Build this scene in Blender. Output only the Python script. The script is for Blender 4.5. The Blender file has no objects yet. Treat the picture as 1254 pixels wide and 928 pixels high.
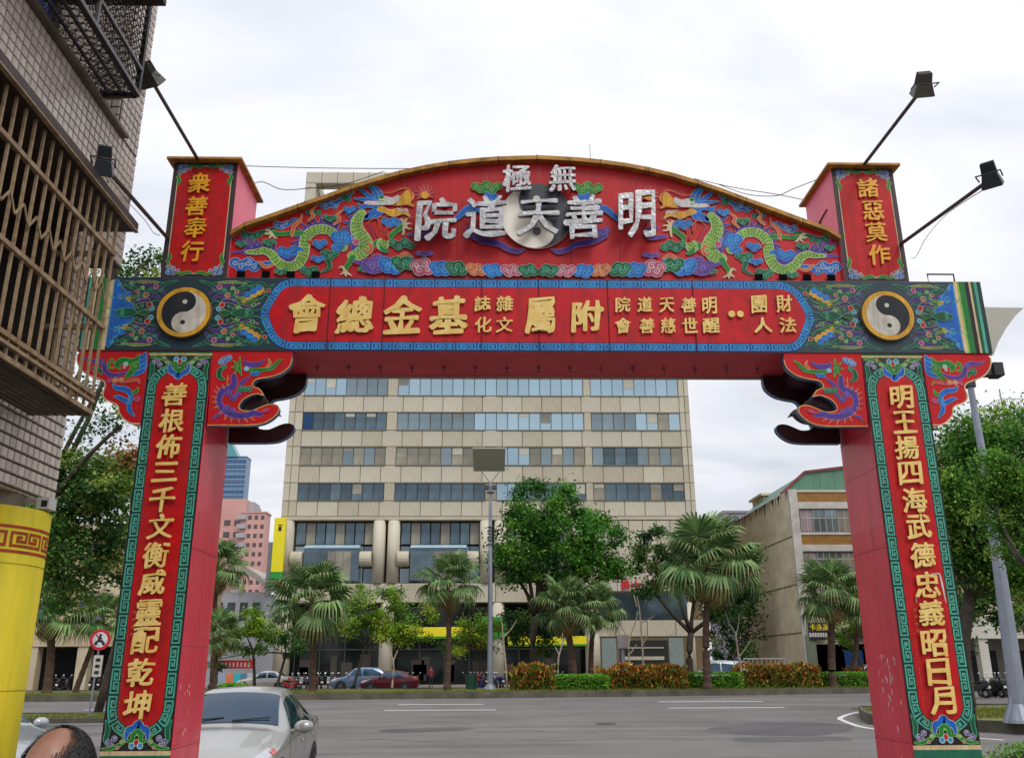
import bpy, bmesh, math, random
from mathutils import Vector, Matrix, noise
R = math.radians
sc = bpy.context.scene
# ------------------------------------------------------------------ camera
FOC, PIT, ROL, YAW, CX, CZ = 1095.58, .31, -.005, .0262, -.5926, 1.75
cp, sp, cy, sy = math.cos(PIT), math.sin(PIT), math.cos(YAW), math.sin(YAW)
FW = Vector((sy*cp, cy*cp, sp)); _ri = Vector((cy, -sy, 0)); _up = _ri.cross(FW)
RI = math.cos(ROL)*_ri + math.sin(ROL)*_up
UP = math.cos(ROL)*_up - math.sin(ROL)*_ri
CAM = Vector((CX, 0, CZ))
cam = bpy.data.cameras.new('camera'); cam.sensor_width = 36; cam.lens = FOC/1254*36
cam.clip_start = .05; cam.clip_end = 3000
camo = bpy.data.objects.new('camera', cam); sc.collection.objects.link(camo); sc.camera = camo
camo.matrix_world = Matrix(((RI.x, UP.x, -FW.x, CAM.x), (RI.y, UP.y, -FW.y, CAM.y), (RI.z, UP.z, -FW.z, CAM.z), (0, 0, 0, 1)))

def at(px, py, ax, val):
    """surveyed point: where the sight line through a photo pixel meets the plane coordinate[ax] = val"""
    d = FW + RI*((px-627)/FOC) + UP*((464-py)/FOC)
    return CAM + d*((val-CAM[ax])/d[ax])

# ------------------------------------------------------------------ world, sun, exposure
w = bpy.data.worlds.new('World'); sc.world = w; w.use_nodes = True
nt = w.node_tree; nt.nodes.clear(); N = nt.nodes.new; LK = nt.links.new
SUN_EL, SUN_AZ = R(52), R(150)       # behind the photographer to the right, veiled by cloud
sky = N('ShaderNodeTexSky'); sky.sky_type = 'NISHITA'; sky.sun_disc = False
sky.sun_elevation = SUN_EL; sky.sun_rotation = SUN_AZ
bg1 = N('ShaderNodeBackground'); bg1.inputs[1].default_value = .1; LK(sky.outputs[0], bg1.inputs[0])
tc = N('ShaderNodeTexCoord'); sx = N('ShaderNodeSeparateXYZ'); LK(tc.outputs['Generated'], sx.inputs[0])
mx = N('ShaderNodeMath'); mx.operation = 'MAXIMUM'; mx.inputs[1].default_value = .0; LK(sx.outputs[2], mx.inputs[0])
ad = N('ShaderNodeMath'); ad.operation = 'ADD'; ad.inputs[1].default_value = .22; LK(mx.outputs[0], ad.inputs[0])
dx = N('ShaderNodeMath'); dx.operation = 'DIVIDE'; LK(sx.outputs[0], dx.inputs[0]); LK(ad.outputs[0], dx.inputs[1])
dy = N('ShaderNodeMath'); dy.operation = 'DIVIDE'; LK(sx.outputs[1], dy.inputs[0]); LK(ad.outputs[0], dy.inputs[1])
cb = N('ShaderNodeCombineXYZ'); LK(dx.outputs[0], cb.inputs[0]); LK(dy.outputs[0], cb.inputs[1])
mp = N('ShaderNodeMapping'); mp.inputs['Scale'].default_value = (.8, 1.5, 1); mp.inputs['Rotation'].default_value = (0, 0, .5); LK(cb.outputs[0], mp.inputs[0])
nz = N('ShaderNodeTexNoise'); nz.inputs['Scale'].default_value = 1.5; nz.inputs['Detail'].default_value = 6; nz.inputs['Roughness'].default_value = .5
nz.inputs['Distortion'].default_value = .35; LK(mp.outputs[0], nz.inputs[0])
cr = N('ShaderNodeValToRGB'); cr.color_ramp.elements[0].position = .36; cr.color_ramp.elements[0].color = (.58, .605, .665, 1)
cr.color_ramp.elements[1].position = .62; cr.color_ramp.elements[1].color = (.85, .85, .87, 1)
LK(nz.outputs[0], cr.inputs[0])
gr = N('ShaderNodeMapRange'); gr.inputs[1].default_value = 0; gr.inputs[2].default_value = 1; gr.inputs[3].default_value = .95; gr.inputs[4].default_value = 1.5
LK(sx.outputs[2], gr.inputs[0])
bg2 = N('ShaderNodeBackground'); LK(cr.outputs[0], bg2.inputs[0]); LK(gr.outputs[0], bg2.inputs[1])
mxs = N('ShaderNodeMixShader'); mxs.inputs[0].default_value = .93; LK(bg1.outputs[0], mxs.inputs[1]); LK(bg2.outputs[0], mxs.inputs[2])
wo = N('ShaderNodeOutputWorld'); LK(mxs.outputs[0], wo.inputs[0])
sun = bpy.data.lights.new('sun', 'SUN'); sun.energy = 1.5; sun.angle = R(25); sun.color = (1, .96, .9)
suno = bpy.data.objects.new('sun', sun); sc.collection.objects.link(suno)
_sd = Vector((math.sin(SUN_AZ)*math.cos(SUN_EL), math.cos(SUN_AZ)*math.cos(SUN_EL), math.sin(SUN_EL)))
suno.rotation_euler = _sd.to_track_quat('Z', 'Y').to_euler(); suno.location = (0, -20, 40)
vs = sc.view_settings; vs.view_transform = 'Standard'; vs.look = 'None'; vs.exposure = 0.22; vs.gamma = 1; vs.use_curve_mapping = False
sc.render.resolution_x = 1024; sc.render.resolution_y = 757
sc.cycles.use_denoising = True
sc.cycles.max_bounces = 6; sc.cycles.diffuse_bounces = 3; sc.cycles.glossy_bounces = 3; sc.cycles.transparent_max_bounces = 6; sc.cycles.transmission_bounces = 3

# ------------------------------------------------------------------ materials
def lin(c):
    return tuple((v/255/12.92 if v/255 <= .04045 else ((v/255+.055)/1.055)**2.4) for v in c)
MATS = {}
def mat(name, col, rough=.6, metal=0, var=.25, scale=3., streak=0., bump=0., bscale=40., spec=.5, col2=None, attr=False, trans=0., coat=0., srgb=True, rnd=0., dirt=0.):
    if name in MATS: return MATS[name]
    m = bpy.data.materials.new(name); m.use_nodes = True; n = m.node_tree; b = n.nodes['Principled BSDF']
    c = lin(col) if srgb else col
    b.inputs['Roughness'].default_value = rough; b.inputs['Metallic'].default_value = metal
    b.inputs['Specular IOR Level'].default_value = spec; b.inputs['Coat Weight'].default_value = coat
    b.inputs['Base Color'].default_value = (*c, 1)
    t = n.nodes.new('ShaderNodeTexCoord')
    src = None
    if attr:
        a = n.nodes.new('ShaderNodeAttribute'); a.attribute_name = 'Col'; src = a.outputs['Color']
    if var > 0:
        nzz = n.nodes.new('ShaderNodeTexNoise'); nzz.inputs['Scale'].default_value = scale; nzz.inputs['Detail'].default_value = 6; nzz.inputs['Roughness'].default_value = .62
        n.links.new(t.outputs['Object'], nzz.inputs[0])
        if streak:
            mpp = n.nodes.new('ShaderNodeMapping'); mpp.inputs['Scale'].default_value = (1, 1, streak); n.links.new(t.outputs['Object'], mpp.inputs[0]); n.links.new(mpp.outputs[0], nzz.inputs[0])
        rp = n.nodes.new('ShaderNodeMapRange'); rp.inputs[1].default_value = .3; rp.inputs[2].default_value = .7; n.links.new(nzz.outputs[0], rp.inputs[0])
        mixn = n.nodes.new('ShaderNodeMix'); mixn.data_type = 'RGBA'; n.links.new(rp.outputs[0], mixn.inputs[0])
        if attr:
            hs = n.nodes.new('ShaderNodeHueSaturation'); hs.inputs['Value'].default_value = 1-var; n.links.new(src, hs.inputs['Color'])
            n.links.new(hs.outputs[0], mixn.inputs[6]); n.links.new(src, mixn.inputs[7])
        else:
            c2 = (lin(col2) if srgb else col2) if col2 else tuple(v*(1-var) for v in c)
            mixn.inputs[6].default_value = (*c2, 1); mixn.inputs[7].default_value = (*c, 1)
        src = mixn.outputs[2]
    if rnd:   # each piece a slightly different shade
        oi = n.nodes.new('ShaderNodeObjectInfo'); mr = n.nodes.new('ShaderNodeMapRange'); mr.inputs[3].default_value = 1-rnd; mr.inputs[4].default_value = 1+rnd; n.links.new(oi.outputs['Random'], mr.inputs[0])
        h2 = n.nodes.new('ShaderNodeHueSaturation'); n.links.new(mr.outputs[0], h2.inputs['Value'])
        if src is not None: n.links.new(src, h2.inputs['Color'])
        else: h2.inputs['Color'].default_value = (*c, 1)
        src = h2.outputs[0]
    if dirt:  # rain streaks and grime: narrow vertical noise
        d1 = n.nodes.new('ShaderNodeTexNoise'); d1.inputs['Scale'].default_value = 9; d1.inputs['Detail'].default_value = 8; d1.inputs['Roughness'].default_value = .7
        dm = n.nodes.new('ShaderNodeMapping'); dm.inputs['Scale'].default_value = (1.6, 1.6, .12); n.links.new(t.outputs['Object'], dm.inputs[0]); n.links.new(dm.outputs[0], d1.inputs[0])
        dr = n.nodes.new('ShaderNodeMapRange'); dr.inputs[1].default_value = .46; dr.inputs[2].default_value = .72; dr.inputs[4].default_value = dirt; n.links.new(d1.outputs[0], dr.inputs[0])
        dx2 = n.nodes.new('ShaderNodeMix'); dx2.data_type = 'RGBA'; n.links.new(dr.outputs[0], dx2.inputs[0]); dx2.inputs[7].default_value = (.035, .025, .02, 1)
        if src is not None: n.links.new(src, dx2.inputs[6])
        else: dx2.inputs[6].default_value = (*c, 1)
        src = dx2.outputs[2]
        d2 = n.nodes.new('ShaderNodeMapRange'); d2.inputs[3].default_value = rough*.85; d2.inputs[4].default_value = min(1, rough*1.5); n.links.new(d1.outputs[0], d2.inputs[0]); n.links.new(d2.outputs[0], b.inputs['Roughness'])
    if src is not None: n.links.new(src, b.inputs['Base Color'])
    if bump:
        nb = n.nodes.new('ShaderNodeTexNoise'); nb.inputs['Scale'].default_value = bscale; nb.inputs['Detail'].default_value = 4; n.links.new(t.outputs['Object'], nb.inputs[0])
        bp = n.nodes.new('ShaderNodeBump'); bp.inputs['Strength'].default_value = bump; bp.inputs['Distance'].default_value = .02; n.links.new(nb.outputs[0], bp.inputs['Height']); n.links.new(bp.outputs[0], b.inputs['Normal'])
    if trans:
        tb = n.nodes.new('ShaderNodeBsdfTranslucent'); ms = n.nodes.new('ShaderNodeMixShader'); ms.inputs[0].default_value = trans
        if src is not None: n.links.new(src, tb.inputs[0])
        else: tb.inputs[0].default_value = (*c, 1)
        n.links.new(b.outputs[0], ms.inputs[1]); n.links.new(tb.outputs[0], ms.inputs[2]); n.links.new(ms.outputs[0], n.nodes['Material Output'].inputs[0])
    MATS[name] = m; return m

# ------------------------------------------------------------------ mesh helpers
ORG = {}   # world origin of empties
def org(o):
    return ORG.get(o.name, Vector((0, 0, 0))) if o else Vector((0, 0, 0))
def props(o, label=None, cat=None, group=None, kind=None):
    if label: o['label'] = label
    if cat: o['category'] = cat
    if group: o['group'] = group
    if kind: o['kind'] = kind
    return o
def thing(name, label, cat, loc=(0, 0, 0), group=None):
    o = bpy.data.objects.new(name, None); sc.collection.objects.link(o); o.location = loc; o.empty_display_size = .2
    ORG[o.name] = Vector(loc); return props(o, label, cat, group)
class MB:
    def __init__(s): s.v = []; s.f = []; s.c = []; s.m = []; s.mi = 0
    def add(s, vs, fs, col=None):
        k = len(s.v); s.v += [tuple(p) for p in vs]
        for f in fs: s.f.append(tuple(i+k for i in f)); s.c.append(col); s.m.append(s.mi)
        return s
    def box(s, x0, x1, y0, y1, z0, z1, col=None):
        return s.add([(x0, y0, z0), (x1, y0, z0), (x1, y1, z0), (x0, y1, z0), (x0, y0, z1), (x1, y0, z1), (x1, y1, z1), (x0, y1, z1)],
                     [(0, 3, 2, 1), (4, 5, 6, 7), (0, 1, 5, 4), (1, 2, 6, 5), (2, 3, 7, 6), (3, 0, 4, 7)], col)
    def tube(s, pts, r, n=6, col=None, cap=True):
        pts = [Vector(p) for p in pts]; rs = r if isinstance(r, (list, tuple)) else [r]*len(pts)
        ring = []; vs = []
        for i, p in enumerate(pts):
            d = (pts[min(i+1, len(pts)-1)]-pts[max(i-1, 0)]).normalized()
            a = d.cross(Vector((0, 0, 1)));
            if a.length < .05: a = d.cross(Vector((1, 0, 0)))
            a.normalize(); b = d.cross(a)
            vs += [p+(a*math.cos(2*math.pi*k/n)+b*math.sin(2*math.pi*k/n))*rs[i] for k in range(n)]
        fs = [(i*n+k, i*n+(k+1) % n, (i+1)*n+(k+1) % n, (i+1)*n+k) for i in range(len(pts)-1) for k in range(n)]
        if cap: fs += [tuple(range(n))[::-1], tuple((len(pts)-1)*n+k for k in range(n))]
        return s.add(vs, fs, col)
    def bar(s, a, b, wx, wz, col=None):
        """rectangular bar from a to b"""
        a = Vector(a); b = Vector(b); d = (b-a).normalized(); u = d.cross(Vector((0, 0, 1)))
        if u.length < .05: u = Vector((1, 0, 0))
        u.normalize(); v = u.cross(d).normalized(); u = u*wx/2; v = v*wz/2
        vs = [a-u-v, a+u-v, a+u+v, a-u+v, b-u-v, b+u-v, b+u+v, b-u+v]
        return s.add(vs, [(0, 1, 2, 3), (7, 6, 5, 4), (0, 4, 5, 1), (1, 5, 6, 2), (2, 6, 7, 3), (3, 7, 4, 0)], col)
    def cyl(s, c, r0, z0, z1, n=24, r1=None, col=None):
        return s.tube([(c[0], c[1], z0), (c[0], c[1], z1)], [r0, r0 if r1 is None else r1], n, col)
    def prism(s, poly, y0, y1, col=None, axis=1):
        """polygon in (x,z) extruded along y (axis 1), in (x,y) along z (axis 2), in (y,z) along x (axis 0)"""
        def P(a, t):
            return (a[0], t, a[1]) if axis == 1 else ((a[0], a[1], t) if axis == 2 else (t, a[0], a[1]))
        n = len(poly); vs = [P(p, y0) for p in poly]+[P(p, y1) for p in poly]
        return s.add(vs, [tuple(range(n)), tuple(range(2*n-1, n-1, -1))]+[(i, i+n, (i+1) % n+n, (i+1) % n) for i in range(n)], col)
    def ball(s, c, r, n=10, m=7, col=None):
        r = r if isinstance(r, (tuple, list)) else (r, r, r)
        vs = [(c[0], c[1], c[2]-r[2])]
        for j in range(1, m):
            a = math.pi*j/m
            vs += [(c[0]+r[0]*math.sin(a)*math.cos(2*math.pi*k/n), c[1]+r[1]*math.sin(a)*math.sin(2*math.pi*k/n), c[2]-r[2]*math.cos(a)) for k in range(n)]
        vs.append((c[0], c[1], c[2]+r[2])); fs = [(0, 1+(k+1) % n, 1+k) for k in range(n)]
        for j in range(m-2): fs += [(1+j*n+k, 1+j*n+(k+1) % n, 1+(j+1)*n+(k+1) % n, 1+(j+1)*n+k) for k in range(n)]
        L = len(vs)-1; fs += [(L, 1+(m-2)*n+k, 1+(m-2)*n+(k+1) % n) for k in range(n)]
        return s.add(vs, fs, col)
    def build(s, name, mats, parent=None, smooth=False, bevel=0, fix=True, local=False, **kw):
        me = bpy.data.meshes.new(name); o0 = org(parent) if not local else Vector((0, 0, 0))
        me.from_pydata([(p[0]-o0.x, p[1]-o0.y, p[2]-o0.z) for p in s.v], [], s.f)
        for m in (mats if isinstance(mats, (list, tuple)) else [mats]): me.materials.append(m)
        if any(s.m): me.polygons.foreach_set('material_index', s.m)
        if any(c is not None for c in s.c):
            ca = me.color_attributes.new('Col', 'FLOAT_COLOR', 'CORNER'); arr = []
            for f, c in zip(s.f, s.c): arr += [*(c or (1, 1, 1)), 1]*len(f)
            ca.data.foreach_set('color', arr)
        if fix and len(s.f) < 60000:
            bm = bmesh.new(); bm.from_mesh(me); bmesh.ops.recalc_face_normals(bm, faces=bm.faces); bm.to_mesh(me); bm.free()
        if smooth: me.polygons.foreach_set('use_smooth', [True]*len(me.polygons))
        me.update(); o = bpy.data.objects.new(name, me); sc.collection.objects.link(o)
        if parent: o.parent = parent; ORG[o.name] = org(parent)
        if bevel:
            b = o.modifiers.new('bevel', 'BEVEL'); b.width = bevel; b.segments = 2; b.limit_method = 'ANGLE'
        return props(o, **kw)
def copy_of(o, parent=None, loc=None, name=None, **kw):
    c = o.copy(); sc.collection.objects.link(c)
    if parent: c.parent = parent
    if loc is not None: c.location = loc
    return props(c, **kw)
def copy_tree(o, loc, rz=0, scale=None, **kw):
    c = o.copy(); sc.collection.objects.link(c); c.location = loc; c.rotation_euler = (0, 0, rz)
    if scale: c.scale = (scale,)*3
    for ch in list(o.children):
        d = ch.copy(); sc.collection.objects.link(d); d.parent = c
        for g in ch.children:
            e = g.copy(); sc.collection.objects.link(e); e.parent = d
    return props(c, **kw)
def hx(c): return lin(c)

# ------------------------------------------------------------------ painted art: flat paint shapes laid on a surface
def catmull(pts, n=6, closed=False):
    P = [Vector(p) for p in pts]; out = []; L = len(P)
    if L < 3 and not closed: return P
    rng = range(L) if closed else range(L-1)
    for i in rng:
        a, b, c, d = (P[(i-1) % L], P[i], P[(i+1) % L], P[(i+2) % L]) if closed else (P[max(i-1, 0)], P[i], P[i+1], P[min(i+2, L-1)])
        for k in range(n):
            t = k/n; out.append(.5*((2*b)+(c-a)*t+(2*a-5*b+4*c-d)*t*t+(3*b-a-3*c+d)*t**3))
    if not closed: out.append(P[-1])
    return out
class Art:
    def __init__(s, T, step=.00003, mirrors=(None,)):
        s.hold = False; s.T = T; s.mb = MB(); s.k = 0; s.step = step; s.mir = mirrors
    def _add(s, pts, faces, col):
        s.k += 0 if s.hold else 1; h = s.k*s.step
        for m in s.mir: s.mb.add([s.T(m(p) if m else p, h) for p in pts], faces, col)
    def poly(s, pts, col, smooth=0):
        if smooth: pts = catmull(pts, smooth, True)
        s._add(pts, [tuple(range(len(pts)))], col)
    def disc(s, c, r, col, n=14, ry=None):
        ry = ry or r
        s._add([(c[0]+r*math.cos(2*math.pi*k/n), c[1]+ry*math.sin(2*math.pi*k/n)) for k in range(n)], [tuple(range(n))], col)
    def ribbon(s, pts, wd, col, sm=5, cap=False, closed=False):
        L = len(pts); P = catmull(pts, sm, closed) if sm and L > 2 else [Vector(p) for p in pts]; n = len(P)
        if isinstance(wd, (int, float)): W = [wd]*n
        else:
            W = []
            for i in range(n):
                t = i/(n-1)*(len(wd)-1); j = min(int(t), len(wd)-2); W.append(wd[j]+(wd[j+1]-wd[j])*(t-j))
        vs = []
        for i, p in enumerate(P):
            a, b = (P[(i-1) % n], P[(i+1) % n]) if closed else (P[max(i-1, 0)], P[min(i+1, n-1)])
            d = b-a; d = d.normalized() if d.length > 1e-9 else Vector((1, 0)); q = Vector((-d.y, d.x))*W[i]/2
            vs += [p+q, p-q]
        fs = [(2*i, 2*i+1, 2*i+3, 2*i+2) for i in range(n-1)]
        if closed: fs.append((2*n-2, 2*n-1, 1, 0))
        s._add(vs, fs, col)
        if cap:
            s.disc(P[0], W[0]/2, col, 8); s.disc(P[-1], W[-1]/2, col, 8)
    def fig(s, items, oc, ow):
        """items outlined together in the pale line colour, then filled"""
        for it in items:
            k = it[0]
            if k == 'r': s.ribbon(it[1], [x+2*ow for x in it[2]] if isinstance(it[2], (list, tuple)) else it[2]+2*ow, oc, cap=True)
            elif k == 'd': s.disc(it[1], it[2]+ow, oc, 16, (it[4]+ow) if len(it) > 4 else None)
            elif k == 'p': s.ribbon(it[1], 2*ow, oc, closed=True, sm=it[3] if len(it) > 3 else 5)
        for it in items:
            k = it[0]
            if k == 'r': s.ribbon(it[1], it[2], it[3], cap=True)
            elif k == 'd': s.disc(it[1], it[2], it[3], 16, it[4] if len(it) > 4 else None)
            elif k == 'p': s.poly(it[1], it[2], it[3] if len(it) > 3 else 5)
    def spiral(s, c, r, col, w, turns=1.5, a0=0, sgn=1):
        n = int(10*turns); pts = []
        for i in range(n+1):
            t = i/n; a = a0+sgn*t*turns*2*math.pi; rr = r*(1-t*.85)
            pts.append((c[0]+rr*math.cos(a), c[1]+rr*math.sin(a)))
        s.ribbon(pts, w, col, sm=0)
    def cloud(s, c, w, h, col, oc, ow, n=4, seed=0, light=None, tail=None):
        rd = random.Random(seed*7+3); items = []; sp_ = []
        for i in range(n):
            t = (i+.5)/n*2-1
            x = c[0]+t*w*.5*.72; y = c[1]+(-1)**i*h*.14+rd.uniform(-.05, .05)*h; r = h*.36*(1-.25*abs(t))+h*.04
            items.append(('d', (x, y), min(r, w*.3), col)); sp_.append((x, y, min(r, w*.3)))
        items.append(('d', c, w*.38, col, h*.3))
        if tail: items.append(('r', tail, [h*.4, h*.3, h*.05], col))
        s.fig(items, oc, ow)
        for i, (x, y, r) in enumerate(sp_): s.spiral((x, y), r*.66, light or oc, max(ow*.9, r*.14), 1.4, rd.uniform(0, 6.28), 1 if i % 2 else -1)
    def fret(s, path, half, unit, col, lw, t_off=0, closed=False, skipends=0):
        """square key pattern laid along a polyline; t runs across, from -half to half"""
        P = [Vector(p) for p in path]
        if closed: P.append(P[0])
        cum = [0]
        for a, b in zip(P, P[1:]): cum.append(cum[-1]+(b-a).length)
        tot = cum[-1]; nu = max(2, int(round((tot-2*skipends)/unit))); nu += (nu % 2) if closed else 0; u = (tot-2*skipends)/nu
        nrm = []
        for i in range(len(P)):
            a, b = P[max(i-1, 0)], P[min(i+1, len(P)-1)]
            if closed and i in (0, len(P)-1): a, b = P[-2], P[1]
            d = (b-a).normalized(); nrm.append(Vector((-d.y, d.x)))
        def M(q):
            d, t = q; d = min(max(d, 0), tot); j = 0
            while j < len(cum)-2 and cum[j+1] < d: j += 1
            f = (d-cum[j])/max(cum[j+1]-cum[j], 1e-9); return P[j].lerp(P[j+1], f)+nrm[j].lerp(nrm[j+1], f)*t
        key = [(-.02, -1), (.86, -1), (.86, 1), (.1, 1), (.1, -.3), (.56, -.3), (.56, .32), (.36, .32)]
        for i in range(nu):
            s0 = skipends+i*u; fl = (i % 2 == 1)
            pts = []
            for (a, b) in key:
                a2 = 1-a if fl else a
                pts.append((s0+a2*u, b*(half-lw/2)))
            vs = []; fs = []
            for a, b in zip(pts, pts[1:]):
                a = Vector(a); b = Vector(b); d = (b-a).normalized()*lw/2; q = Vector((-d.y, d.x)); a = a-d; b = b+d
                m = 3; k = len(vs)
                for j in range(m+1):
                    c = a.lerp(b, j/m); vs += [M(c+q), M(c-q)]
                fs += [(k+2*j, k+2*j+1, k+2*j+3, k+2*j+2) for j in range(m)]
            # tiny lift per segment keeps overlapping strokes off one plane
            s.k += 1
            for mm in s.mir:
                V = []
                for j, p in enumerate(vs): V.append(s.T(mm(p) if mm else p, s.k*s.step+(j//8)*s.step*.12))
                s.mb.add(V, fs, col)
    def build(s, name, m, parent, **kw): return s.mb.build(name, m, parent, fix=False, **kw)

# ------------------------------------------------------------------ characters
GL = {}
def glyph(ch, bold=.018, slant=.06):
    key = (ch, bold, slant)
    if key in GL: return GL[key]
    c = bpy.data.curves.new('glyph', 'FONT'); c.body = ch; c.size = 1; c.resolution_u = 2; c.extrude = .5
    o = bpy.data.objects.new('glyph', c); sc.collection.objects.link(o); m = o.to_mesh()
    sd = ord(ch) % 97
    vs = []; base = []
    for v in m.vertices:
        x, y = v.co.x-.5, v.co.y-.38
        q = Vector((x*2.2, y*2.2, sd)); a = noise.noise(q); b = noise.noise(q+Vector((7, 3, 1)))
        f = Vector((x*11, y*11, sd+5)); a2 = noise.noise(f); b2 = noise.noise(f+Vector((4, 9, 2)))
        base.append((x+a*.04+a2*.016+y*.04, y+slant*x+b*.04+b2*.016-.06*x*x, v.co.z))
    pf = [tuple(p.vertices) for p in m.polygons]; o.to_mesh_clear(); bpy.data.objects.remove(o); bpy.data.curves.remove(c)
    fs = []; n = len(base); wgt = [max(.25, 1+1.5*noise.noise(Vector((x*3.2, y*3.2, sd+11)))) for x, y, z in base]
    # brush weight: the stroke is laid down by an oblique oval nib
    nib = [(0, 0)]+[(bold*(1.25*math.cos(t)*.9-.5*math.sin(t)), bold*(.9*math.sin(t)+.25*math.cos(t))) for t in [k*math.pi/4 for k in range(8)]]
    for k, (dx_, dy_) in enumerate(nib):
        vs += [(x+dx_*g_, y+dy_*g_, z*(1-.01*k)) for (x, y, z), g_ in zip(base, wgt)]; fs += [tuple(i+k*n for i in f) for f in pf]
    xs = [v[0] for v in vs]; ys = [v[1] for v in vs]
    GL[key] = (vs, fs, (min(xs)+max(xs))/2, (min(ys)+max(ys))/2, max(xs)-min(xs), max(ys)-min(ys)); return GL[key]
def char(ch, x, z, wd, ht, y, th, m, parent, bold=.018, name='character', frame=None, slant=.06, **kw):
    """one character of raised lettering; front faces -y unless frame maps it"""
    vs, fs, mx_, my_, gw, gh = glyph(ch, bold, slant)
    if ch in '三四王千日': gh = max(gh, .8); gw = max(gw, .8)
    mb = MB(); V = []
    for v in vs:
        X = x+(v[0]-mx_)/gw*wd; Z = z+(v[1]-my_)/gh*ht; t = -th*(v[2]+.5)
        V.append(frame(X, Z, t) if frame else (X, y+t, Z))
    mb.add(V, fs); return mb.build(name, m, parent, fix=False, **kw)
# ================================================================== THE GATE
GY, TH = 10.0, .952
XI, XO, XW = 3.849, 4.582, 5.441
ZB, ZT = 5.289, 6.226
G = thing('temple_gate', 'red painted temple gate with dragons, taiji discs and gold lettering spanning the lane', 'gate', (0, GY, 0))
RED = mat('gate_red_paint', (202, 8, 16), .5, var=.3, scale=2.2, streak=.25, col2=(172, 6, 14), spec=.3, dirt=.22, bump=.06, bscale=8)
REDP = mat('pediment_red_paint', (200, 8, 20), .45, scale=1.6, streak=.5, col2=(164, 10, 22), spec=.35, dirt=.25)
PINK = mat('faded_red_side_paint', (220, 62, 84), .38, scale=1.3, streak=.08, col2=(200, 26, 46), coat=.15, dirt=.3, bump=.35, bscale=2.2)
PINK2 = mat('pale_pink_faded_paint', (232, 112, 138), .5, scale=2.5, streak=.15, col2=(214, 88, 116))
MAROON = mat('shaded_maroon_paint', (58, 8, 10), .6, var=.3)  # darkened to paint in the shade of the hollow brackets
SOFF = mat('soffit_lifted_red', (208, 64, 70), .55, scale=1.5, col2=(186, 46, 54), dirt=.15)  # red lifted to make up for weak bounce light under the beam
DKBL = mat('dark_blue_green_paint', (20, 50, 66), .5, scale=3, col2=(14, 44, 46))
GOLDP = mat('weathered_gold_coping', (200, 146, 56), .55, scale=5, streak=3, col2=(128, 84, 34), metal=.1, dirt=.5)
ART = mat('painted_ornament', (255, 255, 255), .45, spec=.3, var=.34, scale=7, attr=True, dirt=.5)
GOLD = mat('gold_leaf_lettering', (236, 208, 128), .42, scale=9, col2=(214, 172, 82))
GOLD2 = mat('deep_gold_lettering', (232, 168, 30), .42, scale=9, col2=(210, 144, 22))
SLATE = mat('slate_blue_edge_paint', (88, 116, 158), .45, scale=6, col2=(64, 90, 130))
SILV = mat('brushed_steel_lettering', (196, 196, 194), .3, metal=.65, scale=7, bump=.35, bscale=26, col2=(128, 124, 128))  # dark mottling in the colour imitates patchy reflections in the steel
STSID = mat('steel_lettering_side', (110, 100, 112), .35, metal=.8)
BLK = mat('black_paint', (22, 24, 30), .4, var=.2); WHT = mat('aged_white_paint', (208, 202, 192), .45, scale=3, col2=(178, 170, 158))
DKG = mat('dark_grey_board', (56, 60, 68), .5, scale=3, col2=(44, 48, 56))
IRON = mat('rusty_dark_iron', (66, 44, 44), .7, scale=20, col2=(44, 30, 30))
C = dict(blue=hx((24, 104, 200)), dblue=hx((18, 66, 150)), green=hx((30, 130, 56)), dgreen=hx((10, 92, 62)), lime=hx((150, 190, 84)), purple=hx((84, 58, 150)),
         pink=hx((196, 74, 120)), orange=hx((206, 98, 56)), gold=hx((226, 168, 46)), out=hx((206, 214, 196)), cream=hx((224, 196, 150)), red=hx((200, 8, 16)), mint=hx((96, 190, 150)),
         teal=hx((86, 180, 156)), dteal=hx((8, 62, 56)), fblue=hx((66, 160, 222)), fdblue=hx((12, 78, 156)), white=hx((216, 214, 206)), black=hx((20, 22, 28)), navy=hx((20, 50, 66)), dred=hx((140, 14, 20)),
         dark=hx((34, 26, 30)), taiw=hx((214, 206, 192)), dk=hx((28, 34, 42)), lilac=hx((150, 120, 180)), sky=hx((90, 180, 220)))
def gx(px, py, y=GY): p = at(px, py, 1, y); return (p.x, p.z)

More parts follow.
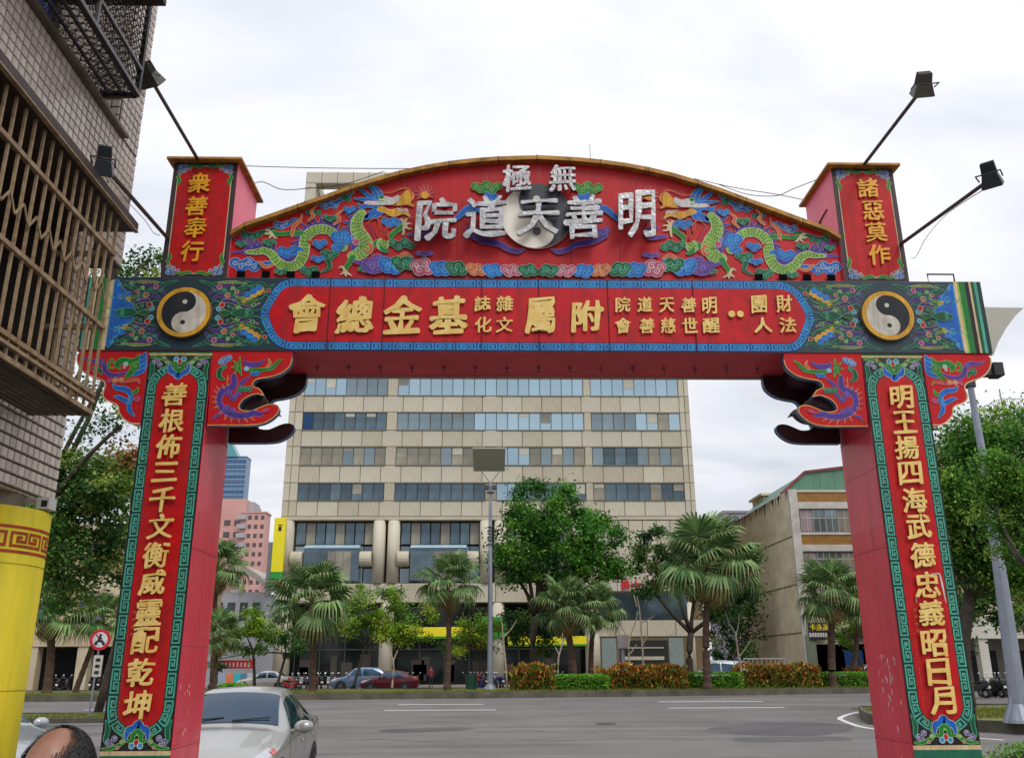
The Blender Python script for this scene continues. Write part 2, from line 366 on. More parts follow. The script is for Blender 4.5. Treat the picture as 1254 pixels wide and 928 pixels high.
# ---- pillars ------------------------------------------------------
def arch_panel(u0, u1, z0, z1, r, n=7, cut=.0):
    """octagonal-rounded panel outline"""
    pts = []
    for (cx_, cz_, a0) in ((u1-r, z1-r, 0), (u0+r, z1-r, 90), (u0+r, z0+r, 180), (u1-r, z0+r, 270)):
        for k in range(n): a = R(a0+90*k/(n-1)); pts.append((cx_+r*math.cos(a), cz_+r*math.sin(a)))
    return pts
def scroll_end(A, u0, u1, zc, d, o=.0055):
    """scrollwork filling one end of a pillar panel; d=+1 top end, -1 bottom end; zc the outer edge"""
    um = (u0+u1)/2; hw = (u1-u0)/2; oc = C['out']
    P = lambda a, b: (um+a*hw, zc-d*b)
    for s_ in (-1, 1):
        A.fig([('r', [P(s_*.94, .29), P(s_*.86, .20), P(s_*.88, .10), P(s_*.72, .05)], [.008, .045, .04, .012], C['dgreen'])], C['mint'], o)
        A.fig([('d', P(s_*.64, .115), .026, C['purple']), ('d', P(s_*.80, .075), .03, C['purple']), ('d', P(s_*.70, .05), .02, C['lilac'])], oc, o*.8)
        A.spiral(P(s_*.64, .115), .018, oc, .006, 1.2); A.spiral(P(s_*.8, .075), .02, oc, .006, 1.2, 2)
        A.fig([('r', [P(s_*.95, .02), P(s_*.7, .022), P(s_*.5, .05), P(s_*.34, .10), P(s_*.44, .15)], [.01, .03, .035, .03, .01], C['green'])], C['lime'], o)
        A.fig([('d', P(s_*.42, .085), .017, C['lime']), ('d', P(s_*.52, .028), .014, C['orange'])], oc, o*.7)
        A.spiral(P(s_*.38, .15), .022, C['mint'], .007, 1.3, 1, s_)
    A.fig([('r', [P(-.32, .09), P(-.27, .19), P(-.1, .215), P(0, .25), P(.1, .215), P(.27, .19), P(.32, .09)], [.015, .06, .07, .085, .07, .06, .015], C['blue'])], oc, o)
    A.fig([('r', [P(-.3, .10), P(-.14, .09), P(-.1, .16), P(0, .185), P(.1, .16), P(.14, .09), P(.3, .10)], [.015, .035, .045, .04, .045, .035, .015], C['green'])], C['lime'], o)
    A.fig([('d', P(0, .075), .022, C['red'], .03)], oc, o)
    for s_ in (-1, 1): A.fig([('d', P(s_*.12, .045), .027, C['sky'])], oc, o); A.spiral(P(s_*.12, .045), .017, C['dblue'], .006, 1.2)
    A.disc(P(0, .15), .012, C['lime'])

def pillar(sd, text, tops, label):
    x0, x1 = (-XO, -XI) if sd < 0 else (XI, XO)
    mb = MB(); mb.box(x0, x1, GY, GY+TH, 0, ZB-.004); p = mb.build('pillar', PINK, G, bevel=.012, label=label)
    # recolour: front and back faces red
    p.data.materials.append(RED)
    for f in p.data.polygons:
        if abs(f.normal.y) > .9: f.material_index = 1
    zlo = at(165, 919, 1, GY).z; zhi = at(222, 437, 1, GY).z
    T = lambda q, h: (q[0], GY-.002-h, q[1])
    A = Art(T)
    A.poly([(x0+.006, zlo), (x1-.006, zlo), (x1-.006, ZB-.03), (x0+.006, ZB-.03)], C['dark'])
    for (a, b, c) in ((0, .045, C['cream']), (.045, .15, hx((30, 110, 84))), (.15, .19, C['cream']), (.19, .33, C['dark']), (.33, .37, C['cream']), (.37, .6, C['dgreen'])):
        A.poly([(x0+.006, zlo-b), (x1-.006, zlo-b), (x1-.006, zlo-a), (x0+.006, zlo-a)], c)
    A.poly([(x0, ZB-.055), (x1, ZB-.055), (x1, ZB-.006), (x0, ZB-.006)], hx((214, 190, 128)))
    A.poly([(x0, ZB-.03), (x1, ZB-.03), (x1, ZB-.006), (x0, ZB-.006)], C['dgreen'])
    za, zb_ = zlo+.14, ZB-.055-.13
    A.poly(arch_panel(x0+.018, x1-.018, za-.03, zb_+.03, .30), C['dteal'])
    ip = arch_panel(x0+.13, x1-.13, za+.08, zb_-.08, .19)
    mid = arch_panel(x0+.074, x1-.074, za+.025, zb_-.025, .245)
    A.fret(mid, .046, .139, C['teal'], .0155, closed=True)
    A.poly(ip, C['red']); A.ribbon(ip, .006, C['dteal'], sm=0, closed=True)
    # painted scroll ends
    A2 = Art(lambda q, h: (q[0], GY-.034-h, q[1]), .00012)
    A2 = A
    for (zc, d) in ((ZB-.058, 1), (zlo+.004, -1)):
        pts = [(x0+.01, zc), (x0+.01, zc-d*.10), (x0+.12, zc-d*.12), ((x0+x1)/2-.2, zc-d*.09), ((x0+x1)/2-.11, zc-d*.18), ((x0+x1)/2+.11, zc-d*.18), ((x0+x1)/2+.2, zc-d*.09), (x1-.12, zc-d*.12), (x1-.01, zc-d*.10), (x1-.01, zc)]
        A.poly(pts, C['dark'] if d < 0 else hx((30, 60, 48)))
        scroll_end(A, x0+.01, x1-.01, zc, d)
    if sd > 0:   # torn tape mark round one character
        A.ribbon([gx(1139, 703), gx(1149, 702), gx(1151, 706)], [.006, .016, .012], C['white']); A.ribbon([gx(1151, 705), gx(1154, 718), gx(1158, 738)], [.018, .02, .006], C['white']); A.ribbon([gx(1121, 728), gx(1122, 738)], [.014, .006], C['white'])
    A.build('painted_border', ART, p)
    # small signature line of gold writing down the left of the lower panel
    sg = MB(); rd = random.Random(5)
    for k in range(26):
        zz = 2.05-k*.036
        for j in range(3): sg.box(x0+.155+rd.uniform(0, .006), x0+.163+rd.uniform(0, .008), GY-.05, GY-.046, zz+j*.008, zz+j*.008+.004)
    for k in range(4):
        zz = 2.3-k*.075
        for j in range(3): sg.box(x0+.19+j*.012, x0+.198+j*.012, GY-.05, GY-.046, zz, zz+.03)
    sg.build('signature_line', mat('faint_gold_paint', (176, 84, 44), .5), p, kind='stuff')
    for ch, (px, py) in zip(text, tops):
        X, Z = gx(px, py)
        char(ch, X, Z, .285, .285 if ch not in '三' else .235, GY-.035, .008, GOLD, p, bold=.022)
    # chipped paint on the inner side
    cm = MB(); rd = random.Random(3 if sd > 0 else 9); xs = x1+.002 if sd < 0 else x0-.002
    for (yy, zz, s_) in [(10.35+rd.gauss(0, .12), (1.9 if sd > 0 else 1.6)-abs(rd.gauss(0, .5)), rd.uniform(.008, .03)) for _ in range(34 if sd > 0 else 8)]:
        n = 7; pts = [(yy+s_*.6*math.cos(k*6.28/n)*rd.uniform(.6, 1.2), zz+s_*rd.uniform(.8, 1.8)*math.sin(k*6.28/n)) for k in range(n)]
        cm.prism(pts, xs-.001, xs+.001, axis=0)
    cm.build('paint_chips', mat('bare_primer', (226, 178, 180), .6), p, kind='stuff')
    # horizontal sheet seam
    sm = MB(); sm.box(x0-.004, x1+.004, GY+.01, GY+TH-.01, 1.98, 1.986) if sd < 0 else sm.box(x0-.004, x1+.004, GY+.01, GY+TH-.01, 3.9, 3.906)
    sm.build('sheet_seam', mat('seam_pink', (214, 96, 110), .5), p)
    for zz in (.95, 3.0, 4.35):   # lapped sheet joints with rivets on the inner side
        r_ = MB(); xi_ = x1+.002 if sd < 0 else x0-.002; r_.box(xi_-.002, xi_+.002, GY+.01, GY+TH-.01, zz, zz+.005)
        for q in range(7): r_.ball((xi_, GY+.08+q*.13, zz+.03), (.004, .007, .007), 6, 4)
        r_.build('riveted_joint', mat('joint_red', (150, 24, 40), .6), p)
    # plinth
    pl = MB(); pl.box(x0-.05, x1+.05, GY-.06, GY+TH+.05, 0, .22); pl.build('plinth', mat('grey_granite', (120, 118, 116), .6, bump=.1), p, bevel=.015)
    return p
PLL = [(215, 484), (211.7, 516), (208, 547.5), (203.5, 578.5), (200, 612), (198, 645), (192.5, 680), (188, 713), (183.5, 750), (179.5, 784), (174, 823), (170, 862)]
PLR = [(1102.5, 487), (1105.5, 518), (1108.5, 549), (1113, 580), (1118, 613), (1123, 645), (1128, 680), (1133, 716), (1138, 750), (1142, 787), (1147, 822), (1152, 857)]
pillar(-1, '善根佈三千文衡威靈配乾坤', PLL, 'left pillar with gold couplet and teal key border')
pillar(1, '明王揚四海武德忠義昭日月', PLR, 'right pillar with gold couplet and teal key border')

# ---- beam ---------------------------------------------------------
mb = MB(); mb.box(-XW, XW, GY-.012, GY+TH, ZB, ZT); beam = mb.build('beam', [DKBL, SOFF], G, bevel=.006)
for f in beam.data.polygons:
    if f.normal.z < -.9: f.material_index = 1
lip = MB(); lip.box(-XI, XI, GY+TH, GY+TH+.03, ZB-.025, ZB+.05); lip.build('soffit_lip', mat('cream_edge', (186, 176, 160), .5), beam)
FY = GY-.014
A = Art(lambda q, h: (q[0], FY-h, q[1]))
# cartouche
mirx = lambda p: Vector((-p[0], p[1]))
Lp = [gx(314.8, 384.5), gx(342, 341.6), gx(655, 343), gx(655, 431), gx(341, 428.8)]
xl, xt = Lp[0][0], Lp[1][0]; zm = (ZB+ZT)/2
zt_, zb2 = ZT-.012, ZB+.012
outp = [(xl, zm), (xt+.02, zt_), (-xt-.02, zt_), (-xl, zm), (-xt-.02, zb2), (xt+.02, zb2)]
inr = [(xl+.125, zm), (xt+.065, zt_-.105), (-xt-.065, zt_-.105), (-xl-.125, zm), (-xt-.065, zb2+.105), (xt+.065, zb2+.105)]
def rnd(poly, k=.22):
    out = []
    n = len(poly)
    for i in range(n):
        a, b, c = (Vector(poly[i-1]), Vector(poly[i]), Vector(poly[(i+1) % n])); d1 = (a-b); d2 = (c-b); r1 = min(k, d1.length*.3); 
        p1 = b+d1.normalized()*r1; p2 = b+d2.normalized()*r1
        for t in range(7): t /= 6; out.append(p1*(1-t)**2+b*2*t*(1-t)+p2*t*t)
    return out
A.poly(rnd(outp), C['fdblue']); 
midp = rnd([tuple((Vector(a)+Vector(b))/2) for a, b in zip(outp, inr)], .2)
A.fret(midp, .041, .125, C['fblue'], .0145, closed=True)
A.poly(rnd(inr, .16), hx((204, 8, 24)))
# end clouds and stripes
for s_ in (-1, 1):
    X = s_*XW
    for (a, b, c) in ((0, .05, C['dteal']), (.05, .085, C['teal']), (.085, .125, C['dgreen']), (.125, .15, C['cream']), (.15, .2, C['dark']), (.2, .275, C['green']), (.275, .3, C['lime']), (.3, .34, C['cream'])):
        A.poly([(X-s_*a, ZB+.004), (X-s_*b, ZB+.004), (X-s_*b, ZT-.004), (X-s_*a, ZT-.004)], c)
    q = lambda d, z: (X-s_*d, z)
    bank = [q(.35, ZT-.10), q(.36, ZT-.05), q(.40, ZT-.06), q(.42, ZT-.12), q(.50, ZT-.2), q(.50, ZT-.3), q(.60, ZT-.36), q(.63, zm), q(.60, ZB+.36), q(.50, ZB+.3), q(.47, ZB+.2), q(.42, ZB+.16), q(.40, ZB+.06), q(.36, ZB+.05), q(.35, ZB+.10), q(.352, zm)]
    A.fig([('p', bank, C['blue'])], C['sky'], .008)
    for (d, z, r) in ((.44, ZT-.25, .05), (.44, ZB+.27, .05), (.5, zm+.02, .045), (.40, ZT-.1, .03), (.4, ZB+.1, .03)): A.spiral(q(d, z), r, C['sky'], .012, 1.2, 1, s_)
# scroll field round each taiji, mirrored in quadrants
def scrollfield(A):
    S = .00895
    if 1:
        if 1:
            sx_ = sz_ = 1
            t = lambda dx_, dy_: (dx_*S, -dy_*S)
            o = .0052; oc = C['out']
            def F(pts, wd, col, line=None): A.fig([('r', [t(*p) for p in pts], [x*S*.85 for x in wd], {'purple': hx((66, 50, 108)), 'lime': hx((110, 140, 56)), 'dgreen': hx((16, 82, 56)), 'green': hx((34, 110, 52))}[col])], C[line or 'mint'], o*.8)
            F([(15, -47), (30, -42), (40, -33), (50, -31)], [1, 5, 6, 1], 'dgreen')
            F([(44, -34), (60, -31), (72, -36), (84, -41)], [1, 5, 6, 1], 'dgreen')
            F([(84, -38), (98, -44), (106, -36), (114, -42)], [1, 4, 6, 1], 'dgreen')
            F([(30, -28), (38, -36), (50, -40), (60, -42)], [2, 8, 6, 1], 'purple', 'lilac')
            F([(34, -20), (44, -26), (56, -20), (66, -26), (76, -30)], [1, 6, 7, 5, 1], 'purple', 'lilac')
            F([(38, -44), (48, -45), (62, -45), (78, -43)], [1, 3, 4, 1], 'lime', 'cream')
            F([(54, -2), (46, -9), (52, -18), (66, -15), (80, -9), (98, -15)], [2, 5, 6, 6, 5, 1], 'purple', 'cream')
            F([(62, -6), (70, -13), (82, -17), (94, -19)], [1, 4, 6, 1], 'green', 'lime')
            F([(62, -27), (70, -22), (78, -25)], [1, 5, 2], 'lime')
            # gold comb with blue bosses
            comb = []
            n = 9
            for i in range(n+1):
                f = i/n; x = 72+f*30; y = -17-f*17
                comb.append(t(x+2.2, y+4.2 if i % 2 else y+1.8))
            comb += [t(100, -38), t(90, -30), t(80, -24), t(72, -20)]
            A.poly(comb, C['gold'])
            A.fig([('d', t(80, -27), 4.2*S, C['blue']), ('d', t(88, -32), 4.4*S, C['blue']), ('d', t(95, -37), 4*S, C['blue'])], C['sky'], o*.7)
            for p in ((80, -27), (88, -32), (95, -37)): A.spiral(t(*p), 2.6*S, C['sky'], .005, 1.1)
            for (p, r, c) in (((48, -12), 3.4, 'red'), ((54, -26), 3.6, 'orange'), ((42, -38), 3.2, 'pink'), ((108, -33), 2.6, 'red'), ((60, -36), 2.4, 'lime'), ((70, -8), 2.6, 'lime'), ((44, -6), 3, 'sky'), ((66, -31), 2.6, 'orange'), ((90, -12), 2.6, 'green')):
                A.fig([('d', t(*p), r*S, C[c])], oc, o*.8)
                A.spiral(t(*p), r*.6*S, C['dred'] if c in ('red', 'orange', 'pink') else C['dgreen'], .005, 1.1)
            for q in (((32, -12), (38, -18), (46, -16), (50, -22)), ((36, -6), (44, -10), (50, -4)), ((56, -31), (62, -34), (70, -32), (76, -36)), ((100, -28), (106, -26), (110, -20), (104, -14)), ((84, -8), (94, -4), (104, -8), (108, -3)), ((48, -24), (56, -26), (62, -22)), ((66, -43), (76, -46), (88, -44)), ((30, -40), (36, -44), (44, -41)), ((92, -24), (98, -20), (106, -30)), ((70, -15), (76, -20), (84, -14))):
                A.ribbon([t(*p) for p in q], [.004, .011, .011, .003], C['mint']); A.ribbon([t(*p) for p in q], [.002, .005, .005, .001], hx((24, 96, 60)))
            for p in ((64, -19), (50, -34), (74, -40), (36, -33), (86, -22), (58, -10)): A.spiral(t(*p), 3*S, C['mint'], .006, 1.4, sx_*2, sx_*sz_)
def scrollcore(A):
    S = .00895; t = lambda dx_, dy_: (dx_*S, -dy_*S)
    A.fig([('p', [t(62, 0), t(72, -6), t(84, -5), t(90, 0), t(84, 5), t(72, 6)], C['dgreen'])], C['mint'], .005)
    A.fig([('p', [t(46, 0), t(53, -4), t(62, 0), t(53, 4)], C['dgreen'])], C['lime'], .004)
    for k in (-1, 1): A.spiral(t(82, 2.4*k), 3*S, C['mint'], .006, 1.4)
def taiji(A, c, r, fl, ring=True, dkc='dk', wc='taiw', depth=0):
    """fl=+1: dark half on the left (viewer), small dark eye low"""
    if ring: A.disc(c, r*1.22, C['gold'], 48); A.ribbon([(c[0]+r*1.22*math.cos(a*.131), c[1]+r*1.22*math.sin(a*.131)) for a in range(48)], .008, C['dk'], sm=0, closed=True)
    n = 40
    A.disc(c, r, C[wc], 48)
    pts = []
    # dark half: left semicircle, bulging with top small circle, minus bottom small circle
    for k in range(n+1): a = math.pi/2+math.pi*k/n; pts.append((c[0]+fl*r*math.cos(a), c[1]+r*math.sin(a)))
    for k in range(1, n//2+1): a = -math.pi/2-math.pi*k/(n//2); pts.append((c[0]+fl*r/2*math.cos(a), c[1]-r/2+r/2*math.sin(a)))
    for k in range(1, n//2): a = -math.pi/2+math.pi*k/(n//2); pts.append((c[0]+fl*r/2*math.cos(a), c[1]+r/2+r/2*math.sin(a)))
    A.poly(pts, C[dkc]); A.disc((c[0], c[1]+r/2), r*.11, C[wc], 20); A.disc((c[0], c[1]-r/2), r*.11, C[dkc], 20)
tc1 = gx(226.6, 383.6); tc2 = gx(1084.9, 388.5); cxT = (tc2[0]-tc1[0])/2; zT_ = (tc1[1]+tc2[1])/2
A.build('painted_front', ART, beam)
SC = Art(lambda q, h: (q[0], FY-.001-h, q[1]), mirrors=[(lambda p, a=a, b=b, c=c: (a*cxT+b*p[0], zT_+c*p[1])) for a in (-1, 1) for b in (-1, 1) for c in (-1, 1)])
scrollfield(SC); SC.build('painted_scrollwork', ART, beam, kind='stuff')
SC = Art(lambda q, h: (q[0], FY-.012-h, q[1]), mirrors=[(lambda p, a=a, b=b: (a*cxT+b*p[0], zT_+p[1])) for a in (-1, 1) for b in (-1, 1)])
scrollcore(SC); SC.build('painted_scroll_hearts', ART, beam, kind='stuff')
for s_ in (-1, 1):
    B = Art(lambda q, h: (q[0], FY-.012-.03-h, q[1])); taiji(B, (s_*cxT, zT_), .262, 1 if s_ < 0 else -1)
    # rim gives the disc its thickness
    rim = MB(); nn = 48; rr = .262*1.22
    rim.add([(s_*cxT+rr*math.cos(6.2832*k/nn), y_, zT_+rr*math.sin(6.2832*k/nn)) for y_ in (FY-.0415, FY-.0) for k in range(nn)], [(k, (k+1) % nn, nn+(k+1) % nn, nn+k) for k in range(nn)])
    d = B.build('taiji_disc', ART, beam, label='taiji disc in gold ring at the %s end of the beam' % ('left' if s_ < 0 else 'right')); rim.build('rim', GOLDP, d)
BT = [('會', 376.4, 385.6, 48, 50), ('總', 435, 387, 50, 48), ('金', 493.5, 387, 50, 50), ('基', 549.5, 387, 50, 50), ('誌', 591, 373.4, 21, 20), ('雜', 618, 373.4, 22, 20), ('化', 592, 399, 22, 20), ('文', 617.5, 399, 22, 20),
      ('屬', 661, 387.4, 40, 48), ('附', 719, 389, 44, 42), ('院', 762, 374.5, 20, 20), ('道', 788.7, 374.5, 20, 20), ('天', 815.7, 375, 20, 20), ('善', 842.4, 375, 20, 20), ('明', 868, 375.5, 20, 22),
      ('會', 762.5, 400.3, 21, 20), ('善', 791.5, 400.3, 20, 20), ('慈', 817.5, 400, 20, 20), ('世', 844, 400, 20, 20), ('醒', 870, 400, 22, 20), ('團', 928.5, 374, 22, 24), ('財', 959, 373.5, 22, 23), ('人', 933, 399.5, 24, 20), ('法', 963.5, 399.5, 22, 20)]
for ch, px, py, w_, h_ in BT:
    X, Z = gx(px, py); char(ch, X, Z, w_*.0092, h_*.0101, FY-.02, .009, GOLD, beam, bold=.027 if w_ > 30 else .02)
for px in (895, 905.5):
    X, Z = gx(px, 386); d = MB(); d.tube([(X, FY-.032, Z), (X, FY-.01, Z)], .042, 14); d.build('colon_dot', GOLD, beam)
# soffit hooks
hk = MB(); hk.tube([(0, 0, 0), (0, 0, -.07), (.012, 0, -.085), (0, 0, -.1)], .006, 5); hk.bar((-.03, 0, -.03), (.03, 0, -.03), .01, .01); hk0 = hk.build('soffit_hook', IRON, beam, local=True); hk0.location = (-3.5, .5, ZB)
for k in range(1, 19): copy_of(hk0, beam, (-3.5+k*.39, .5+(k % 3-1)*.01, ZB))
# handle on the beam top (right)
a = gx(1137, 345, 10.3); b = gx(1169, 345, 10.3); t_ = MB(); zt2 = at(1150, 336, 1, 10.3).z
t_.tube([(a[0], 10.3, ZT), (a[0], 10.3, zt2), (b[0], 10.3, zt2), (b[0], 10.3, ZT)], .012, 6); t_.build('top_handle', IRON, beam)

# ---- turrets ------------------------------------------------------
ZC0, ZC1 = at(248, 200, 1, GY).z, 7.833
TX0, TX1 = 4.44, 3.72     # outer and inner x of the turret
TX0 = -gx(197, 334)[0]; TX1 = -gx(278.5, 334)[0]
def turret(sd, text, pos, label):
    x0, x1 = sorted((sd*TX0, sd*TX1))
    mb = MB(); mb.box(x0, x1, GY-.006, GY+TH, ZT+.002, ZC0); o = mb.build('turret', [PINK2, mat('dark_trim', (60, 34, 40), .6)], G, label=label)
    for f in o.data.polygons:
        if f.normal.y < -.9: f.material_index = 1
    cap = MB(); cap.box(x0-.07, x1+.07, GY-.1, GY+TH+.07, ZC0, ZC1); cap.build('coping', GOLDP, o, bevel=.008)
    A = Art(lambda q, h: (q[0], GY-.008-h, q[1]))
    a0, a1, z0, z1 = x0+.045, x1-.045, ZT+.02, ZC0-.015
    A.poly([(a0, z0), (a1, z0), (a1, z1), (a0, z1)], C['navy'])
    r = .24; pn = arch_panel(a0+.02, a1-.02, z0+.03, z1-.03, r)
    A.poly(pn, C['red']); A.ribbon(pn, .012, C['cream'], sm=0, closed=True)
    for cx_, dx_ in ((a0, 1), (a1, -1)):
        for cz_, dz_ in ((z0, 1), (z1, -1)):
            P = lambda a, b: (cx_+dx_*a, cz_+dz_*b)
            A.fig([('d', P(.05, .05), .035, C['blue']), ('d', P(.11, .04), .03, C['purple']), ('d', P(.04, .12), .028, C['purple']), ('d', P(.10, .10), .022, C['blue']), ('d', P(.16, .07), .02, C['lilac'])], C['out'], .005)
            for q in ((.05, .05), (.11, .04), (.04, .12), (.1, .1)): A.spiral(P(*q), .018, C['out'], .006, 1.2, 1, dx_)
            A.fig([('r', [P(.03, .30), P(.045, .24), P(.02, .19), P(.045, .15)], [.012, .035, .03, .01], C['green'])], C['lime'], .006)
            A.fig([('r', [P(.32, .04), P(.26, .045), P(.2, .022), P(.14, .05)], [.02, .03, .03, .01], C['green'])], C['lime'], .006)
    A.build('painted_panel', ART, o)
    for ch, (px, py) in zip(text, pos):
        X, Z = gx(px, py); char(ch, X, Z, .27, .28, GY-.025, .008, GOLD2, o, bold=.018)
    return o
tl = turret(-1, '衆善奉行', [(245, 225.5), (241.5, 253.5), (240, 280), (236, 309)], 'left turret with four gold characters')
tr = turret(1, '諸惡莫作', [(1061.7, 231.5), (1068, 259), (1071.5, 285.5), (1076, 313.5)], 'right turret with four gold characters')
# stray bracket arms on right turret side
sb = MB(); p0 = at(1003, 262, 0, TX1-.002); sb.bar((TX1-.01, 10.25, 7.35), (TX1-.01, 10.62, 7.3), .012, .012); sb.bar((TX1-.01, 10.5, 7.32), (TX1-.01, 10.62, 7.15), .012, .012); sb.bar((TX1-.01, 10.45, 7.16), (TX1-.01, 10.64, 7.13), .012, .012)
sb.build('bracket_stub', IRON, tr)

# ---- pediment -----------------------------------------------------
ped_px = [(270, 289.5), (300, 279.5), (330, 269.5), (365, 257), (400, 245), (430, 234), (460, 224.5), (490, 216), (520, 209.5), (550, 204.5), (580, 201), (610, 198.8), (655, 197.5)]
right_px = [(700, 199.5), (740, 202), (780, 208), (820, 216.5), (860, 227.5), (900, 240.5), (940, 254.5), (980, 269), (1035, 291)]
ped = [gx(*p) for p in ped_px]
xm = [(x, z) for x, z in ped]
top = [(x, z) for x, z in xm if x < 0]+[(0, max(z for _, z in xm)+.005)]+[(-x, z) for x, z in reversed(xm) if x < -.05]
top[0] = (-TX1+.002, top[0][1]); top[-1] = (TX1-.002, top[-1][1])
PY = GY+.045
mb = MB(); mb.prism([(-TX1+.002, ZT+.002)]+top+[(TX1-.002, ZT+.002)], PY, GY+.62); pedo = mb.build('pediment', REDP, G)
cp_ = MB(); tt = top
vs = []
for x, z in tt: vs += [(x, GY-.05, z), (x, GY+.72, z), (x, GY+.72, z+.055), (x, GY-.05, z+.055)]
fs = [(4*i+a, 4*i+b, 4*i+4+b, 4*i+4+a) for i in range(len(tt)-1) for a, b in ((0, 1), (1, 2), (2, 3), (3, 0))]+[(0, 1, 2, 3), tuple(4*(len(tt)-1)+k for k in (3, 2, 1, 0))]
cp_.add(vs, fs).build('coping', GOLDP, pedo)
cm = MB(); 
for x, z in tt[1:-1:2]: cm.box(x-.004, x+.004, GY-.053, GY+.5, z-.003, z+.058)
cm.build('coping_joints', IRON, pedo, kind='stuff')
PP = lambda p: Vector(gx(p[0], p[1], PY))
A = Art(lambda q, h: (q[0], PY-.004-h, q[1]), mirrors=(None, mirx))
class PxArt:
    """art given as survey points on the pediment, converted to metres"""
    s = .00965
    def fig(self, items, oc, ow=.75):
        out = []
        for it in items:
            k = it[0]
            if k == 'r': out.append(('r', [PP(p) for p in it[1]], [x*self.s for x in it[2]], C[it[3]]))
            elif k == 'd': out.append(('d', PP(it[1]), it[2]*self.s, C[it[3]])+((it[4]*self.s,) if len(it) > 4 else ()))
            else: out.append(('p', [PP(p) for p in it[1]], C[it[2]])+tuple(it[3:]))
        A.fig(out, C[oc], ow*self.s)
    def rib(self, pts, w, col): A.ribbon([PP(p) for p in pts], [x*self.s for x in w], C[col])
    def cloud(self, c, w, h, col, oc='out', n=4, seed=0, tail=None): A.cloud(PP(c), w*self.s, h*self.s, C[col], C[oc], .6*self.s, n, seed, C[oc], [PP(p) for p in tail] if tail else None)
    def sp(self, c, r, col, a=0, sg=1): A.spiral(PP(c), r*self.s, C[col], .9*self.s, 1.4, a, sg)
X = PxArt()
# background cloud scraps
X.cloud((308, 289), 34, 13, 'dgreen', 'mint', 3, 1, tail=[(318, 286), (332, 281), (342, 280)])
X.cloud((345, 276), 26, 12, 'blue', 'out', 3, 2, tail=[(352, 276), (360, 269), (367, 271)])
X.cloud((384, 261), 26, 9, 'dgreen', 'mint', 3, 3)
X.cloud((402, 250), 32, 14, 'blue', 'out', 4, 4, tail=[(412, 248), (424, 242), (434, 236)])
X.cloud((424, 243), 15, 10, 'dgreen', 'mint', 2, 5)
X.cloud((300, 324), 46, 20, 'blue', 'out', 4, 6, tail=[(312, 328), (325, 323), (335, 322)])
# tail fin flames
for (a, b) in (((305, 306), (284, 292)), ((305, 308), (294, 289)), ((308, 306), (303, 290)), ((303, 310), (281, 311)), ((311, 305), (313, 294))):
    X.fig([('r', [a, ((a[0]+b[0])/2+2, (a[1]+b[1])/2-2), b], [5.5, 3.5, .4], 'purple')], 'lilac', .5)
# body
bodyA = [(303, 309), (314, 309), (324, 307.5), (333, 312), (340, 321), (352, 327), (364, 324), (371, 314), (373, 302), (375, 291), (384, 283), (396, 281), (407, 285), (414, 294), (420, 303)]
wA = [4, 7, 9, 10, 11, 12, 13, 13, 13, 13, 13, 12, 11, 11, 12]
bodyB = [(443, 262), (437, 272), (438, 283), (445, 293), (448, 303), (441, 311), (432, 314)]
wB = [11, 14, 16, 17, 18, 17, 13]
def spikes(path, wd, side, ln, col='purple'):
    P = catmull([Vector(p) for p in path], 5); n = len(P); i = 0
    base = []
    for i in range(0, n-1, 2):
        d = (P[min(i+1, n-1)]-P[i]).normalized(); q = Vector((d.y, -d.x))*side
        w_ = wd[int(i/(n-1)*(len(wd)-1))]/2
        a = P[i]-d*3.6+q*(w_-2); b = P[i]+d*3.6+q*(w_-2); t = P[i]+q*(w_+ln)-d*1.6
        base.append([a, b, t])
    for t in base: A.ribbon([PP(p) for p in t], .009, C['out'], sm=0, closed=True)
    for t in base: A.poly([PP(p) for p in t], C[col])
    A.ribbon([PP(P[i]+Vector(((P[min(i+1, n-1)]-P[max(i-1, 0)]).normalized().y, -(P[min(i+1, n-1)]-P[max(i-1, 0)]).normalized().x))*side*(wd[int(i/(n-1)*(len(wd)-1))]/2)) for i in range(n)], 3.4*.00965, C[col], sm=0)
def scales(path, wd, step=3.1):
    A.k += 1; A.hold = True
    P = catmull([Vector(p) for p in path], 8); acc = 0; row = 0
    for i in range(1, len(P)):
        acc += (P[i]-P[i-1]).length
        if acc < step: continue
        acc = 0; row += 1; d = (P[i]-P[i-1]).normalized(); q = Vector((-d.y, d.x)); w_ = wd[int(i/(len(P)-1)*(len(wd)-1))]
        m = max(2, int(w_/3.2))
        for k in range(m):
            o_ = (k-(m-1)/2)*3.1+(1.5 if row % 2 else 0)
            if abs(o_) < w_/2-1: A.disc(PP(P[i]+q*o_), .0115, C['dgreen'], 5)
    A.hold = False
spikes(bodyA, wA, 1, 11); X.fig([('r', bodyA, wA, 'lime')], 'out', .7); scales(bodyA, wA)
X.cloud((352, 309), 30, 16, 'blue', 'sky', 3, 8, tail=[(360, 310), (366, 305), (372, 308)])
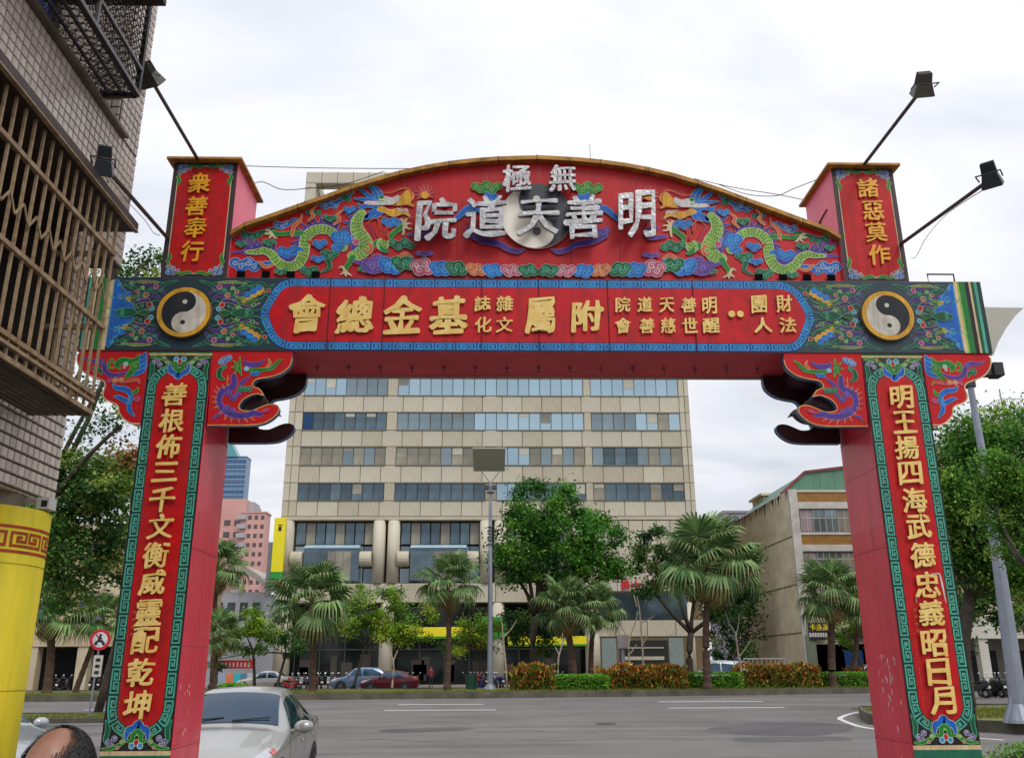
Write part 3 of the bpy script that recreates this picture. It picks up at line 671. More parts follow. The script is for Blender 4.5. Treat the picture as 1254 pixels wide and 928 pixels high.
# hind limb and flame
X.fig([('r', [(369, 286), (356, 286), (344, 287), (330, 286)], [6, 5, 5, 7], 'green')], 'lime', .6)
for b in ((325, 283), (324, 287), (329, 292), (340, 292)): X.fig([('r', [(333, 286.5), ((333+b[0])/2, b[1]-.8), b], [2.4, 1.8, .4], 'cream')], 'out', .3)
X.fig([('r', [(358, 290), (360, 278), (367, 272), (370, 263)], [2, 4.5, 3.5, .5], 'orange')], 'cream', .6)
X.cloud((379, 332), 26, 14, 'dgreen', 'mint', 3, 9); X.cloud((404, 312), 26, 15, 'dgreen', 'mint', 3, 10, tail=[(402, 320), (404, 328), (392, 334)])
X.fig([('r', [(378, 296), (384, 299), (392, 295)], [2, 4.5, 1], 'red')], 'orange', .8)
spikes(bodyB, wB, -1, 12); X.fig([('r', bodyB, wB, 'lime')], 'out', .7); scales(bodyB, wB)
X.rib([(452, 271), (456, 280), (463, 290), (465, 300), (458, 308)], [1.5, 3, 4, 4, 1.5], 'red'); X.rib([(450, 273), (454, 282), (460, 292), (462, 301), (456, 306)], [1, 1.2, 1.2, 1.2, 1], 'pink')
X.fig([('d', (436, 297), 4, 'pink'), ('d', (432, 291), 3, 'lilac')], 'out', .5)
X.fig([('r', [(432, 316), (428, 323), (424, 328), (423, 334)], [8, 6, 5, 5], 'green')], 'lime', .6)
for b in ((415, 329), (417, 337), (424, 339), (431, 338)): X.fig([('r', [(423, 333), ((423+b[0])/2, b[1]-2), b], [3, 2.2, .5], 'cream')], 'out', .3)
X.cloud((418, 292), 24, 20, 'blue', 'sky', 4, 11); X.cloud((414, 304), 20, 10, 'blue', 'sky', 3, 12)
# fore limbs
X.cloud((480, 273), 32, 14, 'blue', 'sky', 4, 13)
X.fig([('r', [(462, 299), (470, 296), (478, 290), (486, 283), (495, 277)], [10, 8, 6, 6, 8], 'green')], 'lime', .7)
for b in ((499, 270), (504, 275), (504, 281), (493, 288), (490, 270)): X.fig([('r', [(495, 277), ((495+b[0])/2, b[1]-.6), b], [3, 2.2, .5], 'cream')], 'out', .3)
X.fig([('d', (469, 300), 7.5, 'lime', 9)], 'out', .7); scales([(466, 294), (470, 300), (470, 308)], [12, 12, 12])
X.fig([('r', [(470, 307), (468, 306), (467, 303)], [5, 5, 4], 'green'), ('r', [(467, 304), (472, 309), (476, 308)], [4, 3, 1], 'green')], 'mint', .5)
X.fig([('r', [(463, 268), (466, 278), (464, 286), (474, 294), (472, 284), (476, 278)], [1, 3, 4, 4, 3, .6], 'red')], 'orange', .8)
X.fig([('r', [(450, 297), (455, 303), (453, 310), (447, 306)], [1.5, 4, 3.5, 1], 'orange')], 'cream', .6)
X.cloud((492, 300), 42, 15, 'dgreen', 'mint', 4, 14)
# head
for (p) in ([(462, 249), (452, 241), (444, 235), (440, 233)], [(464, 246), (460, 238), (456, 232), (452, 229)], [(466, 246), (466, 238), (462, 232), (457, 229)]): X.fig([('r', p, [5, 5, 3.5, .6], 'blue')], 'sky', .7)
X.fig([('r', [(465, 250), (452, 246), (443, 245), (434, 244)], [5, 5, 4, .6], 'blue')], 'sky', .7)
X.fig([('r', [(461, 254), (450, 252), (443, 255), (439, 250)], [6, 6, 4, .6], 'blue'), ('r', [(462, 259), (455, 263), (448, 268), (452, 262)], [7, 8, 5, .6], 'blue'), ('r', [(466, 261), (462, 266), (455, 268)], [6, 5, 1], 'blue')], 'sky', .7)
X.fig([('p', [(462, 258), (468, 254), (478, 258), (492, 256), (500, 262), (502, 266), (494, 263), (482, 266), (472, 262)], 'gold')], 'cream', .6)
X.fig([('p', [(487, 246), (492, 240), (498, 234), (505, 236), (507, 243), (503, 249), (507, 254), (496, 251), (486, 253)], 'gold')], 'orange', .7)
X.fig([('p', [(446, 250), (450, 247), (462, 247), (470, 241), (480, 243), (488, 240), (489, 246), (482, 251), (470, 252), (456, 252)], 'white')], 'pink', .6)
X.fig([('d', (467, 242.5), 3.2, 'green', 2.4)], 'lime', .6); A.disc(PP((468, 242.5)), .01, C['dk'], 8)
X.fig([('r', [(487, 256), (492, 259), (497, 257), (500, 260)], [1.5, 2.5, 2, 1], 'white')], 'pink', .6)
X.rib([(462, 247), (466, 247.5), (470, 247)], [.8, 1.2, .8], 'green')
X.rib([(463, 235), (472, 237), (482, 236), (491, 232), (500, 232), (504, 238), (505, 246)], [.8, 1.4, 1.6, 2, 2.4, 2.6, 1], 'orange')
X.rib([(478, 252), (492, 253), (502, 251), (510, 252)], [.8, 1.2, 1.2, .6], 'orange')
X.rib([(493, 267), (500, 268), (508, 266)], [.8, 1.4, .6], 'orange'); X.rib([(450, 276), (455, 270), (465, 267), (475, 265)], [.8, 1.4, 1.6, .6], 'orange')
# sun pearl
for k in range(17):
    a = -math.pi*1.08+k*math.pi*1.16/16; r0, r1 = 5.5, 11+2.2*(k % 2); c = (520.5, 240.5); wv = .16*(1 if k % 2 else -1)
    X.fig([('r', [(c[0]+r0*math.cos(a), c[1]+r0*math.sin(a)), (c[0]+(r0+r1)/2*math.cos(a+wv), c[1]+(r0+r1)/2*math.sin(a+wv)), (c[0]+r1*math.cos(a), c[1]+r1*math.sin(a))], [2.2, 1.8, .4], 'orange')], 'pink', .35)
X.fig([('d', (520.5, 240), 5, 'gold')], 'orange', .8)
# central clouds
X.fig([('r', [(600, 240), (606, 250), (598, 258), (586, 256), (574, 256), (562, 266), (553, 273)], [14, 15, 14, 10, 8, 6, 2], 'blue')], 'sky', .7); X.sp((602, 247), 5, 'sky', 2)
X.cloud((596, 231), 50, 17, 'green', 'lime', 5, 15)
X.fig([('r', [(512, 277), (525, 283), (520, 290), (500, 288)], [4, 7, 7, 2], 'purple')], 'lilac', .6)
X.cloud((585, 284), 40, 13, 'purple', 'lilac', 4, 16); X.fig([('r', [(575, 288), (592, 296), (612, 300), (622, 306), (634, 309), (642, 306)], [5, 8, 7, 6, 6, 1], 'purple')], 'lilac', .7)
for (c_, w_, h_, col, oc, sd_) in (((330, 298), 22, 9, 'dgreen', 'mint', 41), ((296, 300), 16, 8, 'dgreen', 'mint', 42), ((392, 300), 20, 12, 'blue', 'sky', 43), ((390, 318), 24, 9, 'blue', 'sky', 44), ((405, 268), 26, 9, 'dgreen', 'mint', 45), ((428, 258), 18, 9, 'blue', 'sky', 46), ((446, 331), 20, 7, 'dgreen', 'mint', 47),
        ((462, 316), 18, 8, 'purple', 'lilac', 48), ((345, 334), 22, 8, 'dgreen', 'mint', 49), ((520, 312), 30, 8, 'purple', 'lilac', 50), ((545, 252), 16, 8, 'dgreen', 'mint', 51), ((500, 318), 16, 6, 'blue', 'sky', 52)): X.cloud(c_, w_, h_, col, oc, 3, sd_)
for p in ([(378, 272), (384, 266), (382, 260), (388, 254)], [(410, 276), (416, 270), (414, 264), (420, 259)], [(318, 322), (326, 328), (336, 326)], [(486, 318), (496, 312), (506, 316)]): X.fig([('r', p, [2, 4, 3, .5], 'orange')], 'cream', .5)
# cloud bank along the base
X.fig([('r', [(433, 321), (444, 324), (450, 331), (460, 333)], [1.5, 5, 7, 8], 'purple')], 'lilac', .7)
for i, (cx_, cy_, col, oc, w_, h_) in enumerate([(458, 327, 'purple', 'lilac', 22, 15), (478, 327, 'blue', 'sky', 22, 20), (494, 324, 'dgreen', 'mint', 28, 15), (517, 329, 'pink', 'out', 24, 17), (539, 331, 'blue', 'sky', 22, 15), (559, 331, 'dgreen', 'mint', 24, 15), (583, 332, 'orange', 'cream', 22, 13),
        (604, 333, 'blue', 'sky', 22, 14), (626, 333, 'pink', 'out', 24, 13), (647, 333, 'dgreen', 'mint', 22, 13)]): X.cloud((cx_, cy_-.5), w_*1.2, h_*1.3, col, oc, 4, 20+i)
A.build('painted_dragon_mural', ART, pedo)
# stains running down from the coping
st = MB(); rd = random.Random(8)
for k in range(46):
    x = rd.uniform(-2.6, 2.6); z = 0
    for i in range(len(top)-1):
        if top[i][0] <= x <= top[i+1][0]: f = (x-top[i][0])/(top[i+1][0]-top[i][0]); z = top[i][1]*(1-f)+top[i+1][1]*f
    L = rd.uniform(.08, .32); w_ = rd.uniform(.003, .009); z -= rd.uniform(.05, .16)
    st.add([(x-w_, PY-.003, z), (x+w_, PY-.003, z), (x+w_*.3, PY-.003, z-L), (x-w_*.3, PY-.003, z-L)], [(0, 1, 2, 3)])
st.build('paint_streaks', mat('pale_streak_paint', (176, 62, 70), .6), pedo, kind='stuff')
# drain openings: raised black blocks stand in for the dark inside holes
for px in (295, 325.5, 356, 386.5):
    for s_ in (-1, 1):
        Xc, Z = gx(px, 334); h = MB(); e = .048
        h.box(-e, e, -.014, 0, -e*.85, e*.85); o = h.build('drain_opening', mat('hole_shade_black', (4, 4, 5), .9, var=0, spec=.1), pedo, local=True); o.location = (s_*abs(Xc), PY-GY-.03, ZT+.052)
# big taiji boards behind the steel letters
cT = PP((657, 267)); rT = .44
tw = MB(); n = 40
def half(fl, y0, y1):
    pts = []
    for k in range(n+1): a = math.pi/2+math.pi*k/n; pts.append((cT[0]+fl*rT*math.cos(a), cT[1]+rT*math.sin(a)))
    for k in range(1, n//2+1): a = -math.pi/2-math.pi*k/(n//2); pts.append((cT[0]+fl*rT/2*math.cos(a), cT[1]-rT/2+rT/2*math.sin(a)))
    for k in range(1, n//2): a = -math.pi/2+math.pi*k/(n//2); pts.append((cT[0]+fl*rT/2*math.cos(a), cT[1]+rT/2+rT/2*math.sin(a)))
    return pts
# dark right half with head at top; white left half with belly at bottom
dark = MB(); dark.prism(half(-1, 0, 0), PY-.075, PY-.06); disc = MB(); disc.tube([(cT[0], PY-.03, cT[1]), (cT[0], PY-.055, cT[1])], rT+.003, 48)
td = disc.build('taiji_board', mat('cream_board', (246, 238, 222), .5, var=.08), pedo, label='large taiji board behind the steel characters')
dark.build('dark_half', DKG, td)
for (dz, m_) in ((rT/2, WHT), (-rT/2, DKG)):
    e = MB(); e.tube([(cT[0], PY-.09, cT[1]+dz), (cT[0], PY-.055, cT[1]+dz)], .045, 16); e.build('eye', m_, td)
for ch, px, py, w_, h_ in [('院', 534, 269, 54, 56), ('道', 594, 266, 56, 56), ('天', 659, 266, 56, 48), ('善', 714, 266, 52, 58), ('明', 780, 262, 50, 62), ('極', 633, 219, 38, 36), ('無', 688.5, 219, 36, 36)]:
    q = at(px, py, 1, PY-.16); o = char(ch, q.x, q.z, w_*.0096, h_*.0107, PY-.13, .045, SILV, pedo, bold=.02, name='steel_character')
    o.data.materials.append(STSID)
    for f in o.data.polygons:
        if abs(f.normal.y) < .5: f.material_index = 1
    s2 = MB()
    for (a, b) in ((-.12, .1), (.12, -.1), (0, 0)): s2.tube([(q.x+a, PY-.13, q.z+b), (q.x+a, PY, q.z+b)], .008, 5)
    s2.build('stand_off_pin', IRON, o)

# dark sheet seams running up the beam and pediment
for px in (403, 590, 745, 850, 470, 660):
    X_, _z = gx(px, 386); m = MB(); m.box(X_-.003, X_+.003, FY-.0165, FY, ZB+.01, ZT-.005); m.build('panel_seam', mat('dark_seam', (70, 12, 18), .8), beam)
for px in (452, 560, 700, 760, 850):
    X_, _z = gx(px, 300); zt3 = max(z for x, z in top if abs(x-X_) < .5)-.12; m = MB(); m.box(X_-.0025, X_+.0025, PY-.0035, PY, ZT+.01, min(zt3, ZT+.12+.9)); m.build('panel_seam', mat('dark_seam', (70, 12, 18), .8), pedo)
# ---- brackets -----------------------------------------------------
Bc = lambda a, b: (250+a/7.731, 425+b/7.731)
inn = [(30, 30), (835, 30), (835, 100), (815, 170), (760, 225), (690, 262), (600, 285), (510, 300), (470, 325), (455, 360), (480, 380), (520, 395), (545, 425), (560, 455), (500, 440), (430, 460), (370, 495), (335, 540), (330, 580), (370, 600), (450, 602), (530, 570), (600, 545), (660, 542), (700, 560), (705, 600), (670, 650), (600, 700), (520, 728), (400, 738), (30, 738)]
inn = [gx(*Bc(*p)) for p in inn]
Bo = lambda a, b: (1125+a/9.28, 425+b/9.28)
outb = [(40, 80), (770, 80), (815, 120), (820, 200), (780, 290), (700, 350), (600, 385), (535, 420), (525, 470), (550, 540), (545, 600), (490, 640), (420, 665), (390, 700), (385, 760), (340, 830), (260, 880), (160, 885)]
outb = [gx(*Bo(*p)) for p in outb]
innL = [(max(x, -XI), min(z, ZB-.002)) for x, z in inn]
outR = [(max(x, XO), min(z, ZB-.002)) for x, z in outb]
def shrink(poly, k, c):
    return [(c[0]+(x-c[0])*k, c[1]+(z-c[1])*k) for x, z in poly]
for sd in (-1, 1):
    for kind, src in (('inner', innL if sd < 0 else [(-x, z) for x, z in innL]), ('outer', outR if sd > 0 else [(-x, z) for x, z in outR])):
        inner_ = kind == 'inner'
        o = None
        sm_ = catmull([Vector(p) for p in src[2:-1]], 3)
        poly = [src[0], src[1]]+[tuple(v) for v in sm_]+[src[-1]]
        cst = (sd*XI if inner_ else sd*XO, ZB)
        clampx = (lambda q: (min(q[0], -XI) if False else q[0], min(q[1], ZB-.002)))
        poly = [clampx(q) for q in poly]
        m = MB(); m.prism(poly, GY, GY+.1 if inner_ else GY+.12); 
        o = m.build('corner_bracket', [RED, SLATE if inner_ else PINK2], G, label='scalloped %s bracket on the %s pillar' % (kind, 'left' if sd < 0 else 'right'))
        for f in o.data.polygons:
            if abs(f.normal.y) < .5: f.material_index = 1
        m = MB(); m.prism(shrink(poly, .74, cst), GY+.1, GY+TH-.1); c_ = m.build('bracket_core', MAROON, o)
        m = MB(); m.prism(poly, GY+TH-.1, GY+TH); r_ = m.build('rear_plate', [MAROON, SLATE], o)
        for f in r_.data.polygons:
            if abs(f.normal.y) < .5: f.material_index = 1
        A = Art(lambda q, h: (q[0], GY-.002-h, q[1]), mirrors=(None,) if (sd < 0) == inner_ else (mirx,))
        s_ = .0096
        if inner_:
            e = [Vector(q) for q in (innL)]; ee = catmull(e[2:-1], 3)
            A.ribbon([v for v in ee]+[e[-1]], .013, hx((222, 166, 90)), sm=0)
            g = lambda a, b: gx(*Bc(a, b))
            def F(pts, w_, col, oc='out', o=.5): A.fig([('r', [g(*p) for p in pts], [x*s_/7.7 for x in w_], C[col])], C[oc], o*s_)
            def D(p, r, col, oc='out', o=.5): A.fig([('d', g(*p), r*s_/7.7, C[col])], C[oc], o*s_); A.spiral(g(*p), r*.6*s_/7.7, C[oc], .006, 1.3)
            F([(280, 270), (285, 340), (250, 390), (180, 410), (145, 470), (145, 540), (200, 600), (280, 640), (380, 650), (470, 625), (540, 640)], [40, 55, 60, 60, 55, 50, 55, 60, 55, 50, 30], 'purple', 'lilac', .7)
            for k, (x, y) in enumerate([(95, 470), (95, 520), (110, 570), (150, 625), (200, 670), (260, 690), (330, 700), (400, 695), (460, 680), (105, 420), (130, 390), (180, 370), (220, 340), (225, 290)]):
                cxx, cyy = 250, 520; dxx, dyy = x-cxx, y-cyy; L = math.hypot(dxx, dyy)
                F([(x-dxx/L*22, y-dyy/L*22), (x+dxx/L*22, y+dyy/L*22)], [14, 2], 'orange', 'cream', .2)
            D((230, 435), 28, 'purple', 'lilac'); D((215, 580), 30, 'purple', 'lilac'); D((275, 600), 24, 'purple', 'lilac'); D((280, 480), 30, 'purple', 'lilac'); D((320, 440), 24, 'purple', 'lilac')
            F([(350, 345), (390, 310), (430, 285)], [35, 25, 8], 'purple', 'lilac')
            D((190, 125), 34, 'blue'); D((235, 105), 28, 'blue'); D((160, 140), 24, 'blue')
            F([(195, 190), (150, 220), (145, 280), (190, 305)], [30, 40, 40, 10], 'dgreen', 'mint')
            D((190, 190), 20, 'dgreen', 'mint')
            for b in ((280, 130), (340, 95), (260, 190), (290, 250), (350, 265)): F([(335, 195), b], [34, 4], 'green', 'lime', .5)
            F([(390, 210), (470, 220), (560, 215), (640, 200), (690, 150), (740, 115)], [20, 30, 34, 34, 30, 4], 'green', 'lime')
            F([(380, 130), (410, 165), (470, 170), (530, 155), (570, 120)], [10, 45, 50, 30, 6], 'purple', 'lilac'); F([(600, 190), (625, 150), (610, 115)], [20, 20, 4], 'orange', 'cream')
            D((400, 205), 20, 'sky'); F([(455, 255), (500, 255), (530, 240)], [30, 30, 8], 'blue', 'sky')
            for p in ((345, 395), (385, 398), (430, 398)): D(p, 24, 'dgreen', 'mint')
            F([(545, 610), (580, 600), (610, 590)], [10, 34, 20], 'pink', 'pink'); F([(90, 680), (120, 650), (160, 640)], [6, 24, 10], 'purple', 'lilac')
        else:
            e = [Vector(q) for q in outR]; ee = catmull(e[2:], 3); A.ribbon(ee, .016, C['cream'], sm=0)
            g = lambda a, b: gx(*Bo(a, b)); z_ = s_/9.28
            def F(pts, w_, col, oc='out', o=.6): A.fig([('r', [g(*p) for p in pts], [x*z_ for x in w_], C[col])], C[oc], o*s_)
            def D(p, r, col, oc='out', o=.5): A.fig([('d', g(*p), r*z_, C[col])], C[oc], o*s_); A.spiral(g(*p), r*.6*z_, C[oc], .007, 1.3)
            for k in range(4): F([(210-k*12, 335-k*55), (120-k*8, 300-k*55), (75, 230-k*45)], [42, 46, 12], 'blue', 'sky')
            F([(150, 120), (180, 180), (260, 200), (330, 190), (390, 230), (360, 280)], [10, 55, 75, 80, 60, 10], 'green', 'lime')
            F([(185, 230), (230, 300), (270, 350), (310, 370)], [70, 70, 50, 12], 'green', 'lime'); D((195, 250), 50, 'green', 'lime')
            D((295, 225), 26, 'white', 'mint'); D((310, 260), 18, 'white', 'pink')
            F([(280, 310), (360, 340), (450, 350), (510, 310), (530, 240), (580, 190), (660, 195), (740, 165)], [10, 34, 44, 44, 50, 50, 34, 6], 'purple', 'lilac')
            D((545, 210), 30, 'purple', 'lilac'); D((620, 275), 34, 'dgreen', 'mint'); F([(560, 340), (580, 290), (640, 310)], [10, 34, 16], 'dgreen', 'mint')
            F([(420, 220), (440, 180), (470, 200), (480, 260), (430, 270)], [10, 20, 24, 22, 8], 'green', 'lime')
            F([(150, 440), (170, 400), (240, 405), (320, 420), (400, 400), (490, 410)], [12, 40, 38, 30, 30, 10], 'orange', 'pink'); D((350, 400), 24, 'orange', 'cream'); D((415, 405), 26, 'orange', 'cream'); D((480, 410), 26, 'pink', 'pink')
            F([(240, 620), (260, 540), (320, 500), (400, 490), (440, 450)], [30, 50, 56, 44, 10], 'blue', 'sky')
            F([(220, 800), (270, 730), (275, 650), (330, 620), (390, 590), (430, 588)], [8, 44, 44, 44, 34, 6], 'blue', 'sky')
            for p in ((260, 590), (265, 625), (285, 660)): D(p, 16, 'blue', 'sky')
            F([(170, 490), (190, 530), (225, 540)], [8, 40, 30], 'green', 'lime'); D((180, 610), 34, 'pink', 'pink')
        A.build('painted_ornament', ART, o)

# ---- floodlights on arms -----------------------------------------
def floodlight(base, tip, yawz, pitch, style, label, size=1.):
    t = thing('floodlight', label, 'floodlight', base, group='floodlights reaching out from the gate')
    b = Vector(base); e = Vector(tip); m = MB(); m.tube([b, e], [.022, .016], 8); m.build('arm', IRON, t)
    rot = Matrix.Rotation(yawz, 4, 'Z') @ Matrix.Rotation(pitch, 4, 'X')
    def tr(vs): return [e+(rot @ Vector(v)) for v in vs]
    h = MB(); hw, hh, d = .088*size, .072*size, .03
    v = [(-hw, 0, -hh), (hw, 0, -hh), (hw, 0, hh), (-hw, 0, hh), (-hw*.7, d+.07, -hh*.6), (hw*.7, d+.07, -hh*.6), (hw*.7, d+.07, hh*.6), (-hw*.7, d+.07, hh*.6)]
    h.add(tr([(a, b_-.06, c) for a, b_, c in v]), [(0, 1, 2, 3), (7, 6, 5, 4), (0, 4, 5, 1), (1, 5, 6, 2), (2, 6, 7, 3), (3, 7, 4, 0)])
    for k in range(5):
        z = -hh*.5+k*hh*.25; h.add(tr([(-hw*.75, .0, z), (hw*.75, .0, z), (hw*.62, .13, z), (-hw*.62, .13, z), (-hw*.75, .0, z+.006), (hw*.75, 0, z+.006), (hw*.62, .13, z+.006), (-hw*.62, .13, z+.006)]), [(0, 1, 2, 3), (7, 6, 5, 4), (0, 4, 5, 1), (1, 5, 6, 2), (2, 6, 7, 3), (3, 7, 4, 0)])
    h.build('lamp_housing', mat('dark_lamp_metal', (46, 54, 58), .5, metal=.3) if style else mat('grey_lamp_metal', (96, 92, 82), .5, metal=.3), t, bevel=.006)
    g = MB(); g.add(tr([(-hw*.9, -.064, -hh*.9), (hw*.9, -.064, -hh*.9), (hw*.9, -.064, hh*.9), (-hw*.9, -.064, hh*.9)]), [(0, 1, 2, 3)]); g.build('lamp_glass', mat('lamp_glass', (130, 130, 120), .15, spec=.8), t)
    k = MB(); k.tube(tr([(-hw-.006, 0, 0), (-hw-.01, .06, -.09), (0, .06, -.11), (hw+.01, .06, -.09), (hw+.006, 0, 0)]), .006, 5); k.build('yoke', IRON, t)
    return t
p = at(184, 96, 1, 6.4); floodlight(at(245, 188, 1, 10.1)-Vector((0,0,.12)), (p.x, p.y, p.z), R(160), R(35), 0, 'grey floodlight on an arm rising from the left turret, in front of the tiled building')
p = at(127, 203, 1, 5.25); floodlight((-TX0+.03, GY-.015, at(202, 292, 1, GY).z), (p.x, p.y, p.z), R(200), R(55), 1, 'dark finned floodlight on the low arm from the left turret side', .72)
p = at(1130, 108, 1, 6.4); floodlight(at(1055, 194, 1, 10.1)-Vector((0,0,.12)), (p.x, p.y, p.z), R(170), R(40), 0, 'grey floodlight on the tall arm rising from the right turret')
p = at(1214, 222, 1, 5.9); floodlight((TX0-.03, GY-.015, at(1106, 299, 1, GY).z), (p.x, p.y, p.z+.02), R(140), R(55), 1, 'dark floodlight on the low arm reaching right from the right turret', .85)
# ---- wires --------------------------------------------------------
def wire(pts, label, r=.006, name='overhead_wire'):
    m = MB(); m.tube(catmull([Vector(p) for p in pts], 6), r, 4); m.build(name, mat('black_cable', (50, 50, 54), .6), None, label=label, cat='cable')
W3 = lambda px, py, y: at(px, py, 1, y)
wire([W3(290, 203, 10.9), W3(400, 206, 10.9), W3(540, 206, 10.9), W3(620, 199, 10.6)], 'thin straight wire from the left turret top to the arched coping')
wire([W3(308, 226, 10.9), W3(322, 223, 10.9), W3(345, 232, 10.9), W3(375, 231, 10.9), W3(420, 226, 10.9), W3(470, 210, 10.8)], 'loose sagging wire from the left turret side towards the arch')
wire([W3(990, 246, 10.9), W3(950, 238, 10.8), W3(900, 230, 10.7), W3(850, 219, 10.7)], 'taut thin wire from the right turret down to the arch')
wire([W3(1003, 219, 10.9), W3(970, 232, 10.8), W3(950, 240, 10.8), W3(915, 238, 10.8), W3(880, 226, 10.7)], 'curling thin wire from the right turret cap over the arch')
wire([W3(196, 288, 10.2), W3(188, 285, 9.0), W3(176, 268, 8.2), W3(145, 236, 6.9), W3(127, 214, 5.95)], 'loose wire hanging below the dark left floodlight arm', .004)
wire([W3(1116, 316, 10.2), W3(1122, 314, 9.6), W3(1135, 290, 9.0), W3(1160, 262, 7.8), W3(1205, 232, 6.2)], 'loose wire drooping below the low right floodlight arm', .004)
m = MB(); q = W3(723, 198, 10.3); m.tube([q, (q.x, q.y, q.z+.26)], .004, 4); m.build('aerial_rod', IRON, pedo)
# ================================================================== TILED BUILDING ON THE LEFT
FX = -3.6
TB = thing('tiled_building', 'beige tiled building on the left with barred window cages above a yellow round column', 'building', (FX, 5, 0))
TILE = mat('beige_glazed_tile', (214, 203, 190), .28, scale=1.6, col2=(188, 174, 160), spec=.5, rnd=.1, dirt=.35)
TILE2 = mat('greyer_glazed_tile', (192, 180, 168), .3, scale=1.6, col2=(166, 152, 140))
GROUT = mat('dark_grout', (74, 66, 58), .9, scale=6)
CONC = mat('stained_concrete', (128, 118, 106), .85, scale=3, col2=(84, 76, 62), bump=.2)
RUST = mat('rusty_beige_bar', (164, 144, 112), .6, scale=10, col2=(104, 72, 46))
BRN = mat('dark_brown_hood', (62, 48, 38), .6, scale=5, col2=(38, 28, 22))
DARK = mat('dark_room', (16, 16, 18), .5, var=.2)
BGL = mat('blue_window_glass', (60, 96, 170), .08, metal=.55, var=.3, scale=1.2, col2=(22, 34, 70))
E_, YE = .03, 6.76
core = MB()
core.box(-7, FX-.012, 2.6, 6.235, 2.835, 3.62)
core.box(-7, FX-.012, 2.6, YE, 4.85, 5.87)
core.box(-7, -4.25, 2.6, 6.235, 3.6, 4.9); core.box(-4.25, FX-.012, 6.0, 6.235, 3.62, 4.85)
core.box(-7, -4.3, 2.6, YE-.05, 5.87, 8.2); core.box(-4.3, FX-.012, 6.36, YE, 5.87, 12); core.box(-7, FX-.012, 2.6, 6.36, 8.2, 12)
core.box(-7, -4.32, 6.3, YE-.02, 8, 12)
core.build('wall', GROUT, TB)
# tiles: shared mesh, each its own piece
def tile_mesh(a, b, t, name):
    me = bpy.data.meshes.new(name); e = .004
    v = [(0, -a/2, -b/2), (0, a/2, -b/2), (0, a/2, b/2), (0, -a/2, b/2), (t, -a/2+e, -b/2+e), (t, a/2-e, -b/2+e), (t, a/2-e, b/2-e), (t, -a/2+e, b/2-e)]
    me.from_pydata(v, [], [(4, 5, 6, 7), (0, 1, 5, 4), (1, 2, 6, 5), (2, 3, 7, 6), (3, 0, 4, 7)]); return me
TMs = [tile_mesh(.068, .064, .012, 'tile'), tile_mesh(.068, .064, .012, 'tile')]
TMs[0].materials.append(TILE); TMs[1].materials.append(TILE2)
rd = random.Random(4); cells = []
PYT, PZT = .0775, .0735
def grid(y1, y0, z0, z1):
    out = []; j = 0
    nz_ = int(round((z1-z0)/PZT)); pz = (z1-z0)/nz_
    y = y1-PYT/2
    while y > y0:
        for i in range(nz_): out.append((y, z0+pz*(i+.5), pz))
        y -= PYT
    return out
lowc = grid(6.235, 4.4, 2.84, 3.6); upc = grid(YE, 3.6, 4.86, 5.86); pil = grid(YE, 6.37, 5.88, 9.4)
def pxof(p):
    d = Vector(p)-CAM; z = d.dot(FW); return 627+FOC*d.dot(RI)/z, 464-FOC*d.dot(UP)/z
cells = [c for c in lowc+upc+pil if -15 < pxof((FX, c[0], c[1]))[0] and -15 < pxof((FX, c[0], c[1]))[1] < 640]
hid = lambda c: c[1] < 5.14 and c[1] > 3.7
vis = [c for c in cells if not hid(c)]
vis.sort(key=lambda c: (Vector((FX, c[0], c[1]))-CAM).length)
ind, rest = vis[:300], vis[300:]+[c for c in lowc+upc+pil if c not in vis]
for c in ind:
    o = bpy.data.objects.new('tile', TMs[0 if rd.random() < .75 else 1]); sc.collection.objects.link(o); o.parent = TB
    o.location = (-.012+rd.uniform(0, .002), c[0]-5, c[1]); o.rotation_euler = (0, rd.uniform(-.012, .012), rd.uniform(-.015, .015))
mb = MB()
def tile_at(mb, c):
    y, z, pz = c; a, b, t, e = .068, .064, .0115+rd.uniform(-.001, .002), .004; x = FX-.012
    mb.add([(x, y-a/2, z-b/2), (x, y+a/2, z-b/2), (x, y+a/2, z+b/2), (x, y-a/2, z+b/2), (x+t, y-a/2+e, z-b/2+e), (x+t, y+a/2-e, z-b/2+e), (x+t, y+a/2-e, z+b/2-e), (x+t, y-a/2+e, z+b/2-e)],
           [(4, 5, 6, 7), (0, 1, 5, 4), (1, 2, 6, 5), (2, 3, 7, 6), (3, 0, 4, 7)])
for c in rest+grid(6.235, 6.02, 3.62, 4.84): tile_at(mb, c)
# return wall of the pilaster facing the camera, and soffit
for i in range(9):
    for j in range(30):
        x = FX-.05-i*.078; z = 5.92+j*.0735; y = 6.36
        mb.add([(x-.034, y, z-.032), (x+.034, y, z-.032), (x+.034, y, z+.032), (x-.034, y, z+.032), (x-.03, y-.012, z-.028), (x+.03, y-.012, z-.028), (x+.03, y-.012, z+.028), (x-.03, y-.012, z+.028)],
               [(4, 5, 6, 7), (0, 1, 5, 4), (1, 2, 6, 5), (2, 3, 7, 6), (3, 0, 4, 7)])
for i in range(14):
    for j in range(22):
        x = FX-.05-i*.078; y = 6.19-j*.078; z = 2.835
        mb.add([(x-.034, y-.034, z), (x+.034, y-.034, z), (x+.034, y+.034, z), (x-.034, y+.034, z), (x-.03, y-.03, z-.01), (x+.03, y-.03, z-.01), (x+.03, y+.03, z-.01), (x-.03, y+.03, z-.01)],
               [(4, 5, 6, 7), (0, 1, 5, 4), (1, 2, 6, 5), (2, 3, 7, 6), (3, 0, 4, 7)])
mb.build('tiling', [TILE2], TB, fix=False, kind='stuff')
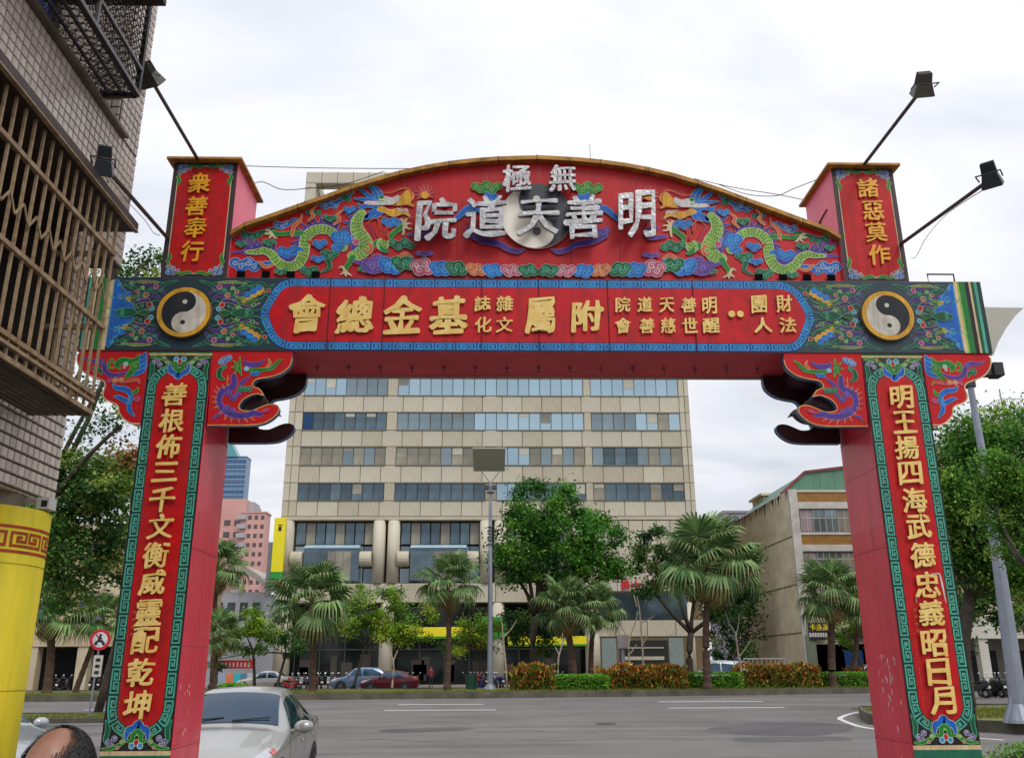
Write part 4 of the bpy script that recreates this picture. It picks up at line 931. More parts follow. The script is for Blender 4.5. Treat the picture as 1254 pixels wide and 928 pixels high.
sl = MB(); sl.box(-4.3, FX+.05, 2.6, 6.45, 5.868, 5.905); sl.build('window_sill', CONC, TB, bevel=.006)
sf = MB(); sf.box(-7, -4.8, 2.6, 6.2, 2.80, 2.83); sf.build('soffit', CONC, TB)
# hood above the lower window
h = MB(); h.box(FX-.2, -3.14, 2.6, 5.90, 4.745, 4.775); h.box(-3.17, -3.14, 2.6, 5.9, 4.775, 4.81)
h.prism([(FX-.2, 4.775), (-3.17, 4.775), (FX, 5.0), (FX-.2, 5.0)], 2.6, 5.9); h.build('window_hood', BRN, TB)
tr_ = MB(); tr_.box(-3.165, -3.135, 2.6, 5.905, 4.74, 4.75); tr_.build('hood_edge', RUST, TB)
# lower window: black sheet stands in for the dark room behind frame and cage
wn = thing('window', None, None, (FX, 5, 0)); wn.parent = TB; wn.location = (0, 0, 0); ORG[wn.name] = Vector((FX, 5, 0))
m = MB(); m.box(-4.24, -4.2, 2.8, 6.3, 3.62, 4.84); m.build('dark_room_sheet', DARK, wn)
m = MB()
for y in (3.4, 4.2, 5.0, 5.8): m.box(-4.2, -4.16, y-.03, y+.03, 3.62, 4.84)
m.box(-4.2, -4.16, 2.8, 6.3, 4.25, 4.3); m.build('window_frame', mat('brown_alloy_frame', (96, 84, 66), .4, metal=.4), wn)
def vpart(parent, name):
    o = bpy.data.objects.new(name, None); sc.collection.objects.link(o); o.parent = parent; ORG[o.name] = org(parent); return o
cg = vpart(TB, 'window_cage')
cxp = -3.2; y0_, y1_ = 3.0, 5.70; z0_, z1_ = 3.335, 4.75
barm = MB(); barm.box(-.0075, .0075, -.0075, .0075, 0, z1_-z0_); b0 = barm.build('bar', RUST, cg, local=True)
ys = [y1_-.01-k*.108 for k in range(25)]
first = True
for y in ys:
    o = b0 if first else copy_of(b0, cg); first = False; o.location = (cxp-FX+.0, y-5, z0_)
for k in range(1, 4): o = copy_of(b0, cg); o.location = (cxp-FX-.1*k, y1_-5-.01, z0_)
rm = MB()
for z in (z0_, 3.46, 3.93, 4.47): rm.box(cxp-.014, cxp+.016, y0_, y1_+.005, z-.014, z+.014); rm.box(FX, cxp, y1_-.03, y1_+.005, z-.016, z+.016)
for z in (3.44,): rm.box(cxp-.01, cxp+.02, y0_, y1_, z-.04, z-.02)
rm.build('rail', RUST, cg)
zg = MB()
for k in range(18):
    a = y1_-.06-k*.15; z = 4.16
    for (p, q) in (((a, z-.05), (a-.075, z+.05)), ((a-.075, z+.05), (a-.15, z-.05))):
        zg.bar((cxp+.012, p[0], p[1]), (cxp+.012, q[0], q[1]), .008, .012)
zg.build('zigzag_bracing', RUST, cg)
# cage floor with slats and clutter
fl = MB()
for k in range(9): fl.box(cxp-.05*k-.03, cxp-.05*k, y0_, y1_, z0_-.02, z0_-.005)
fl.build('cage_floor', mat('rusty_floor_sheet', (78, 62, 46), .8, scale=9, col2=(44, 34, 26)), cg)
# upper cage with dark scroll grille and eave
ug = vpart(TB, 'upper_window_cage')
IR = mat('dark_iron_grille', (38, 30, 34), .5, metal=.3, var=.3, scale=12); GRB = mat('grey_frame_bar', (104, 100, 100), .5, metal=.3, scale=8)
uy, uz0, uz1, ux = 5.93, 5.92, 7.3, -3.30
m = MB()
for (a, b) in (((ux, uy, uz0), (ux, 3.4, uz0)), ((ux, uy, uz0), (ux, uy, uz1)), ((ux, uy, uz0), (FX-.1, uy, uz0)), ((ux, uy, uz1), (ux, 3.4, uz1)), ((ux, uy, uz1), (FX-.1, uy, uz1))): m.bar(a, b, .035, .035)
for k in range(1, 3): m.bar((ux-.1*k, uy, uz0), (ux-.1*k, 3.4, uz0), .02, .02)
m.build('cage_frame', IR, ug)
m = MB(); m.bar((ux+.01, uy, uz0+.22), (ux+.01, 3.4, uz0+.22), .026, .026); m.bar((ux+.012, uy, uz0), (ux+.012, 3.4, uz0), .03, .03)
for y in (5.15, 4.5, 3.9): m.bar((ux+.01, y, uz0), (ux+.01, y, uz1), .024, .024)
m.build('outer_rails', GRB, ug)
def lattice(m, f, W_, H_, cell=.085, r=.0035):
    nx_, nz_ = int(W_/cell), int(H_/cell)
    for i in range(nx_):
        for j in range(nz_):
            u, v = (i+.5)*cell, (j+.5)*cell; k = cell*.62
            pts = [(u-k, v), (u-k*.3, v+k*.35), (u, v+k), (u+k*.35, v+k*.3), (u+k, v), (u+k*.3, v-k*.35), (u, v-k), (u-k*.35, v-k*.3), (u-k, v)]
            m.tube([f(a, b) for a, b in pts], r, 3, cap=False)
m = MB(); lattice(m, lambda a, b: (FX-.1+a*1.0, uy, uz0+b), .4, 1.36, .06); m.build('end_lattice', IR, ug, kind='stuff')
m = MB(); lattice(m, lambda a, b: (ux, uy-a, uz0+b), 1.6, 1.36, .07); m.build('front_lattice', IR, ug, kind='stuff')
m = MB(); lattice(m, lambda a, b: (ux-b, uy-a, uz0), 1.6, .3, .07); m.build('floor_lattice', IR, ug, kind='stuff')
m = MB(); m.box(-4.26, -4.24, 2.8, 6.3, 5.9, 8.2); m.build('window_glass', BGL, TB)
m = MB()
for y in (5.2, 5.9, 6.28, 4.5, 3.8): m.box(-4.24, -4.2, y-.035, y+.035, 5.9, 8.2)
for z in (6.35, 7.1): m.box(-4.24, -4.2, 2.8, 6.3, z-.03, z+.03)
m.build('window_frame', BRN, TB)
q = at(200, 8, 0, -3.12); m = MB(); m.box(FX-.3, -3.1, 3.2, q.y, q.z, q.z+.05); m.prism([(FX-.3, q.z+.05), (-3.12, q.z+.05), (FX-.3, q.z+.25)], 3.2, q.y); m.build('upper_hood', BRN, TB)
# yellow column: the sight line through its right edge is a tangent
d = at(40, 790, 1, 6) - CAM; ang = math.atan2(d.x, d.y); RAD = .42; D_ = 6.7; a2 = ang-math.asin(RAD/D_)
ccx, ccy = CX+D_*math.sin(a2), D_*math.cos(a2)
YEL = mat('yellow_column_paint', (214, 188, 16), .5, scale=3.5, streak=.3, col2=(184, 172, 8), dirt=.2)
m = MB(); m.cyl((ccx, ccy), RAD, 0, 2.71, 48); cap_ = MB(); cap_.cyl((ccx, ccy), RAD*.6, 2.71, 2.835, 32); cap_.build('column_cap', CONC, TB); col_ = m.build('round_column', YEL, TB, smooth=False)
for f in col_.data.polygons: f.use_smooth = abs(f.normal.z) < .5
RT = hx((176, 60, 30))
A = Art(lambda q, h: (ccx+(RAD+.002+h)*math.sin(q[0]/RAD), ccy-(RAD+.002+h)*math.cos(q[0]/RAD), q[1]), .00008)
zb1, zb0 = 2.575, 2.425
per = 2*math.pi*RAD
for (z, hgt) in ((zb1, .018), (zb0, .018)):
    for k in range(48):
        a, b = per*k/48, per*(k+1)/48
        A.hold = k > 0; A._add([(a, z), (b, z), (b, z+hgt), (a, z+hgt)], [(0, 1, 2, 3)], RT)
A.hold = False
A.fret([(per*k/48, (zb0+zb1)/2+.009) for k in range(49)], .048, .135, RT, .017)
A.build('red_key_band', ART, col_)
m = MB()
for z in (1.62, .9, 2.36): m.tube([(ccx, ccy, z), (ccx, ccy, z+.004)], RAD+.0015, 48)
m.build('sheet_seam', mat('yellow_seam', (150, 132, 30), .6), col_)
# small camera bracket under the soffit
q = at(60, 617, 1, 5.9); m = MB(); m.box(q.x-.05, q.x+.03, q.y-.06, q.y+.04, q.z-.04, q.z+.035); cam_ = m.build('junction_box', mat('pale_box', (196, 196, 190), .4), TB)
m = MB(); m.box(q.x-.02, q.x+.018, q.y-.064, q.y-.06, q.z-.026, q.z+.014); m.build('socket', BLK, cam_)
# AC condenser edge seen past the wall
q = at(137, 325, 1, 7.1); m = MB(); m.cyl((0, 0), .13, 0, .03, 14); v = [(q.x-.02+z*.4, q.y+x*.0+.02*0+x, q.z+y) for x, y, z in m.v]; m.v = v
ac = m.build('fan_cover', mat('dark_fan', (52, 44, 44), .5), TB)
# ================================================================== GROUND, ROAD, KERBS
ASPH = mat('asphalt', (122, 118, 116), .85, scale=.25, col2=(100, 97, 96), bump=.25, bscale=60, spec=.3)
_n = ASPH.node_tree  # long worn wheel tracks and patches along the road
_b = _n.nodes['Principled BSDF']; _src = _b.inputs['Base Color'].links[0].from_socket
_tc = _n.nodes.new('ShaderNodeTexCoord'); _mp = _n.nodes.new('ShaderNodeMapping'); _mp.inputs['Scale'].default_value = (.05, .8, 1); _n.links.new(_tc.outputs['Object'], _mp.inputs[0])
_nz = _n.nodes.new('ShaderNodeTexNoise'); _nz.inputs['Scale'].default_value = 1.1; _nz.inputs['Detail'].default_value = 7; _nz.inputs['Roughness'].default_value = .7; _n.links.new(_mp.outputs[0], _nz.inputs[0])
_r = _n.nodes.new('ShaderNodeMapRange'); _r.inputs[1].default_value = .35; _r.inputs[2].default_value = .65; _r.inputs[3].default_value = .72; _r.inputs[4].default_value = 1.12; _n.links.new(_nz.outputs[0], _r.inputs[0])
_m = _n.nodes.new('ShaderNodeMix'); _m.data_type = 'RGBA'; _m.blend_type = 'MULTIPLY'; _m.inputs[0].default_value = 1; _n.links.new(_src, _m.inputs[6]); _n.links.new(_r.outputs[0], _m.inputs[7]); _n.links.new(_m.outputs[2], _b.inputs['Base Color'])
KERB = mat('mossy_kerb_concrete', (98, 92, 80), .9, scale=1.2, col2=(58, 58, 44), bump=.3, bscale=20)
LAWN = mat('lawn_green', (92, 112, 44), .9, scale=.8, col2=(120, 104, 66), bump=.3)
WLINE = mat('worn_white_line', (226, 224, 220), .7, scale=6, col2=(176, 174, 170))
PAVE = mat('pavement_paving', (150, 140, 130), .8, scale=2, bump=.1)
m = MB(); m.add([(-900, -200, 0), (900, -200, 0), (900, 1500, 0), (-900, 1500, 0)], [(0, 1, 2, 3)]); g_ = m.build('road', ASPH, fix=False, kind='structure')
def gp(px, py, z=0): p = at(px, py, 2, z); return (p.x, p.y)
def island(name, edge, h, far, label=None):
    """raised planting bed: edge = outline points (x, y), closed"""
    m = MB(); n = len(edge)
    w_ = .18; c = Vector((sum(p[0] for p in edge)/n, sum(p[1] for p in edge)/n))
    inn_ = []
    for i in range(n):
        a, b, d = Vector(edge[i-1]), Vector(edge[i]), Vector(edge[(i+1) % n]); t = ((b-a).normalized()+(d-b).normalized()); t = t.normalized(); q = Vector((-t.y, t.x))
        inn_.append(b+q*w_)
    vs = [(p[0], p[1], 0) for p in edge]+[(p[0]+(q.x-p[0])*.15, p[1]+(q.y-p[1])*.15, h) for p, q in zip(edge, inn_)]+[(q.x, q.y, h) for q in inn_]+[(q.x, q.y, h-.08) for q in inn_]
    fs = [(i+k*n, (i+1) % n+k*n, (i+1) % n+(k+1)*n, i+(k+1)*n) for i in range(n) for k in range(3)]
    m.add(vs, fs).build(name+'_kerb', KERB, kind='structure')
    t = MB(); t.add([(q.x, q.y, h-.05) for q in inn_], [tuple(range(n))]).build(name, LAWN, kind='structure')
    return inn_
med = [(-95, 49.5), (-45, 51.5), (-22, 52.6), (-9.5, 52.9), (4.2, 54.6), (14.2, 56.5), (24, 59), (45, 63.5), (80, 70), (80, 76), (45, 71), (24, 67.5), (-9.5, 64), (-45, 63), (-95, 61)]
island('median_lawn', med, .36, 0)
# right island with a rounded nose
rn = [gp(1052, 874), gp(1054, 880), gp(1064, 886.5), gp(1100, 890), gp(1190, 895.5), gp(1254, 898.5), (24.0, 24.2), (60, 22), (60, 33), (30, 34.5)]
f1 = gp(1150, 861, .3); f2 = gp(1075, 864, .3); rn += [f1, f2]
island('right_lawn', rn, .3, 0)
# left island
ln = [(-60, 31), (-16, 32.0), (-10.4, 32.6), (-9.6, 34.5), (-10.4, 36.2), (-18, 36.6), (-60, 36)]
island('left_lawn', ln, .16, 0)
# grass blades on the beds
def blades(name, polyfn, n, h, seed, cols=((96, 122, 40), (130, 130, 60))):
    rd = random.Random(seed); m = MB(); k = 0
    c1, c2 = hx(cols[0]), hx(cols[1])
    while k < n:
        x, y, z = polyfn(rd); a = rd.uniform(0, 6.28); w_ = rd.uniform(.012, .03)*h/.1; hh = h*rd.uniform(.5, 1.3); t = rd.random()
        m.add([(x-w_*math.cos(a), y-w_*math.sin(a), z), (x+w_*math.cos(a), y+w_*math.sin(a), z), (x+rd.gauss(0, .3)*h, y+rd.gauss(0, .3)*h, z+hh)], [(0, 1, 2)], tuple(c1[i]*(1-t)+c2[i]*t for i in range(3))); k += 1
    return m.build(name, mat('grass_blade', (255, 255, 255), .8, attr=True, scale=.6, var=.3, trans=.2, spec=.2), fix=False, kind='stuff')
def medy(x):
    for a, b in zip(med, med[1:]):
        if a[0] <= x <= b[0]: return a[1]+(b[1]-a[1])*(x-a[0])/(b[0]-a[0])
    return 60
blades('grass', lambda rd: (lambda x: (x, medy(x)+.2+abs(rd.gauss(0, 1.6)), .31))(rd.uniform(-40, 40)), 16000, .13, 1)
blades('grass', lambda rd: (rd.uniform(12, 24), rd.uniform(27, 33), .25), 9000, .09, 2, ((100, 124, 44), (128, 120, 58)))
blades('grass', lambda rd: (rd.uniform(-24, -10.6), rd.uniform(32.4, 35.6), .11), 5000, .08, 3)
# markings
def mark(pts, label=None, z=.004, **kw):
    m = MB(); m.add([(x, y, z) for x, y in pts], [tuple(range(len(pts)))]); return m.build('lane_marking', WLINE, fix=False, kind='structure', **kw)
for (a, b, y, w_) in ((470, 607, 869.6, .42), (487, 592, 862.6, .5), (820, 963, 866.8, .46), (808, 936, 859.2, .55), (250, 300, 870, .42), (100, 150, 869, .42)):
    p, q = gp(a, y), gp(b, y-(b-a)*.004); mark([(p[0], p[1]), (q[0], q[1]), (q[0], q[1]+w_), (p[0], p[1]+w_)])
for off in (-.55,):
    L = [(x, y+off) for x, y in med[:8]]
    for (x0, y0), (x1, y1) in zip(L, L[1:]): mark([(x0, y0), (x1, y1), (x1, y1+.12), (x0, y0+.12)])
cv = catmull([Vector(gp(*p)) for p in ((1100, 866.5), (1052, 871.5), (1030, 878), (1034, 882.5), (1062, 891), (1120, 897), (1230, 906))], 6)
m = MB(); vs = []
for i, p in enumerate(cv):
    d = (cv[min(i+1, len(cv)-1)]-cv[max(i-1, 0)]).normalized(); q = Vector((-d.y, d.x))*.09; vs += [(p.x+q.x, p.y+q.y, .005), (p.x-q.x, p.y-q.y, .005)]
m.add(vs, [(2*i, 2*i+1, 2*i+3, 2*i+2) for i in range(len(cv)-1)]).build('nose_marking', WLINE, fix=False, kind='structure')
mark([(-40, 31.2), (-10, 31.9), (-10, 32.05), (-40, 31.35)])
# repairs, stains and cracks in the road
PATCH = mat('dark_road_patch', (74, 72, 74), .8, scale=.5, col2=(92, 90, 92), spec=.3); rd = random.Random(6)
for pts in (((862, 893), (935, 884), (1030, 886), (1042, 893), (1000, 900), (905, 899)), ((905, 903), (1020, 902), (1035, 906), (920, 908)), ((470, 893), (560, 890), (575, 893), (480, 897))):
    m = MB(); P = catmull([Vector(gp(*p)) for p in pts], 5, True); m.add([(p.x+rd.gauss(0, .03), p.y+rd.gauss(0, .06), .003) for p in P], [tuple(range(len(P)))]); m.build('road_patch', PATCH, fix=False, kind='structure')
CRK = mat('road_crack', (48, 46, 46), .95, var=0)
for pts in (((400, 908), (460, 905), (520, 907), (600, 904), (690, 906), (780, 903), (860, 905)), ((500, 884), (560, 887), (600, 883), (650, 886)), ((640, 893), (700, 898), (730, 896)), ((700, 884), (745, 893), (760, 899)), ((380, 895), (430, 892), (500, 893))):
    m = MB(); P = catmull([Vector(gp(*p)) for p in pts], 8); V = []
    for i, p in enumerate(P): w_ = .012+.018*rd.random(); dy_ = rd.gauss(0, .05); V += [(p.x, p.y-w_+dy_, .0045), (p.x, p.y+w_+dy_, .0045)]
    m.add(V, [(2*i, 2*i+2, 2*i+3, 2*i+1) for i in range(len(P)-1)]); m.build('road_crack', CRK, fix=False, kind='structure')
p = gp(742, 886); m = MB(); m.cyl(p, .33, -.01, .006, 20); m.build('manhole_cover', mat('cast_iron', (60, 58, 56), .6, metal=.5, bump=.4), None, label='round iron manhole cover in the middle of the road', cat='manhole cover')
# far pavement
m = MB(); m.box(-100, 100, 80.5, 112, 0, .15); m.build('far_pavement', PAVE, kind='structure')

# ================================================================== OFFICE BUILDING ACROSS THE ROAD
OY = 84.0
OB = thing('office_building', 'nine storey beige office building with ribbon windows and an open frame on its roof', 'building', (0, OY, 0))
CREAM = mat('beige_cladding', (202, 195, 178), .7, scale=.35, streak=.4, col2=(180, 173, 154), rnd=.05, dirt=.2); CREAM2 = mat('stained_beige_cladding', (194, 186, 166), .7, scale=.5, streak=.3, col2=(172, 162, 142), rnd=.06, dirt=.3)
JOINT = mat('rust_stained_joint', (116, 96, 68), .8, scale=2)
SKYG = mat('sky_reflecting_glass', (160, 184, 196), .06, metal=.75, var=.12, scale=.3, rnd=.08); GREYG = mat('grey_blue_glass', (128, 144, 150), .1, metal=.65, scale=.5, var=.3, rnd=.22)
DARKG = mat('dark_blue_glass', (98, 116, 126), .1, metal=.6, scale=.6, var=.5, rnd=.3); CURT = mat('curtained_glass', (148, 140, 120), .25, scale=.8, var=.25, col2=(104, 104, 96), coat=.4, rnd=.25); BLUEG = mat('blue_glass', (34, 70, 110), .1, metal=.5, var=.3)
FRAME = mat('window_mullion', (120, 116, 104), .5); SHADOWR = mat('opening_shade', (24, 26, 26), .7)  # near-black sheets paint in the shade inside openings
OX0, OX1 = -20.05, 19.03
BLIND = mat('pale_roller_blind', (188, 184, 170), .6, rnd=.12)
glz = [(26.9, 28.75), (23.43, 25.24), (19.97, 21.81), (16.59, 18.31)]
core = MB(); core.box(OX0+.02, OX1-.02, OY+.1, OY+26, 14.74, 46); core.box(8.6, OX1-.02, OY+.1, OY+26, 0, 14.74); core.box(OX0+.02, 8.6, OY+3.2, OY+26, 0, 14.74); core.box(OX0+.1, 8.6, OY+.1, OY+3.2, 7.3, 9.0)
core.build('wall', JOINT, OB)
# cladding panels: every panel is a piece
PANEL = {}
def panel(x0, x1, z0, z1, m, y=OY, th=.1, name='cladding_panel', parent=None, gap=.045):
    w_, h_ = x1-x0-gap, z1-z0-gap; k = (round(w_, 2), round(h_, 2), m.name, name)
    par = parent or OB
    if k not in PANEL:
        b = MB(); e = .04; hw, hh = w_/2, h_/2
        b.add([(-hw, th, -hh), (hw, th, -hh), (hw, th, hh), (-hw, th, hh), (-hw, e, -hh), (hw, e, -hh), (hw, e, hh), (-hw, e, hh), (-hw+e, 0, -hh+e), (hw-e, 0, -hh+e), (hw-e, 0, hh-e), (-hw+e, 0, hh-e)],
              [(0, 1, 5, 4), (1, 2, 6, 5), (2, 3, 7, 6), (3, 0, 4, 7), (4, 5, 9, 8), (5, 6, 10, 9), (6, 7, 11, 10), (7, 4, 8, 11), (8, 9, 10, 11)])
        o = b.build(name, m, par, local=True); PANEL[k] = o
    else: o = copy_of(PANEL[k], par)
    po = org(par); o.location = ((x0+x1)/2-po.x, y-po.y, (z0+z1)/2-po.z); return o
cols = [OX0, -19.43, -18.66]+[-18.66+(27.66+9.0)*k/19 for k in range(1, 19)]+[18.0, 18.55, OX1]
bands = [(14.74, 16.59), (18.31, 19.97), (21.81, 23.43), (25.24, 26.9)]
rd = random.Random(2)
for z0, z1 in bands+[(28.75, 30.4)]:
    for a, b in zip(cols, cols[1:]):
        panel(a, b, z0+(.38 if (z0, z1) == bands[0] else 0), z1, CREAM if rd.random() < .7 else CREAM2)
panel(OX0, OX1, 14.74, 15.12, CREAM2, y=OY-.06, th=.16)
bays = [(-18.66, -10.56), (-9.55, -1.0), (.08, 8.58), (9.3, 18.0)]
def paneset(row, bi, k, px):  # pane tints chosen by place stand in for sky and building reflections
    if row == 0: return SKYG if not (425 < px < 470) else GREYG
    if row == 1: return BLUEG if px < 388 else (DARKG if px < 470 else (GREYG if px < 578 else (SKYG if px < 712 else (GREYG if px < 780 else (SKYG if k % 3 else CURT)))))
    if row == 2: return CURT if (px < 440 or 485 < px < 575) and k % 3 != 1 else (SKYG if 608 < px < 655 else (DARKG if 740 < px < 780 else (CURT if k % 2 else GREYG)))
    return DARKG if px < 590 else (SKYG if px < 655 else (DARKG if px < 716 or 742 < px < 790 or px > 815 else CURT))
for r_, (z0, z1) in enumerate(glz):
    for bi, (x0, x1) in enumerate(bays):
        n = 8
        for k in range(n):
            a = x0+(x1-x0)*k/n; b = x0+(x1-x0)*(k+1)/n; px = pxof(((a+b)/2, OY, (z0+z1)/2))[0]
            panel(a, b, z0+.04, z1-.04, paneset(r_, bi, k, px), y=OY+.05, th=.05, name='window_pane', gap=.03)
        for k in range(n):
            if rd.random() < .1:
                a = x0+(x1-x0)*k/n; b = x0+(x1-x0)*(k+1)/n; panel(a+.04, b-.04, z1-rd.choice((.5, .8, 1.1)), z1-.07, rd.choice((BLIND, CURT)), y=OY+.035, th=.01, name='roller_blind', gap=.03)
        if bi == 1: panel(x1, bays[2][0], z0+.04, z1-.04, SKYG if r_ < 2 else CURT, y=OY+.05, th=.05, name='window_pane', gap=.03)
        elif bi < 3: panel(x1, bays[bi+1][0], z0, z1, CREAM2, y=OY-.01)
    for a, b in ((cols[0], cols[1]), (cols[1], cols[2]), (18.0, 18.55), (18.55, OX1)): panel(a, b, z0, z1, CREAM)
m = MB()
for z0, z1 in glz:
    for x0, x1 in bays: m.box(x0, x1, OY-.03, OY+.05, z1-.05, z1+.0); m.box(x0, x1, OY-.06, OY+.05, z0-.03, z0+.05)
m.build('window_ledges', FRAME, OB, kind='stuff')
# upper floors, mostly behind the gate
m = MB(); g2 = MB(); z = 30.4
while z < 44:
    g2.box(OX0+1.4, OX1-1, OY+.04, OY+.1, z, z+1.8); m.box(OX0, OX1, OY, OY+.1, z+1.82, z+3.45); m.box(OX0, OX0+1.38, OY, OY+.1, z, z+1.8); m.box(OX1-1, OX1, OY, OY+.1, z, z+1.8); z += 3.47
m.build('upper_cladding', CREAM, OB, kind='stuff'); g2.build('upper_ribbon_glass', SKYG, OB, kind='stuff')
# open frame on the roof
fr = MB(); fr.box(OX0, OX0+1.1, OY, OY+1.4, 44.8, 50.25); fr.box(OX0, OX1, OY, OY+1.4, 50.25, 51.65); fr.box(OX0, OX0+1.1, OY+6, OY+7.4, 44.8, 50.25); fr.box(OX0, OX0+1.1, OY+1.4, OY+7.4, 50.25, 51.65); fr.box(OX1-1.1, OX1, OY, OY+1.4, 44.8, 50.25)
fr.build('roof_frame', CREAM, OB, bevel=.12)
jm = MB()
for k in range(1, 24): jm.box(OX0+k*1.65, OX0+k*1.65+.05, OY-.01, OY+1.41, 50.23, 51.66)
for z in (46.4, 48.1, 49.7): jm.box(OX0-.01, OX0+1.11, OY-.01, OY+1.41, z, z+.05)
jm.build('frame_joints', JOINT, OB, kind='stuff')
# two tall glazed bays with round columns between them
def rcol(x, r, z0, z1, y=OY+.35, name='round_column'):
    m = MB(); m.cyl((x, y), r, z0, z1, 18); o = m.build(name, CREAM, OB)
    for f in o.data.polygons: f.use_smooth = abs(f.normal.z) < .5
    return o
for x in (-19.35, -10.85, -9.5, -.9, .45, 7.8): rcol(x, .58, 9.0, 14.74)
for x0, x1 in ((-18.7, -11.4), (-8.9, -1.5), (1.05, 7.2)):
    n = 8
    for k in range(n):
        a, b = x0+(x1-x0)*k/n, x0+(x1-x0)*(k+1)/n
        panel(a, b, 12.6, 14.7, DARKG if k % 3 != 1 else CURT, y=OY+.9, name='window_pane', th=.05, gap=.05); panel(a, b, 9.05, 12.5, DARKG if k % 2 else GREYG, y=OY+.9, name='window_pane', th=.05, gap=.05)
    bx = MB(); bx.box(x0+1.0, x1-1.2, OY+.02, OY+.85, 9.2, 12.2); bx_ = bx.build('projecting_glass_bay', DARKG, OB)
    for k in range(7):
        a, b = x0+1.0+(x1-x0-2.2)*k/7, x0+1.0+(x1-x0-2.2)*(k+1)/7; mm_ = MB(); mm_.box(a+.02, b-.02, OY-.02, OY+.0, 9.3, 11.9); mm_.build('bay_pane', CURT if k in (3, 4, 5) else DARKG, bx_)
    lg = MB(); lg.prism([(OY-.1, 12.2), (OY-.1, 12.3), (OY+.85, 12.6), (OY+.85, 12.2)], x0+1.0, x1-1.2, axis=0); lg.build('glass_canopy', mat('pale_blue_canopy_glass', (176, 208, 226), .2, var=.05), bx_)
    for xx in (x0+.35, x1-.6):
        c_ = MB(); c_.tube([(xx-.55, OY+.1, 11.2), (xx+.55, OY+.1, 11.2)], .72, 16); c_.build('drum_balcony_end', CREAM2, OB, bevel=.1)
for k in range(10): panel(OX0+k*2.865, OX0+(k+1)*2.865, 7.25, 9.0, CREAM2 if k % 3 else CREAM)
# right hand section with tall narrow panels
for k in range(8):
    a, b = 8.6+k*1.304, 8.6+(k+1)*1.304
    panel(a, b, 12.3, 14.74, CREAM); panel(a, b, 9.9, 12.3, CREAM2 if k % 2 else CREAM); panel(a, b, 8.2, 9.9, CREAM)
m = MB(); m.box(9.4, 17.6, OY+.05, OY+.08, 5.7, 8.1); m.build('dark_window', DARKG, OB); 
for k in range(4): panel(8.6+k*2.6, 8.6+(k+1)*2.6, 4.2, 5.65, CREAM2)
m = MB(); m.box(11.2, 15.6, OY+.06, OY+.09, .3, 3.9); m.build('garage_opening', SHADOWR, OB)
m = MB(); m.box(15.7, 17.0, OY+.03, OY+.06, .2, 4.1); m.box(9.6, 10.9, OY+.03, OY+.06, .2, 4.1); m.build('pale_blue_panel', mat('pale_blue_panel', (132, 144, 142), .5), OB, kind='stuff')
m = MB(); m.box(11.6, 15.2, OY+.0, OY+.05, 2.2, 2.5); m.box(11.6, 15.2, OY, OY+.05, 3.2, 3.3); m.build('shutter_rail', CREAM2, OB, kind='stuff')
for (x, r) in ((-19.2, .75), (-9.9, .62), (.2, .62), (8.9, .75), (17.8, .6)): rcol(x, r, .15, 7.25, OY+.6)
sg = MB(); sg.box(OX0+.5, 8.5, OY+2.9, OY+3.1, .15, 7.2); sg.build('arcade_glass', mat('dark_shop_glass', (26, 34, 34), .12, metal=.2, var=.5, scale=.5), OB)
m = MB()
for x in [OX0+1.5+k*2.3 for k in range(12)]: m.box(x, x+.08, OY+2.8, OY+2.9, .15, 6.8)
m.box(OX0+.5, 8.5, OY+2.8, OY+2.9, 3.2, 3.3); m.build('shopfront_frame', mat('shopfront_metal', (90, 90, 84), .4, metal=.4), OB, kind='stuff')
# shelves / posters inside, low
m = MB(); rd = random.Random(7)
for k in range(16): x = rd.uniform(OX0+1, 8); m.box(x, x+rd.uniform(.5, 1.4), OY+2.7, OY+2.75, rd.uniform(.4, 1.2), rd.uniform(1.6, 3))
m.build('shop_display', mat('muted_display', (52, 56, 54), .6, scale=1.5, col2=(72, 58, 50)), OB, kind='stuff')
YS = mat('yellow_signboard', (232, 216, 20), .5, var=.08); GS = mat('green_signboard', (24, 150, 54), .5, var=.12)
def sign(x0, x1, z0, z1, m_, label, y=OY-.25, name='signboard', stripe=None):
    s = thing(name, label, 'sign', ((x0+x1)/2, y, z0)); m = MB(); m.box(x0, x1, y, y+.18, z0, z1); m.build('board', m_, s, bevel=.02)
    m = MB(); m.box(x0, x1, y-.012, y-.002, z0+.02, z0+(z1-z0)*.2); m.build('stripe', stripe or GS, s); return s
for (a, b, t, u) in ((463, 603, 768, 782),):
    sign(at(a, t, 1, OY)[0], at(b, t, 1, OY)[0], at(a, u, 1, OY)[2], at(a, t, 1, OY)[2], YS, 'yellow shop signboard over the arcade, behind the yellow green street tree')
sign(at(622, 780, 1, OY)[0], at(718, 780, 1, OY)[0], at(622, 791, 1, OY)[2], at(622, 779, 1, OY)[2], YS, 'yellow and green shop signboard behind the palm pair right of the lamp pole')
s = sign(at(590, 756, 1, OY)[0], at(621, 756, 1, OY)[0], at(600, 780, 1, OY)[2], at(600, 755, 1, OY)[2], GS, 'square green shop signboard behind the grey lamp pole')
m = MB(); q = at(606, 768, 1, OY-.26)
for k in range(7): m.box(q.x-.9+k*.28, q.x-.75+k*.28, OY-.262, OY-.252, q.z, q.z+.14)
m.build('sign_lettering', mat('sign_white', (220, 220, 214), .5), s, kind='stuff')
